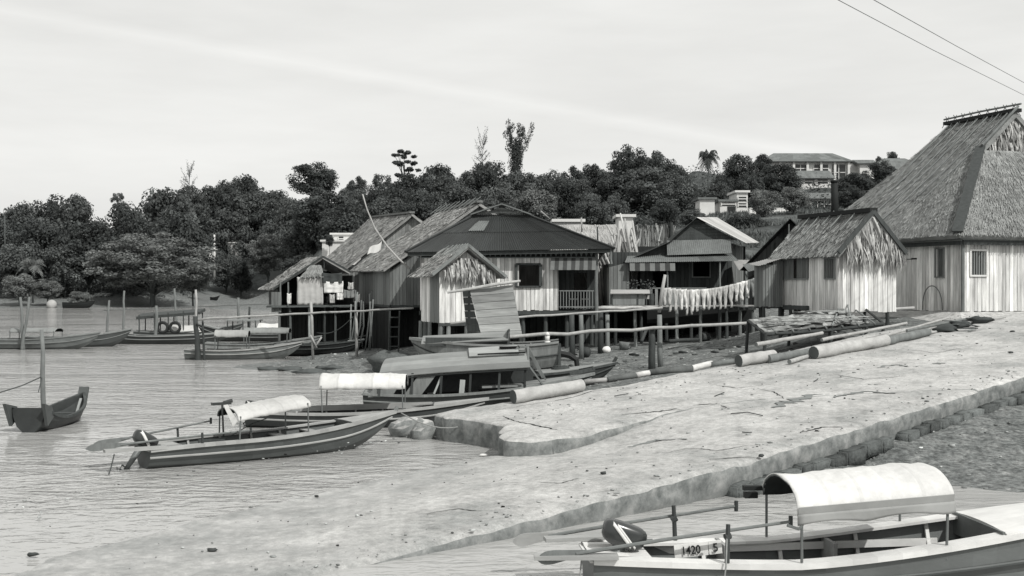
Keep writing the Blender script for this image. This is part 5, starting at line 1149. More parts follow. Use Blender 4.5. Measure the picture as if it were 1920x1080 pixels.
fr_ = MB(); fr_.beam((5.15, -.85, 1.24), (5.62, -.70, .56), .06, .05); fr_.beam((5.2, -.35, 1.78), (5.72, -.45, .72), .06, .05); fr_.beam((5.2, .45, 1.76), (5.7, .4, .72), .05, .05); fr_.beam((5.2, -.37, 1.77), (5.2, .47, 1.77), .06, .06); fr_.beam((5.15, -.85, 1.24), (5.2, -.37, 1.77), .05, .05); fr_.beam((4.75, -.4, 1.60), (4.9, -.38, 1.78), .06, .1); fr_.beam((4.9, -.38, 1.78), (5.2, -.37, 1.78), .05, .06); fr_.build('windscreen_frame', 'timber', D_)
mb = MB()
for x0, w_, dx in ((.15, .75, .5), (1.25, .55, .55)): mb.hexa([V(x0, -.80, .42), V(x0+w_, -.80, .42), V(x0+w_, -.77, .42), V(x0, -.77, .42), V(x0+dx, -.84, 1.12), V(x0+w_+dx, -.84, 1.12), V(x0+w_+dx, -.81, 1.12), V(x0+dx, -.81, 1.12)])
mb.build('slanted_side_boards', 'plank_grey', D_)
for x in (.5, 1.5, 2.4, 3.3, 4.2, 5.0):
    for s_ in (-1, 1): mb = MB(); mb.beam((x, s_*.82, .42), (x+.06, s_*.84, 1.12), .07, .07, R.gauss(0, .2)); mb.build('roof_post', 'plank_dark', D_)
mb = MB(); mb.beam((2.2, -.78, .45), (2.45, -.8, 1.0), .06, .06, .9); mb.build('side_prop', 'plank_grey', D_); mb = MB(); mb.beam((3.05, -.8, .42), (3.1, -.8, .85), .16, .05, 1.); mb.build('side_board', 'plank_grey', D_)
mb = MB(); mb.box((4.35, -.35, .58), (1.3, .55, .06)); mb.build('bench', 'deck', D_)
mb = MB(); mb.box((3.1, .45, .75), (4.6, .04, .75)); mb.build('far_side_panel', 'paint_dark', D_)
mb = MB(); mb.beam((6.5, -.25, .86), (7.35, .05, .98), .06, .10); mb.beam((6.9, .35, .92), (7.30, -.0, 1.02), .06, .10); mb.build('bow_fender_board', 'plank_dark', D_)
place(D_)
# ---- E: boat behind with high plank sides, transom to the right
pose = (1.65, 41.5, .98, 178)
E_ = boat_root('high sided grey boat behind the long covered boat, motor at its flat end', *pose[:2], pose[3], pose[2])
H = Hull(5.0, 2.1, .95, rb=.2, rs=.12, draft=.30, stern=.82, rake=.3)
hull_parts(E_, H, 'plank_grey', 'deck', 'deck', deck_u=.75, thw=(.4,), stern_u=.0, floor_z=.2, strake_m='plank_dark')
mb = MB(); mb.sheet(lambda u, v: V(lerp(1.75, 4.8, u), (2*v-1)*lerp(.86, .70, u), 1.36-.25*abs(2*v-1)**2-.16*u), 10, 8, .05, lambda u, v: .12*math.sin(v*40)); mb.build('roof', 'deck', E_)
mb = MB(); mb.box((1.78, 0, 1.2), (.05, 1.6, .5)); mb.build('cabin_end', 'paint_dark', E_)
for s_ in (-1, 1): mb = MB(); mb.box((3.2, s_*.70, 1.05), (2.9, .04, .3)); mb.build('cabin_side', 'plank_dark', E_)
mb = MB(); mb.beam((-.03, .78, -.1), (-.03, .80, 1.0), .09, .09); mb.build('stern_post', 'plank_dark', E_)
mb = MB(); mb.tube([(-.05, .1, .62), (-.38, .1, .55), (-.62, .12, .40), (-.66, .12, .12)], [.10, .11, .10, .09], 8); mb.build('outboard_leg', 'rubber', E_)
place(E_)
mb = MB(); p = V(1.23, 40.75, 2.0)
mb.tube([p, p+V(0, 0, .06)], .10, 8); mb.tube([p+V(0, 0, .06), p+V(0, 0, .26)], [.07, .085], 8); mb.tube([p+V(0, 0, .26), p+V(0, 0, .34), p+V(0, 0, .38)], [.10, .06, .02], 8)
one(mb, 'lantern', 'paint_white', 'small white lantern standing on the rail of the high sided boat', 'lantern')
# ---- F: pointed boat right of it
pose = (-1.2, 39.6, .55, 8)
F_ = boat_root('low pointed boat with grey deck and coiled rope, its bow on the mud', *pose[:2], pose[3], pose[2], pitch=1.5)
H = Hull(4.6, 1.5, .42, rb=.26, rs=.05, draft=.2, stern=.7, rake=.3)
hull_parts(F_, H, 'paint_dark', 'plank_dark', 'deck', deck_u=.45, thw=(.2,), stern_u=.1, floor_z=.05)
mb = MB(); mb.tube([(4.75, 0, .68), (4.86, 0, .86)], .06, 7); mb.build('stem_head', 'timber_dark', F_)
place(F_)
mb = MB(); q = toworld(pose, (2.9, -.1, .56))
mb.tube([q+V(.35*math.cos(a_*.7)*(1-.012*a_)+.05*math.sin(a_*3), .22*math.sin(a_*.7)*(1-.012*a_), .012*a_*.3+.03) for a_ in range(36)], .022, 5); one(mb, 'rope_coil', 'rope_dark', 'coil of dark rope on the grey deck of the low pointed boat', 'rope')
# ---- G: small upswept boat seen end on
pose = (-13.15, 31.9, 0, 90)
G_ = boat_root('small dark open boat with horned ends, seen end-on, tied to a pole', *pose[:2], pose[3])
H = Hull(3.9, 1.22, .31, rb=.40, rs=.36, draft=.12, stern=.74, rake=.2)
hull_parts(G_, H, 'paint_dark', 'plank_dark', 'plank_dark', deck_u=1., thw=(.35, .6), stern_u=0, floor_z=.02, gw=.05, strake=False)
for s_ in (-1, 1): mb = MB(); p = H.pt(0, 0, s_); mb.hexa([p+V(.5, 0, -.28), p+V(.5, s_*.06, -.28), p+V(.0, s_*.08, -.5), p+V(.0, 0, -.5), p+V(.35, 0, .0), p+V(.35, s_*.06, .0), p+V(-.32, s_*.12, .14), p+V(-.32, s_*.03, .14)]); mb.build('stern_horn', 'paint_mid', G_)
mb = MB(); p = H.pt(1, 0, 1); mb.beam(p+V(-.15, 0, -.35), p+V(.10, 0, .16), .30, .06, 0, up=(1, 0, .5)); mb.build('stem_head', 'paint_mid', G_)
mb = MB(); mb.beam((2.9, -.2, .1), (3.2, -.25, .62), .07, .03, .6); mb.build('loose_board', 'plank_grey', G_)
place(G_)
# ---- H etc.: middle-distance boats
def sampan(lab, x, y, deg, L, B, D, hm, gm_='plank_grey', dm='deck', rb=.4, rs=.08, z=0, canopy=None, cm='canvas_grey', deck_u=.78, extra=None, thw=(.3, .5, .65)):
    o = boat_root(lab, x, y, deg, z); H = Hull(L, B, D, rb=rb, rs=rs, draft=.15, stern=.66, rake=.35)
    hull_parts(o, H, hm, gm_, dm, deck_u=deck_u, thw=thw, stern_u=.1, floor_z=0.)
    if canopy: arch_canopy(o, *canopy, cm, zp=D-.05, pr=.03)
    if extra: extra(o, H)
    place(o); return o
sampan('grey boat with a low rumpled awning, cut by the left edge', -33.8, 74, -1.5, 7.6, 1.5, .62, 'paint_grey', rb=.45, canopy=(2.4, 5.3, .66, 1.05, 1.32), cm='cloth_grey')
sampan('plain dark boat whose bow shows just beyond the grey boat with the rumpled awning', -31.6, 76.5, 3, 6.4, 1.5, .62, 'paint_mid', rb=.55)
sampan('long low black boat with pale gunwale before the boat with the flat awning', -27.7, 80.5, 0, 8.2, 1.6, .55, 'paint_dark', rb=.25, gm_='deck', rs=.3)
def jx(o, H):
    mb = MB(); mb.sheet(lambda u, v: V(lerp(.3, 4.9, u), (2*v-1)*.85, 1.62+.36*u+.22*v), 8, 4, .20); mb.build('awning', 'plank_dark', o)
    for x in (.5, 1.6, 2.6, 3.7, 4.7):
        for s_ in (-1, 1): mb = MB(); mb.beam((x, s_*.75, .55), (x, s_*.78, 1.82+.08*x), .07, .07); mb.build('awning_post', 'plank_dark', o)
    mb = MB(); mb.sheet(lambda u, v: V(lerp(2.9, 5.0, u), -.8+.1*v, lerp(.62, 1.15, v)-.08*math.sin(PI*u)), 8, 4, .04); mb.build('side_cloth', 'canvas', o)
J_ = sampan('dark ferry boat with a flat sloping awning on posts and a white side cloth', -27.6, 86, 1, 7.6, 1.7, .60, 'paint_mid', rb=.65, extra=jx)
for x in (-25.3, -24.4):
    mb = MB(); mb.tube([(x+.36*math.cos(2*PI*i/16), 84.95, .95+.36*math.sin(2*PI*i/16)) for i in range(17)], .11, 8, cap=False); one(mb, 'tyre', 'rubber', ('left' if x < -25 else 'right')+' of two black tyre fenders on the ferry boat with the flat awning', 'tyre', 'tyres hung on the ferry boat')
def kx(o, H):
    mb = MB(); mb.sheet(lambda u, v: V(lerp(2.6, 4.9, u), (2*v-1)*.8, 1.55-.08*(2*v-1)**2), 6, 4, .06); mb.build('awning', 'plank_grey', o)
    for x in (2.8, 3.7, 4.8):
        for s_ in (-1, 1): mb = MB(); mb.beam((x, s_*.72, .5), (x, s_*.75, 1.52), .07, .07); mb.build('awning_post', 'plank_dark', o)
    mb = MB(); mb.sheet(lambda u, v: V(lerp(.6, 2.7, u), -.85+1.7*v, 1.25-.5*(2*v-1)**2+.05*math.sin(u*8)), 8, 8, .05); mb.build('tarpaulin', 'canvas', o)
    mb = MB(); mb.sheet(lambda u, v: V(lerp(-.6, .7, u), -.85+1.7*v, 1.05-.45*(2*v-1)**2+.05*math.sin(u*8)), 6, 8, .05); mb.build('tarpaulin', 'canvas', o)
sampan('black boat with a pointed upturned bow to the left and pale tarpaulins over its middle', -15.4, 84, 179, 6.9, 1.6, .55, 'paint_dark', rb=.75, extra=kx)
sampan('grey boat with a light barrel awning, nearest of the moored group beyond the mud spit', -17.7, 63.6, 6, 6.0, 1.5, .50, 'paint_grey', rb=.45, canopy=(1.6, 3.4, .62, 1.2, 1.58), cm='canvas_grey', gm_='paint_pale')
sampan('boat with a long ragged pale awning lying behind the light half barrel awning boat', -17.8, 68, 3, 6.4, 1.6, .62, 'plank_grey', rb=.45, canopy=(2.3, 4.9, .68, 1.22, 1.55), cm='cloth_grey', gm_='plank_grey')
def nx_(o, H): mb = MB(); mb.box((7.35, 0, .55), (.45, .75, .95), .3); mb.build('stem_block', 'plank_dark', o)
sampan('long black flat boat aground along the edge of the mud below the leaning poles', -13.4, 66.4, 1, 4.7, 1.6, .55, 'black', rb=.28, z=.12, gm_='plank_dark', deck_u=.85)
sampan('second black hull behind the long flat boat, under the horizontal mooring pole', -13.0, 70.3, 3, 4.0, 1.3, .6, 'black', rb=.4, gm_='plank_dark')
def far_hull(lab, px0, px1, py, Y, D): 
    x0 = (px0-CX)/F*Y; L = (px1-px0)/F*Y; sampan(lab, x0, Y, 0, L, L*.22, D, 'black', rb=.4, z=max(0, hgt(x0+L/2, Y))+.05, gm_='black', dm='plank_dark', thw=(), deck_u=.8)
far_hull('black hull drawn up on the far beach left of the big mangrove bush', 118, 176, 562, 206, .9)
far_hull('small black hull on the far beach close to the open hut', 483, 510, 545, 283, .7)
far_hull('tiny dark boat on the far beach below the bushes by the pale utility pole', 394, 410, 546, 268, .6)
mb = MB(); p = P(97, 577, 208); p.z = 0; mb.blob(p+V(0, 0, .55), .9, .9, .9, 12, 8, .02); o = one(mb, 'mooring_buoy', 'plaster_grey', 'round pale buoy floating near the far left shore', 'buoy')
# ---- poles standing in the water
def wpole(lab, bx_, tx, ty, Y, r, m='timber', y2=None, zb=-.6):
    x0 = (bx_-CX)/F*Y; t_ = P(tx, ty, Y); b_ = V(x0, Y, zb); n = 5
    mb = MB(); mb.tube([lerp(b_, t_, i/n)+V(R.gauss(0, min(.03, r*.25)), 0, 0)*(0 < i < n) for i in range(n+1)], [lerp(r*1.1, r*.75, i/n) for i in range(n+1)], 7); one(mb, 'mooring_pole', m, lab, 'pole')
wpole('left pole of the crossed pair by the grey awning boat', 45, 38, 557, 72.8, .10); wpole('right pole of the crossed pair by the grey awning boat', 40, 55, 557, 72.5, .10)
wpole('thin mooring pole at the left tip of the long low black boat', 197, 205, 563, 79, .09)
wpole('dark pole standing just left behind the ferry boat with the flat awning', 231, 233, 545, 92, .10); wpole('pole rising through the right end of the flat awning', 334, 327, 541, 92, .10)
wpole('tall thin pole behind the thick dark post', 370, 367, 543, 82, .10, 'stick'); wpole('short stub pole above the flat awning', 293, 293, 573, 84.5, .13)
wpole('thick dark mooring post at the stern of the light half barrel awning boat', 374, 366, 593, 62.8, .16, 'timber_dark'); wpole('thin post with a crosspiece beside the thick dark mooring post', 383, 380, 600, 62.7, .07, 'timber_dark')
wpole('pole left of the pale tarpaulins on the black upturned boat', 447, 447, 558, 88, .12); wpole('slightly leaning pole right of the awning on the black upturned boat', 465, 468, 575, 87, .10, 'timber_dark')
wpole('thick pole that the small horned boat is tied to', 84, 78, 618, 33.6, .075, 'timber', zb=-.5)
mb = MB(); q = P(79, 706, 33.6); mb.tube([q, P(40, 722, 32.8)-V(0, 0, .02), P(-30, 745, 31.5)], .016, 5); one(mb, 'mooring_rope', 'rope_dark', 'rope running left from the pole of the small horned boat', 'rope')
mb = MB(); mb.tube([q, P(72, 735, 33)], .014, 5); one(mb, 'mooring_rope', 'rope_dark', 'short rope hanging from the pole down to the small horned boat', 'rope')
def hpole(lab, pts, r, m='stick', nm='rail_pole'):
    pts = [P(*p) for p in pts]; out = []
    for a, b in zip(pts, pts[1:]): out += [lerp(a, b, i/5)+V(0, 0, R.gauss(0, r*.3)) for i in range(5)]
    out.append(pts[-1]); mb = MB(); mb.tube(out, [lerp(r, r*.8, i/(len(out)-1)) for i in range(len(out))], 7); return one(mb, nm, m, lab, 'pole')
hpole('long thin pole lashed level from the dark mooring post towards the little stilt hut', [(372, 599, 62.5), (525, 590, 62), (660, 584, 61), (775, 578, 59)], .06)
hpole('far floating boom stretched across the water behind the ferry boat', [(195, 582, 108), (330, 577, 104), (525, 569, 96)], .05, 'timber', 'boom')
for lab, a, b, c, d, Y in (('pale upright post carrying the level pole in front of the open hut', 587, 650, 583, 566, 61.6), ('pale upright post carrying the level pole by the leaning poles', 669, 642, 668, 584, 61)):
    mb = MB(); mb.tube([V((a-CX)/F*Y, Y, -.1), P((a+c)/2, (d+640)/2, Y), P(c, d, Y)], .075, 7); one(mb, 'rail_post', 'stick', lab, 'post')
mb = MB(); mb.tube([P(582, 628, 61.5), P(594, 652, 61.5)], .05, 6); mb.tube([P(603, 632, 61.5), P(590, 652, 61.5)], .05, 6); one(mb, 'prop_sticks', 'stick', 'crossed prop sticks at the foot of the post before the open hut', 'sticks')
mb = MB(); mb.tube([lerp(P(594, 624, 64), P(662, 594, 63), i/10)-V(0, 0, .35*math.sin(PI*i/10)) for i in range(11)], .022, 5); one(mb, 'slack_rope', 'rope_dark', 'slack rope drooping in the shade under the open hut', 'rope')
# ================================================================ walkways, washing, rack, logs
h = thing('boardwalk', 'narrow plank walkway on stilts in front of the tin roofed house', 'walkway', (8, 55, 3))
mb = MB()
for i in range(3): mb.beam((4.15, 54.1+i*.32, 3.02), (11.3, 54.6+i*.32, 3.05), .27, .05, R.gauss(0, .15))
mb.build('deck', 'timber_pale', h); mb = MB(); mb.beam((4.1, 53.95, 2.9), (11.3, 54.4, 2.93), .09, .12, -.4); mb.build('bearer', 'plank_dark', h)
for x in (4.4, 5.7, 6.9, 7.6, 8.7, 9.6, 9.95, 10.6, 11.2): mb = MB(); post(mb, x, 54.1+R.uniform(0, .6), .9, 3.0, .08, R.uniform(-.3, .4)); mb.build('stilt', 'timber_dark' if R.random() < .6 else 'timber', h)
mb = MB(); mb.box((8.9, 55.6, 2.55), (5.0, .06, .7), -.3); mb.build('underhouse_shade_board', 'black', h)  # black board standing for the shadow under the tin house
hpole('pale rail pole running level past the foot of the porch of the hipped house', [(845, 607, 49.5), (975, 594, 50.5), (1120, 585, 51.5), (1242, 577, 52.5)], .055)
hpole('thicker pale rail pole ending at the drying rack, lowest of the level poles', [(852, 633, 43.2), (1025, 628, 43.4), (1225, 615, 43.8), (1403, 606, 43.8)], .075)
hpole('short pale pole lying on the walkway before the wire coop', [(1122, 579, 52.8), (1200, 578, 52.9), (1242, 577, 53)], .08, 'timber_pale')
def mpost(lab, px, ft, tp, Y, r, m):
    x = (px-CX)/F*Y; mb = MB(); post(mb, x, Y, CH-(ft-HY)/F*Y-.25, CH-(tp-HY)/F*Y, r, R.uniform(-.2, .3)); one(mb, 'mud_post', m, lab, 'post')
mpost('thick dark post under the lowest pale rail pole', 1222, 690, 612, 44, .13, 'timber_dark'); mpost('paler post lashed behind the thick dark post under the lowest rail pole', 1236, 680, 590, 44.4, .10, 'timber')
mpost('dark post of the pair below the porch corner of the hipped house', 1126, 656, 586, 52, .13, 'timber_dark'); mpost('light post of the pair below the porch corner of the hipped house', 1139, 654, 590, 52.2, .10, 'timber')
mpost('dark stout post left of the pair below the porch', 1072, 660, 590, 50.5, .12, 'timber_dark'); mpost('grey post standing right beside the stout one below the porch', 1089, 662, 590, 50.3, .10, 'timber')
mb = MB(); mb.tube([P(1236, 586, 53.1), P(1241, 548, 53.1), P(1247, 515, 53.1)], [.09, .085, .07], 7); one(mb, 'line_pole', 'stick', 'leaning pale pole holding up the left end of the washing line', 'pole')
la, lb = P(1244, 539, 53.1), P(1434, 516, 53.6)
def lpt(k): return lerp(la, lb, k)-V(0, 0, .30*math.sin(PI*k)*(.8+.4*(1-k)))
mb = MB(); mb.tube([lpt(i/20) for i in range(21)], .014, 5); one(mb, 'washing_line', 'rope_dark', 'sagging line hung with pale trousers in front of the tin roofed house', 'line')
ords = 'first second third fourth fifth sixth seventh eighth ninth tenth eleventh twelfth thirteenth fourteenth fifteenth sixteenth seventeenth eighteenth'.split()
d_ = (lb-la).normalized()
for i in range(18):
    k = lerp(.035, .965, i/17); p = lpt(k); L = R.uniform(.78, 1.18)*(1 if i < 12 else .85); w_ = R.uniform(.13, .17); sp = R.uniform(.05, .15); ph = R.uniform(0, 9)
    mb = MB()
    for s_ in (-1, 1):
        def fn(u, v, s_=s_):
            c = (w_*.5+sp*v*.6)*s_; ww = lerp(w_*.54, w_*.27, v**.8)
            q = p+d_*(c+(2*u-1)*ww)-V(0, 0, L*v)
            return q+V(0, -.03*math.sin(PI*u)-.05*noise.noise(V(v*4, ph, s_))-.05*v*noise.noise(V(ph, 2, s_)), 0)+d_*(.05*noise.noise(V(v*3, ph, s_*2)))
        mb.sheet(fn, 5, 10, .035, lambda u, v: R.gauss(0, .08))
    m_ = 'cloth_pale' if i < 13 and R.random() < .75 else ('cloth_white' if i < 15 else 'cloth_grey')
    t_ = one(mb, 'trousers', m_, {'cloth_pale': 'pale', 'cloth_white': 'white', 'cloth_grey': 'greyish'}[m_]+f' pair of trousers, {ords[i]} along the washing line from the leaning pole', 'trousers', 'trousers on the washing line')
h = thing('wire_coop', 'low wire sided coop with a pale lid on the walkway before the tin roofed house', 'coop', (5.6, 55.2, 3.05))
mb = MB(); mb.sheet(lambda u, v: V(lerp(4.6, 6.45, u)+.1*v, lerp(54.85, 55.9, v), lerp(3.62, 3.78, v)), 4, 3, .04); mb.build('lid', 'tin_light', h)
mb = MB(); mb.box((5.45, 55.05, 3.33), (1.55, .04, .5)); mb.box((5.45, 55.8, 3.33), (1.55, .04, .5)); mb.build('mesh_side', 'plank_grey', h)
for x in (4.7, 5.9, 6.3): mb = MB(); mb.beam((x, 55.0, 3.05), (x, 55.0, 3.62), .05, .05); mb.build('coop_post', 'plank_dark', h)
mb = MB(); mb.box((6.28, 55.3, 3.45), (.32, .5, .18)); mb.build('nest_box', 'plaster_grey', h)
h = thing('potted_plants', 'clump of dark potted plants on the porch behind the wire coop', 'plants', (6.2, 57, 3.0))
mb = MB()
for i in range(160):
    c = V(R.uniform(5.6, 6.9), 57+R.gauss(0, .15), R.uniform(3.6, 4.25)); a_ = R.uniform(0, 6); d = V(math.cos(a_), math.sin(a_)*.5, R.uniform(-.3, .8))*.14; s_ = V(-d.y, d.x, .05)*.35; mb.quad(c-s_*.2, c+d*.5-s_, c+d, c+d*.5+s_, R.gauss(0, .4))
mb.build('leaves', 'leaf', h)
for x in (5.8, 6.3, 6.75): mb = MB(); mb.tube([(x, 57, 2.9), (x, 57, 3.3), (x, 57, 3.6)], [.12, .17, .15], 8); mb.build('pot', 'plank_dark', h)
# ---- drying rack
h = thing('drying_rack', 'sagging drying rack of poles covered with torn matting between the hut and the ramp', 'rack', (11, 42.5, 1.6))
nl, nr, fl_, fr2 = P(1436, 627, 40.8), P(1657, 607, 42.6), P(1403, 602, 43.4), P(1622, 579, 45.6)
mb = MB(); mb.tube([nl, lerp(nl, nr, .5)+V(0, 0, -.06), nr], .06, 7); mb.tube([fl_, fr2], .055, 7); mb.tube([nl, fl_], .05, 7); mb.tube([nr, fr2], .05, 7)
mb.build('frame', 'timber_dark', h)
for i in range(7):
    k = (i+.6)/7.2; mb = MB(); mb.tube([lerp(nl, nr, k)+V(0, -.1, .03), lerp(fl_, fr2, k+R.gauss(0, .03))+V(0, .1, .03)], .03, 6, R.uniform(-.2, .6)); mb.build('cross_pole', 'timber', h)
mb = MB()
def rackp(u, v): return lerp(lerp(nl, nr, u), lerp(fl_, fr2, u), v)
mb.sheet(lambda u, v: rackp(lerp(.0, .84, u), lerp(.06, .97, v))+V(0, 0, .07+.09*noise.noise(V(u*7, v*5, 1))-.05*math.sin(u*9)*math.sin(v*3)), 24, 10, .03, lambda u, v: R.gauss(0, .3)); mb.build('matting', 'thatch', h)
mb = MB()
for i in range(26):
    u, v = R.uniform(.02, .85), R.uniform(.05, .9); p = rackp(u, v)+V(0, 0, .2); a_ = R.gauss(.1, .5); l = R.uniform(.4, 1.4); d = V(math.cos(a_), math.sin(a_), 0)*l/2; s_ = V(-d.y, d.x, 0).normalized()*R.uniform(.03, .14)
    mb.hexa([p-d-s_, p+d-s_, p+d+s_, p-d+s_, p-d-s_+V(0, 0, .02), p+d-s_+V(0, 0, .02), p+d+s_+V(0, 0, .02), p-d+s_+V(0, 0, .02)], R.gauss(0, .5))
mb.build('loose_matting', 'thatch', h)
for p, z in ((nl, 1.3), (nr, 1.6), (fl_, 1.3), (fr2, 1.9), (lerp(nl, nr, .55), 1.4), (lerp(fl_, fr2, .35), 1.4), (lerp(fl_, fr2, .7), 1.6), (lerp(nl, nr, .85), 1.5)): mb = MB(); mb.tube([V(p.x-.1, p.y, z-.15), p+V(0, 0, .04)], .06, 7); mb.build('leg', 'timber_dark', h)
mb = MB(); mb.tube([rackp(.55, -.02)+V(0, 0, .12), rackp(.76, .95)+V(0, 0, .15)], .03, 6, .4); mb.tube([rackp(.72, .0)+V(0, 0, .12), rackp(.85, 1.05)+V(0, 0, .25)], .03, 6, .4); mb.build('loose_pole', 'timber', h)
one((lambda m: (m.tube([rackp(.86, 1.0)+V(-.05, .1, .0), rackp(.86, 1.0)+V(-.05, .1, .34)], [.12, .08], 8), m)[1])(MB()), 'tin_can', 'plaster_grey', 'dented can standing on the far edge of the drying rack', 'can')
one((lambda m: (m.beam(P(1612, 583, 46.2), P(1713, 577, 46.6), .16, .10), m)[1])(MB()), 'plank', 'timber_pale', 'pale plank laid level from the fringed hut towards the largest house', 'plank')
one((lambda m: (m.box((14.45, 45.9, 2.25), (1.9, .1, .5)), m)[1])(MB()), 'retaining_board', 'black', 'black board wall in the hollow below the pale plank', 'board')
# ---- logs on the ramp edge
def log(lab, p0, p1, r, m='timber_pale', r1=None, nm='log', lift=0., y_off=None, bend=0.):
    a, b = rsurf(*p0), rsurf(*p1); r1 = r1 or r*.92; a.z += r*.92+lift; b.z += r1*.92+lift; d = b-a; n = 8
    def c(i): k = i/n; return lerp(a, b, k)+V(0, bend*math.sin(PI*k), 0)+V(R.gauss(0, r*.10), R.gauss(0, r*.10), R.gauss(0, r*.05))
    t = thing(nm, lab, 'log' if r > .07 else 'pole', a-V(0, 0, r)); P_ = [c(i) for i in range(n+1)]
    mb = MB(); mb.tube(P_, [lerp(r, r1, i/n)*(R.uniform(.91, 1.07) if 0 < i < n else 1) for i in range(n+1)], 12, 0, cap=False); o = mb.build('bark_surface' if False else 'trunk', m, t, True)
    for e, rr, s_ in ((0, r, -1), (n, r1, 1)):
        mb = MB(); dd = d.normalized()*s_*.004; mb.tube([P_[e]-dd*4, P_[e]+dd], rr*.985, 12, 0); mb.build('cut_end', 'plank_grey' if r < .15 else 'bark', t)
    return t
log('big barkless log alone at the left, across the ramp edge behind the broken slab', (962, 757), (1092, 735), .19)
log('thick log with a dark cut end, left end of the row along the ramp edge', (1386, 688), (1452, 676), .185)
log('thin crooked log lying past the dark cut end of the thick log', (1440, 680), (1530, 664), .13, 'timber')
log('longest pale log on the ramp edge, below the drying rack', (1524, 674), (1660, 648), .20)
log('dark squared log lying beyond the longest pale log', (1660, 648), (1740, 630), .15, 'timber')
def rod(lab, p0, p1, r, lift=.05, m='stick', bend=0.): return log(lab, p0, p1, r, m, r*.75, 'pole', lift, bend=bend)
rod('pale crooked pole resting on the thick log with the dark cut end', (1418, 668), (1542, 645), .075, .30); rod('short knotted pale pole lying under the end of the longest log', (1480, 684), (1530, 668), .07, .02)
rod('long thin pole slanting up behind the longest log', (1540, 655), (1700, 622), .06, .25); rod('pale pole whose tip sticks up over the scrap heap', (1655, 640), (1778, 604), .05, .1)
rod('grey pole running along the top of the ramp edge to the scrap heap', (1700, 628), (1835, 600), .055, .08, 'timber'); rod('thin pole beyond the scrap heap at the top of the ramp', (1790, 612), (1885, 598), .045, .03)
rod('short pale pole in front of the scrap heap', (1730, 630), (1755, 626), .06, .02)
h = thing('bamboo_line', 'jointed pale bamboo laid end to end along the ramp edge beyond the lone log', 'bamboo', rsurf(1100, 722))
prev = None
for i, (a, b) in enumerate((((1096, 722), (1142, 717)), ((1140, 718), (1196, 710)), ((1194, 711), (1222, 705)), ((1218, 706), (1298, 697)), ((1296, 697), (1334, 688)), ((1332, 689), (1388, 681)))):
    p, q = rsurf(*a), rsurf(*b); r = (.075, .085, .09, .10, .095, .085)[i]; mb = MB(); mb.tube([p+V(0, 0, r), lerp(p, q, .5)+V(0, 0, r*1.1), q+V(0, 0, r)], [r, r*.93, r], 9, (-.2, -.3, .5, -.35, .5, -.1)[i]); mb.build('bamboo_length', 'timber_pale' if i % 2 == 0 else 'timber', h, True)
h = thing('scrap_heap', 'low heap of dark scrap boards and cloth at the top of the ramp edge', 'heap', rsurf(1800, 612))
for i in range(12):
    p = rsurf(R.uniform(1758, 1850), R.uniform(606, 624)); a_ = R.gauss(.6, .5); l = R.uniform(.3, 1.1); d = V(math.cos(a_), math.sin(a_), R.gauss(0, .12))*l/2; z = R.uniform(.05, .22)
    mb = MB(); mb.beam(p-d+V(0, 0, z), p+d+V(0, 0, z), R.uniform(.06, .2), .03, R.gauss(0, .4)); mb.build('board', 'plank_dark' if i % 3 else 'plank_grey', h)
for i, (px, py) in enumerate(((1772, 622), (1800, 614), (1838, 606))): mb = MB(); p = rsurf(px, py); mb.blob(p+V(0, 0, .1), .4, .25, .14, 12, 8, .35, 0, i+3); mb.build('rag', 'cloth_dark', h, True)
tw = tw
for i, (a, b, c, lab) in enumerate((((1370, 777), (1402, 775), (1430, 781), 'curved dark stick near the middle of the ramp'), ((1152, 744), (1165, 742), (1178, 740), 'short stubby stick below the bamboo line'),
     ((1340, 744), (1350, 740), (1358, 737), 'small twig right of the stubby stick'), ((1392, 810), (1400, 812), (1410, 811), 'dark chip of wood near the worn near edge'), ((1352, 763), (1358, 764), (1362, 766), 'tiny chip left of the curved stick'), ((1526, 717), (1530, 715), (1534, 712), 'small dark twig above the damp stain'))):
    mb = MB(); mb.tube([rsurf(*q)+V(0, 0, .02) for q in (a, b, c)], .012, 6); one(mb, 'stick', 'timber_dark', lab, 'stick')
for i, (px, py, lab) in enumerate(((1132, 889, 'small dark pebble on the worn lower ramp'), (1427, 855, 'pebble above the near edge of the ramp'), (1895, 663, 'flat dark scrap at the far right of the ramp'), (1898, 622, 'flat dark mark of debris near the top right of the ramp'), (397, 1034, 'dark stone in the wet lower end of the ramp'), (60, 1043, 'dark stone at the lowest left corner of the wet ramp'), (905, 855, 'small white shell below the broken slab'))):
    mb = MB(); p = rsurf(px, py) if i < 6 else P(905, 855, 27.4); mb.blob(p+V(0, 0, .02), .06+.03*(i > 1), .05, .03, 8, 6, .25, 0, i); one(mb, 'pebble', 'timber_dark' if i < 6 else 'paint_white', lab, 'stone')
mb = MB(); p = V(-3.9, 31.6, .0)
for i, (x, y, s_) in enumerate(((-2.75, 31.1, .42), (-2.3, 30.6, .3))): mb.blob((x, y, .16), s_*1.1, s_*.7, .34, 14, 9, .25, R.gauss(0, .1), i)
one(mb, 'broken_slab', rmat, 'rounded lump of broken concrete in the water at the tip of the slab', 'rubble')
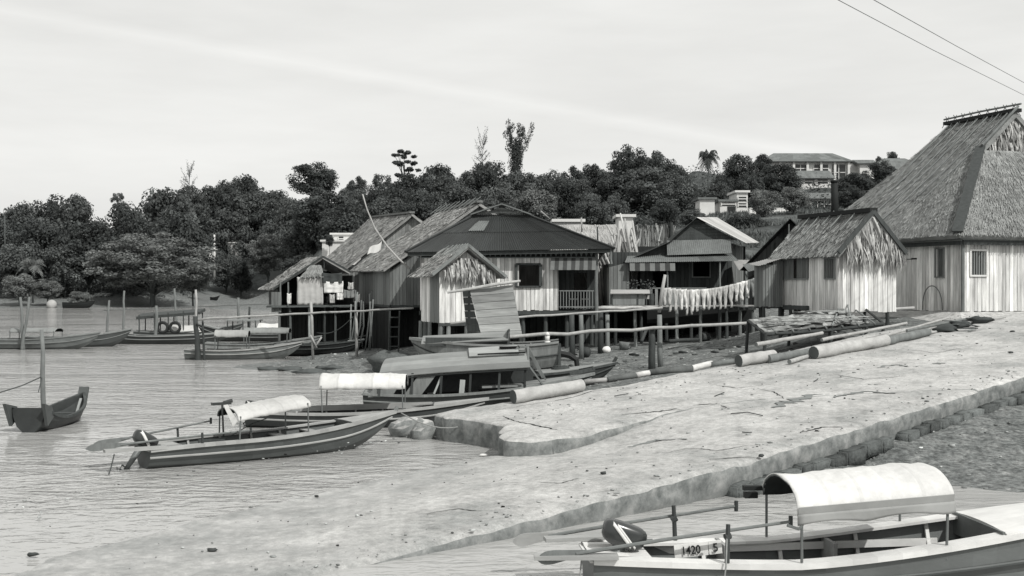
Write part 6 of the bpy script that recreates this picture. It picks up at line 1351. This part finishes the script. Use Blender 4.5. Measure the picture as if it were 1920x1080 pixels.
# ---- things on the mud
mb = MB(); p = V(-5.35, 52.3, .2); mb.blob(p+V(0, 0, .35), 1.05, .7, .52, 16, 10, .18, 0, 5); one(mb, 'boulder', 'stone', 'rounded grey boulder on the mud below the little stilt hut', 'boulder')
h = thing('ladder', 'thin dark ladder leaning in the shade left of the little stilt hut', 'ladder', (-5.5, 55, .3))
for x in (-5.75, -5.3): mb = MB(); mb.tube([(x, 54.6, .2), (x+.03, 55, 2.8)], .035, 6); mb.build('rail', 'timber_dark', h)
for i in range(5): mb = MB(); mb.beam((-5.75, 54.65+.07*i, .7+i*.45), (-5.28, 54.65+.07*i, .7+i*.45), .05, .05); mb.build('rung', 'timber_dark', h)
mb = MB(); p = P(1098, 652, 51); mb.tube([p+V(0, 0, -.2), p+V(.05, .3, -.2)], [.24, .22], 12); one(mb, 'basket', 'timber_dark', 'dark round basket on the mud beside the grey post below the porch', 'basket')
mb = MB(); p = P(1137, 656, 52); mb.blob(p+V(0, 0, .0), .22, .2, .16, 10, 7, .1); one(mb, 'white_sack', 'cloth_white', 'small white sack at the foot of the light post', 'sack')
mb = MB(); p = P(1318, 632, 55); mb.blob(p, .38, .3, .22, 10, 7, .2, 0, 3); one(mb, 'tub', 'timber_dark', 'dark tub tipped on the mud under the washing', 'tub')
mb = MB(); mb.tube([P(1255, 640, 52), P(1280, 638, 52.5), P(1310, 637, 53)], .09, 7); one(mb, 'beam', 'timber_dark', 'dark beam lying on the mud under the walkway', 'beam')
mb = MB(); mb.tube([P(1203, 640, 47), P(1212, 618, 48)], .07, 7); one(mb, 'prop', 'timber_dark', 'short dark prop leaning left of the thick dark post', 'prop')
for i, (px, py, Y) in enumerate(((505, 688, 55.5), (545, 692, 55), (580, 699, 53.5), (620, 690, 54.5))):
    mb = MB(); p = P(px, py, Y); p.z = hgt(p.x, p.y)+.05; mb.blob(p, R.uniform(.5, .9), .35, .13, 14, 6, .4, 0, i+11); one(mb, 'weed_clump', 'bark', ('dark weed clump at the tip of the mud spit', 'dark weed clump second from the tip of the mud spit', 'weed clump on the near edge of the mud spit', 'weed clump in the middle of the mud spit')[i], 'seaweed')
mb = MB(); mb.tube([P(680, 364, 58), P(688, 392, 58), P(703, 428, 58), P(726, 462, 58), P(748, 486, 58), P(768, 504, 58)], [.03, .035, .04, .045, .05, .05], 6); one(mb, 'bent_cane', 'timber_pale', 'long pale bent cane arching up from the corner of the hipped roof', 'cane')
mb = MB(); mb.tube([P(1014, 396, 60), P(1031, 411, 60.5)], .04, 6); one(mb, 'roof_stick', 'stick', 'short pale stick poking up behind the dark hipped roof', 'stick')
for x, y0_, y1_, lab in ((1091, 423, 408, 'thin pale stick standing above the bleached roof'), (1121, 455, 425, 'thin dark stick in front of the bleached roof')):
    mb = MB(); mb.tube([P(x, y0_+12, 69), P(x-1, y1_, 69)], .05, 6); one(mb, 'roof_stick', 'stick' if x < 1100 else 'timber_dark', lab, 'stick')
for pts, lab in (([(1440, -75, 17.5), (1571, 0, 22), (1745, 92, 30), (1925, 181, 40), (2100, 258, 52)], 'lower of the two thin overhead wires crossing the sky'), ([(1500, -80, 17.5), (1638, 0, 22), (1790, 85, 29), (1925, 158, 37), (2100, 245, 50)], 'upper of the two thin overhead wires crossing the sky')):
    mb = MB(); mb.tube([P(*p) for p in pts], .008, 5); one(mb, 'overhead_wire', 'metal_grey', lab, 'wire')

R.seed(41)
for i in range(22):
    px, py, Y = R.uniform(1010, 1400), R.uniform(630, 690), 0
    Y = R.uniform(45, 58); x = (px-CX)/F*Y; z = hgt(x, Y); tt, ww = tw(x, Y)
    if -.3 < ww < 9.5 and tt < 31: continue
    z += .10*noise.noise(V(x*.35, Y*.35, 4)); a_ = R.uniform(0, 3.1); l = R.uniform(.25, .8); mb = MB()
    mb.tube([(x-math.cos(a_)*l/2, Y-math.sin(a_)*l/2, z+.04), (x, Y, z+.07), (x+math.cos(a_)*l/2, Y+math.sin(a_)*l/2, z+.05)], [.05, .06, .035], 6)
    one(mb, 'driftwood_scrap', 'timber_dark' if i % 3 else 'timber', 'short scrap of driftwood lying on the mud below the walkway', 'driftwood', 'driftwood scraps on the mud')
for px, py, Y, r, hh, m_, lab in ((960, 640, 52.5, .22, .45, 'timber_dark', 'dark bucket on the mud behind the lantern boat'), (1052, 652, 52, .2, .3, 'paint_grey', 'grey basin on the mud left of the stout dark post'), (1170, 648, 53, .24, .3, 'timber', 'flat basket on the mud right of the light post')):
    p = P(px, py, Y); z = hgt(p.x, Y)+.05; mb = MB(); mb.tube([(p.x, Y, z-.05), (p.x, Y, z+hh*.5), (p.x+.02, Y, z+hh)], [r*.8, r*.95, r], 12); one(mb, 'bucket' if 'bucket' in lab else 'basin' if 'basin' in lab else 'basket', m_, lab, 'container')
# ================================================================ trees
def leafquad(mb, c, n, s, t):
    n = n.normalized(); a = n.orthogonal().normalized(); b = n.cross(a); an = R.uniform(0, 6.3); u = a*math.cos(an)+b*math.sin(an); v = n.cross(u)
    k = R.uniform(.45, .9); q = R.uniform(-.3, .3)
    mb.quad(c-u*s, c-v*s*k+u*s*q, c+u*s*R.uniform(.7, 1.2)+n*s*.2, c+v*s*k+u*s*q, t)
def clump(mb, c, r, n, s, t, sq=.8, up=.25):
    for i in range(n):
        d = V(R.gauss(0, 1), R.gauss(0, 1), R.gauss(up, 1)).normalized(); k = R.random()**.35
        p = c+V(d.x*r*k, d.y*r*k, d.z*r*sq*k)
        leafquad(mb, p, d+V(R.gauss(0, .55), R.gauss(0, .55), R.gauss(.25, .5)), s*R.uniform(.55, 1.3), t+R.gauss(0, .20))
def limb(mb, a, b, r0, r1, n=4, wob=.02):
    mb.tube([lerp(a, b, i/n)+V(R.gauss(0, wob), R.gauss(0, wob), 0)*(0 < i < n) for i in range(n+1)], [lerp(r0, r1, i/n) for i in range(n+1)], 6)
PROTO = {}
def proto(kind, seed):
    key = (kind, seed)
    if key in PROTO: return PROTO[key]
    R.seed(seed*131+hash(kind[0])*0+len(kind)*17)
    cr, tr = MB(), MB()
    if kind in ('round', 'spread', 'bush', 'mangrove', 'tier', 'loose'):
        if kind == 'round': N_, n, s, z0, z1, rx = 54, 180, .019, .13, .95, .42
        elif kind == 'spread': N_, n, s, z0, z1, rx = 46, 170, .019, .40, .95, .46
        elif kind == 'bush': N_, n, s, z0, z1, rx = 48, 170, .021, .10, .93, .42
        elif kind == 'loose': N_, n, s, z0, z1, rx = 34, 110, .019, .3, .95, .42
        elif kind == 'tier': N_, n, s, z0, z1, rx = 34, 130, .02, .45, .97, .45
        else: N_, n, s, z0, z1, rx = 130, 170, .013, .06, .95, .45
        zc, rzz = (z0+z1)/2, (z1-z0)/2
        for i in range(N_):
            for _ in range(20):
                d = V(R.uniform(-1, 1), R.uniform(-1, 1), R.uniform(-1, 1))
                if .35 < d.length < 1: break
            d = d.normalized()*R.uniform(.62, .93)
            if kind == 'spread': d.z = abs(d.z)*1.3-.5; d.x *= 1.05
            if kind == 'tier':
                lv = R.choice((.5, .62, .74, .86, .95)); wdt = {.5: .8, .62: 1., .74: .9, .86: .75, .95: .45}[lv]; a_ = R.uniform(0, 6.3); q = R.uniform(.2, .85)*wdt
                c = V(math.cos(a_)*q*rx, math.sin(a_)*q*rx, lv+R.gauss(0, .012)); r = .085; sq = .35
            else:
                ta = 1. if kind != 'mangrove' else (1.08 if d.z < 0 else 1)
                c = V(d.x*rx*ta, d.y*rx*ta, zc+d.z*rzz); r = R.uniform(.10, .165) if kind != 'mangrove' else R.uniform(.055, .095); sq = .75
                if kind == 'loose': r = R.uniform(.07, .12)
            clump(cr, c, r, n, s, R.gauss(0, .16), sq)
            if i % (3 if N_ < 60 else 9) == 0: limb(tr, V(0, 0, z0*.8+R.uniform(0, .1)), c, .014, .004)
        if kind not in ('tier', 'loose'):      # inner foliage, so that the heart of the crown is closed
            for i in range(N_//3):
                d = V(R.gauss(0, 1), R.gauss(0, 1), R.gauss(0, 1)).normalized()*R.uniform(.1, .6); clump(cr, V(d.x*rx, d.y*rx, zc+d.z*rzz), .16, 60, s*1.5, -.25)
        limb(tr, V(0, 0, -1.3), V(0, 0, z0+.25), .03, .018, 8, .008)
    elif kind == 'column':
        for c0, zt, rr in ((-.12, 1., .15), (.10, .96, .14), (.02, .7, .2)):
            limb(tr, V(0, 0, -.1), V(c0*1.3, 0, zt), .018, .004)
            for i in range(26): z = lerp(.08, zt, (i+.5)/26); clump(cr, V(c0*(.6+.7*z)+R.gauss(0, .05), R.gauss(0, .05), z), rr*R.uniform(.55, .95)*(1-.35*z), 85, .017, R.gauss(0, .15), 1.2)
        limb(tr, V(.05, 0, .35), V(.46, 0, .93), .012, .004)
        for i in range(9): k = i/8; clump(cr, V(lerp(.18, .46, k)+R.gauss(0, .03), R.gauss(0, .04), lerp(.5, .95, k)), .075, 55, .016, 0, 1.1)
    elif kind == 'sparse':
        limb(tr, V(0, 0, -.1), V(0, 0, .95), .014, .003)
        for i in range(34):
            a_ = R.uniform(0, 6.3); z = R.uniform(.18, .9); l = R.uniform(.18, .42)*(1.1-z*.6); e = V(math.cos(a_)*l, math.sin(a_)*l, z+R.uniform(.06, .25)); limb(tr, V(0, 0, z), e, .006, .0015, 3, .01)
            for j in range(26): k = R.uniform(.35, 1); leafquad(cr, lerp(V(0, 0, z), e, k)+V(R.gauss(0, .018), R.gauss(0, .018), R.gauss(0, .02)), V(R.gauss(0, 1), R.gauss(0, 1), 1), .011, R.gauss(0, .2))
        for i in range(12): clump(cr, V(R.gauss(0, .13), R.gauss(0, .13), R.uniform(.05, .35)), .10, 60, .017, 0)
    elif kind == 'palm':
        tr.tube([V(0, 0, -.1), V(.015, 0, .3), V(.0, 0, .55), V(.02, 0, .8)], [.022, .017, .014, .012], 8)
        for i in range(22):
            a_ = i*2.4+R.gauss(0, .2); el = R.uniform(-.25, 1.15); l = R.uniform(.30, .40); d = V(math.cos(a_), math.sin(a_), 0); prev = None
            for j in range(15):
                k = j/14; c = V(.02, 0, .8)+d*(l*math.cos(el)*k)+V(0, 0, l*math.sin(el)*k-.30*k*k*l/.4*(1.15 if el < .5 else .75)); sdv = V(-d.y, d.x, 0)
                if prev is not None:
                    cr.quad(prev-sdv*.003, prev+sdv*.003, c+sdv*.003, c-sdv*.003, 0)
                    for s_ in (-1, 1): e = prev+sdv*s_*(.105*math.sin(PI*min(1, k+.12))**.6)+V(0, 0, -.05-.03*R.random())+d*.04; cr.quad(prev, lerp(prev, c, .75), e+(c-prev)*.4, e, R.gauss(0, .2))
                prev = c
    me_c = cr.mesh(kind+'_crown'); me_t = tr.mesh(kind+'_trunk', True); me_t.materials.append(M['bark'])
    PROTO[key] = (me_c, me_t); return PROTO[key]
MC = {}
def tree(nm, kind, px, top, wpx, Y, lab, lm='leaf', seed=0, rot=None, base=None, cat='tree', grp=None):
    x = (px-CX)/F*Y; z0 = hgt(x, Y) if base is None else CH-(base-HY)/F*Y; z1 = CH-(top-HY)/F*Y; hh = max(1.5, z1-z0)
    seed = (int(px)*3+seed) % (5 if kind in ('round',) else 3)
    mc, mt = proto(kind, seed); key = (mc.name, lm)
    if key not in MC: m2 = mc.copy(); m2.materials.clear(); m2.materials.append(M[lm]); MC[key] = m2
    rr = random.Random(int(px*13+top))
    wd = wpx/F*Y; k_ = {'palm': 1.35, 'column': 1.15, 'sparse': 1.35}.get(kind, 1.06)
    chh = hh if kind in ('palm', 'column', 'sparse', 'mangrove') else min(max(hh, .72*wd), 1.45*wd); chh = min(max(chh, .5*wd), 3*wd) if kind != 'palm' else chh
    o = thing(nm, lab, cat, (x, Y, z0), grp); o.rotation_euler = (0, 0, (rr.uniform(0, 6.3) if rot is None else rot))
    for n_, m_ in (('crown', MC[key]), ('trunk', mt)):
        c = bpy.data.objects.new(n_, m_); COL.objects.link(c); c.parent = o; c.location = (0, 0, z1-z0-chh); c.scale = (wd*k_, wd*k_ if kind != 'column' else wd, chh)
    return o
T = tree
# skyline, left to right
T('spreading_tree', 'spread', 40, 371, 100, 250, 'flat topped pale tree at the far left of the skyline', 'leaf', 1)
T('round_tree', 'round', 8, 392, 90, 240, 'dark tree cut by the left edge of the photo, under the flat topped tree', 'leaf_dark', 0)
T('round_tree', 'round', 135, 360, 135, 245, 'broad domed tree right of the flat topped tree on the left skyline', 'leaf', 2)
T('slender_tree', 'loose', 222, 358, 36, 262, 'small wispy treetop in the dip between two domed trees on the left skyline', 'leaf', 0)
T('round_tree', 'round', 235, 378, 110, 240, 'rounded dark tree under the small wispy treetop', 'leaf_dark', 1)
T('round_tree', 'round', 305, 342, 150, 272, 'wide leafy tree left of the feathery bare topped tree', 'leaf', 0)
T('feathery_tree', 'sparse', 355, 309, 44, 315, 'feathery bare topped tree sticking up from the left woods', 'leaf_pale', 0)
T('round_tree', 'round', 395, 345, 110, 330, 'dark tree between the feathery tree and the domed crown on the ridge', 'leaf_dark', 2)
T('spreading_tree', 'spread', 450, 318, 96, 345, 'smooth domed crown standing clear on the ridge left of the big round tree', 'leaf_dark', 0)
T('round_tree', 'round', 490, 356, 110, 338, 'leafy tree below the gap right of the smooth domed crown', 'leaf', 1)
T('round_tree', 'round', 588, 303, 104, 275, 'big dense round tree alone on the ridge above the grass strip', 'leaf_dark', 2, base=378)
T('round_tree', 'round', 545, 368, 110, 300, 'bushy tree just below and left of the big dense round tree', 'leaf', 2)
T('round_tree', 'round', 668, 326, 46, 262, 'small round tree right of the big dense round tree', 'leaf_dark', 0)
T('loose_tree', 'loose', 716, 321, 62, 245, 'loose pale tree with thin trunk left of the tiered tree', 'leaf', 0)
T('tiered_tree', 'tier', 758, 280, 68, 250, 'tall tiered tree with flat layers of foliage on the skyline', 'leaf_dark', 0)
T('spreading_tree', 'spread', 822, 301, 80, 250, 'flat crowned dark tree right of the tiered tree', 'leaf_dark', 1)
T('feathery_tree', 'sparse', 905, 252, 48, 232, 'bare twiggy treetop left of the tall column tree', 'leaf_dark', 1)
T('column_tree', 'column', 968, 232, 60, 228, 'tallest tree, dark column with a forked top above the hipped house', 'leaf_dark', 0, rot=0, base=345)
T('round_tree', 'round', 925, 302, 100, 222, 'dark tree at the foot of the bare twiggy treetop', 'leaf_dark', 1)
T('round_tree', 'spread', 990, 312, 120, 215, 'wide crown at the foot of the tallest column tree', 'leaf', 0)
T('round_tree', 'round', 1068, 306, 62, 225, 'small dark round treetop right of the gap beside the column tree', 'leaf_dark', 0)
T('round_tree', 'round', 1110, 305, 66, 228, 'treetop with a knobbly outline left of the tall uneven tree', 'leaf_dark', 2)
T('round_tree', 'loose', 1180, 266, 82, 215, 'tall uneven tree with an upright peak on the centre right skyline', 'leaf_dark', 1)
T('round_tree', 'round', 1185, 285, 90, 218, 'dense lower body of foliage around the tall uneven tree', 'leaf_dark', 1)
T('round_tree', 'round', 1238, 276, 84, 220, 'broad dark dome right of the tall uneven tree', 'leaf_dark', 0)
T('round_tree', 'round', 1212, 302, 150, 200, 'wide paler tree in front of the broad dark dome', 'leaf', 2)
T('round_tree', 'round', 1290, 340, 80, 200, 'dark tree below and left of the coconut palm', 'leaf_dark', 1)
T('coconut_palm', 'palm', 1328, 270, 52, 195, 'coconut palm with drooping fronds against the sky', 'leaf_dark', 0, base=395)
T('round_tree', 'round', 1386, 279, 66, 212, 'upright dark tree right of the coconut palm', 'leaf_dark', 0)
T('round_tree', 'round', 1430, 287, 46, 218, 'small dark tree touching the left end of the long hilltop roof', 'leaf_dark', 2)
T('round_tree', 'round', 1458, 303, 98, 205, 'broad dark tree in front of the long hilltop building', 'leaf_dark', 1)
T('round_tree', 'round', 1345, 340, 60, 190, 'dark bushy tree behind the small white shed', 'leaf', 0)
T('round_tree', 'round', 1605, 322, 92, 190, 'rounded tree right of the black chimney post', 'leaf_dark', 2)
T('round_tree', 'round', 1652, 300, 70, 215, 'tree filling the slope against the largest thatched roof', 'leaf_dark', 0)
T('round_tree', 'round', 1648, 291, 24, 262, 'tiny treetop behind the roof of the white ridge house', 'leaf_dark', 0, base=330); T('round_tree', 'round', 1672, 283, 32, 264, 'small dark treetop beside the tiny one behind the ridge house roof', 'leaf_dark', 1, base=330)
# middle tiers
mid = [(70, 412, 130, 232, 'leaf_dark', 1, 'dark tree in the second row below the flat topped tree'), (165, 408, 130, 230, 'leaf_dark', 0, 'dark tree in the second row under the broad domed tree'), (255, 402, 120, 232, 'leaf_dark', 2, 'tree in the second row above the mangrove bush'), (340, 392, 140, 262, 'leaf_dark', 0, 'darkest tree in the second row right above the mangrove bush'),
       (430, 390, 105, 322, 'leaf', 1, 'tree above the small white bungalow'), (500, 392, 105, 326, 'leaf_dark', 2, 'dark tree above the rounded shore bush left of the open hut'), (575, 400, 120, 262, 'leaf', 0, 'tree above the white terraced house, to its left'), (650, 378, 130, 236, 'leaf_dark', 1, 'dark leafy tree right above the white terraced house'),
       (725, 366, 130, 215, 'leaf', 2, 'tree behind the ridge of the rear thatched house'), (790, 350, 120, 205, 'leaf_dark', 0, 'tree behind the top of the long thatched house'), (740, 345, 90, 232, 'leaf_dark', 1, 'dark tree around the foot of the tiered tree'), (860, 340, 120, 205, 'leaf', 1, 'leafy tree behind the left shoulder of the hipped roof'),
       (930, 345, 140, 185, 'leaf', 0, 'wide tree right behind the gablet of the hipped roof'), (1000, 352, 120, 180, 'leaf_pale', 2, 'pale leafy tree right of the gablet of the hipped roof'), (1055, 332, 90, 205, 'leaf_dark', 1, 'dark tree in the hollow behind the pale leafy tree'), (1110, 358, 78, 150, 'leaf', 0, 'rounded bush-like tree standing above the bleached roof'),
       (1155, 356, 60, 160, 'leaf', 1, 'smaller tree right of the rounded bush-like tree'), (1150, 325, 110, 200, 'leaf_dark', 2, 'dark tree behind the smaller tree above the white box building'), (1248, 368, 60, 140, 'leaf_dark', 0, 'dark single tree on the grass slope above the brush screen'), (1270, 330, 90, 185, 'leaf', 1, 'tree on the slope between the single tree and the palm'),
       (1432, 350, 62, 148, 'leaf_pale', 0, 'left of two small orchard trees below the hilltop building'), (1488, 346, 62, 150, 'leaf_pale', 2, 'right of two small orchard trees below the hilltop building'), (1592, 345, 60, 170, 'leaf_dark', 1, 'low tree between the chimney post and the largest thatched roof'), (1405, 320, 60, 195, 'leaf_dark', 2, 'dark tree above the white flat roofed buildings'),
       (1160, 300, 90, 224, 'leaf', 1, 'dim tree behind the left foot of the tall uneven tree'), (1355, 318, 50, 208, 'leaf_dark', 1, 'dark tree right behind the palm trunk'), (685, 340, 70, 250, 'leaf', 1, 'tree filling the ridge between the small round tree and the loose pale tree'), (880, 318, 80, 225, 'leaf', 2, 'tree on the skyline between the flat crowned tree and the twiggy top'), (1085, 330, 80, 212, 'leaf', 0, 'tree below the small dark round treetop')]
mid += [(515, 352, 110, 335, 'leaf', 0, 'leafy tree filling the slope between the domed crown and the big dense round tree'), (600, 350, 120, 252, 'leaf_dark', 1, 'tree right below the big dense round tree on the ridge'), (655, 350, 100, 258, 'leaf', 2, 'tree below the small round tree right of the big dense one'),
  (450, 352, 110, 335, 'leaf', 2, 'tree directly under the smooth domed crown'), (765, 322, 80, 240, 'leaf_dark', 2, 'bushy tree half way up the trunk of the tiered tree'), (825, 322, 100, 238, 'leaf', 0, 'bushy tree under the flat crowned dark tree'), (905, 296, 60, 226, 'leaf_dark', 0, 'dark foliage clump halfway up the bare twiggy treetop'), (715, 344, 80, 238, 'leaf_dark', 0, 'dark tree at the foot of the loose pale tree'),
  (355, 345, 80, 318, 'leaf', 2, 'tree at the foot of the feathery bare topped tree'), (1030, 318, 80, 222, 'leaf', 1, 'tree filling the gap right of the tallest column tree'), (1265, 300, 60, 216, 'leaf_dark', 2, 'small tree at the right foot of the broad dark dome'), (90, 372, 90, 250, 'leaf_dark', 2, 'dark tree between the flat topped tree and the broad domed tree')]
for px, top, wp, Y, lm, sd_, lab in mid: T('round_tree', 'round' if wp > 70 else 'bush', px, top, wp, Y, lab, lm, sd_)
# shore bushes
T('mangrove', 'mangrove', 288, 428, 250, 218, 'huge rounded mangrove bush at the edge of the far shore', 'leaf_pale', 0, base=562, cat='bush')
T('mangrove', 'mangrove', 362, 480, 84, 222, 'smaller bush leaning against the right side of the huge mangrove', 'leaf_pale', 0, base=556, cat='bush', rot=2.)
T('shore_bush', 'mangrove', 502, 432, 92, 290, 'tall rounded shore bush left of the open hut', 'leaf_pale', 0, base=527, cat='bush', rot=4.)
T('shore_bush', 'bush', 560, 470, 80, 240, 'scrubby bush just behind the open hut roof', 'leaf_dark', 1, cat='bush')
T('shore_bush', 'bush', 36, 508, 66, 210, 'pale topped bush at the far left waterline', 'leaf_pale', 0, base=568, cat='bush'); T('shore_bush', 'bush', 90, 520, 54, 211, 'soft grey bush second along the far left waterline', 'leaf_pale', 1, base=566, cat='bush')
T('shore_bush', 'bush', 122, 455, 110, 226, 'rounded bush behind the soft grey bush on the left shore', 'leaf', 2, cat='bush'); T('shore_bush', 'bush', 28, 450, 110, 224, 'dark bush above the pale topped bush on the far left', 'leaf', 0, cat='bush')
T('shore_palm', 'palm', 62, 478, 60, 216, 'drooping palm between two bushes on the far left shore', 'leaf_pale', 0, base=565, cat='palm')
T('shore_bush', 'bush', 150, 543, 50, 212, 'tiny low bush above the black hull on the far beach', 'leaf_pale', 2, base=566, cat='bush')
T('shore_bush', 'bush', 425, 466, 70, 300, 'shrubs between the bungalow and the rounded shore bush', 'leaf', 1, cat='bush'); T('shore_bush', 'bush', 452, 476, 60, 298, 'low shrub right of the tiny kiosk', 'leaf_dark', 2, cat='bush'); T('shore_bush', 'bush', 398, 455, 44, 312, 'dark shrub over the white bungalow', 'leaf_dark', 0, cat='bush')
T('shore_bush', 'bush', 618, 438, 18, 194, 'small dark pointed shrub before the white terraced house', 'leaf_dark', 0, base=476, cat='bush'); T('shore_bush', 'bush', 590, 472, 50, 194, 'scrub below the left end of the white terraced house', 'leaf', 2, cat='bush')
T('slope_bush', 'bush', 1300, 388, 60, 150, 'low bush below the small white shed', 'leaf', 1, cat='bush', base=402); T('slope_bush', 'bush', 1572, 388, 40, 150, 'low bush at the foot of the black chimney post', 'leaf', 0, cat='bush', base=408); T('slope_bush', 'bush', 1400, 396, 90, 135, 'dark low hedge-like bush before the flat roofed building', 'leaf_dark', 2, cat='bush', base=406)
# ground cover that closes the woods between the trunks
mb = MB(); R.seed(99)
for i in range(26000):
    px = R.uniform(-120, 1900); Y = R.uniform(205, 330) if px < 620 else R.uniform(135, 320)
    x = (px-CX)/F*Y
    if (px < 620 and Y < 250 and 390 < px) or (370 < px < 560 and Y < 330) or (1230 < px < 1700 and Y < 175): continue
    z = hgt(x, Y)
    if z < 1.6: continue
    for j in range(5): leafquad(mb, V(x+R.gauss(0, .6), Y+R.gauss(0, .6), z+abs(R.gauss(.4, .9))), V(R.gauss(0, .6), R.gauss(0, .6), 1), R.uniform(.14, .34), R.gauss(0, .3))
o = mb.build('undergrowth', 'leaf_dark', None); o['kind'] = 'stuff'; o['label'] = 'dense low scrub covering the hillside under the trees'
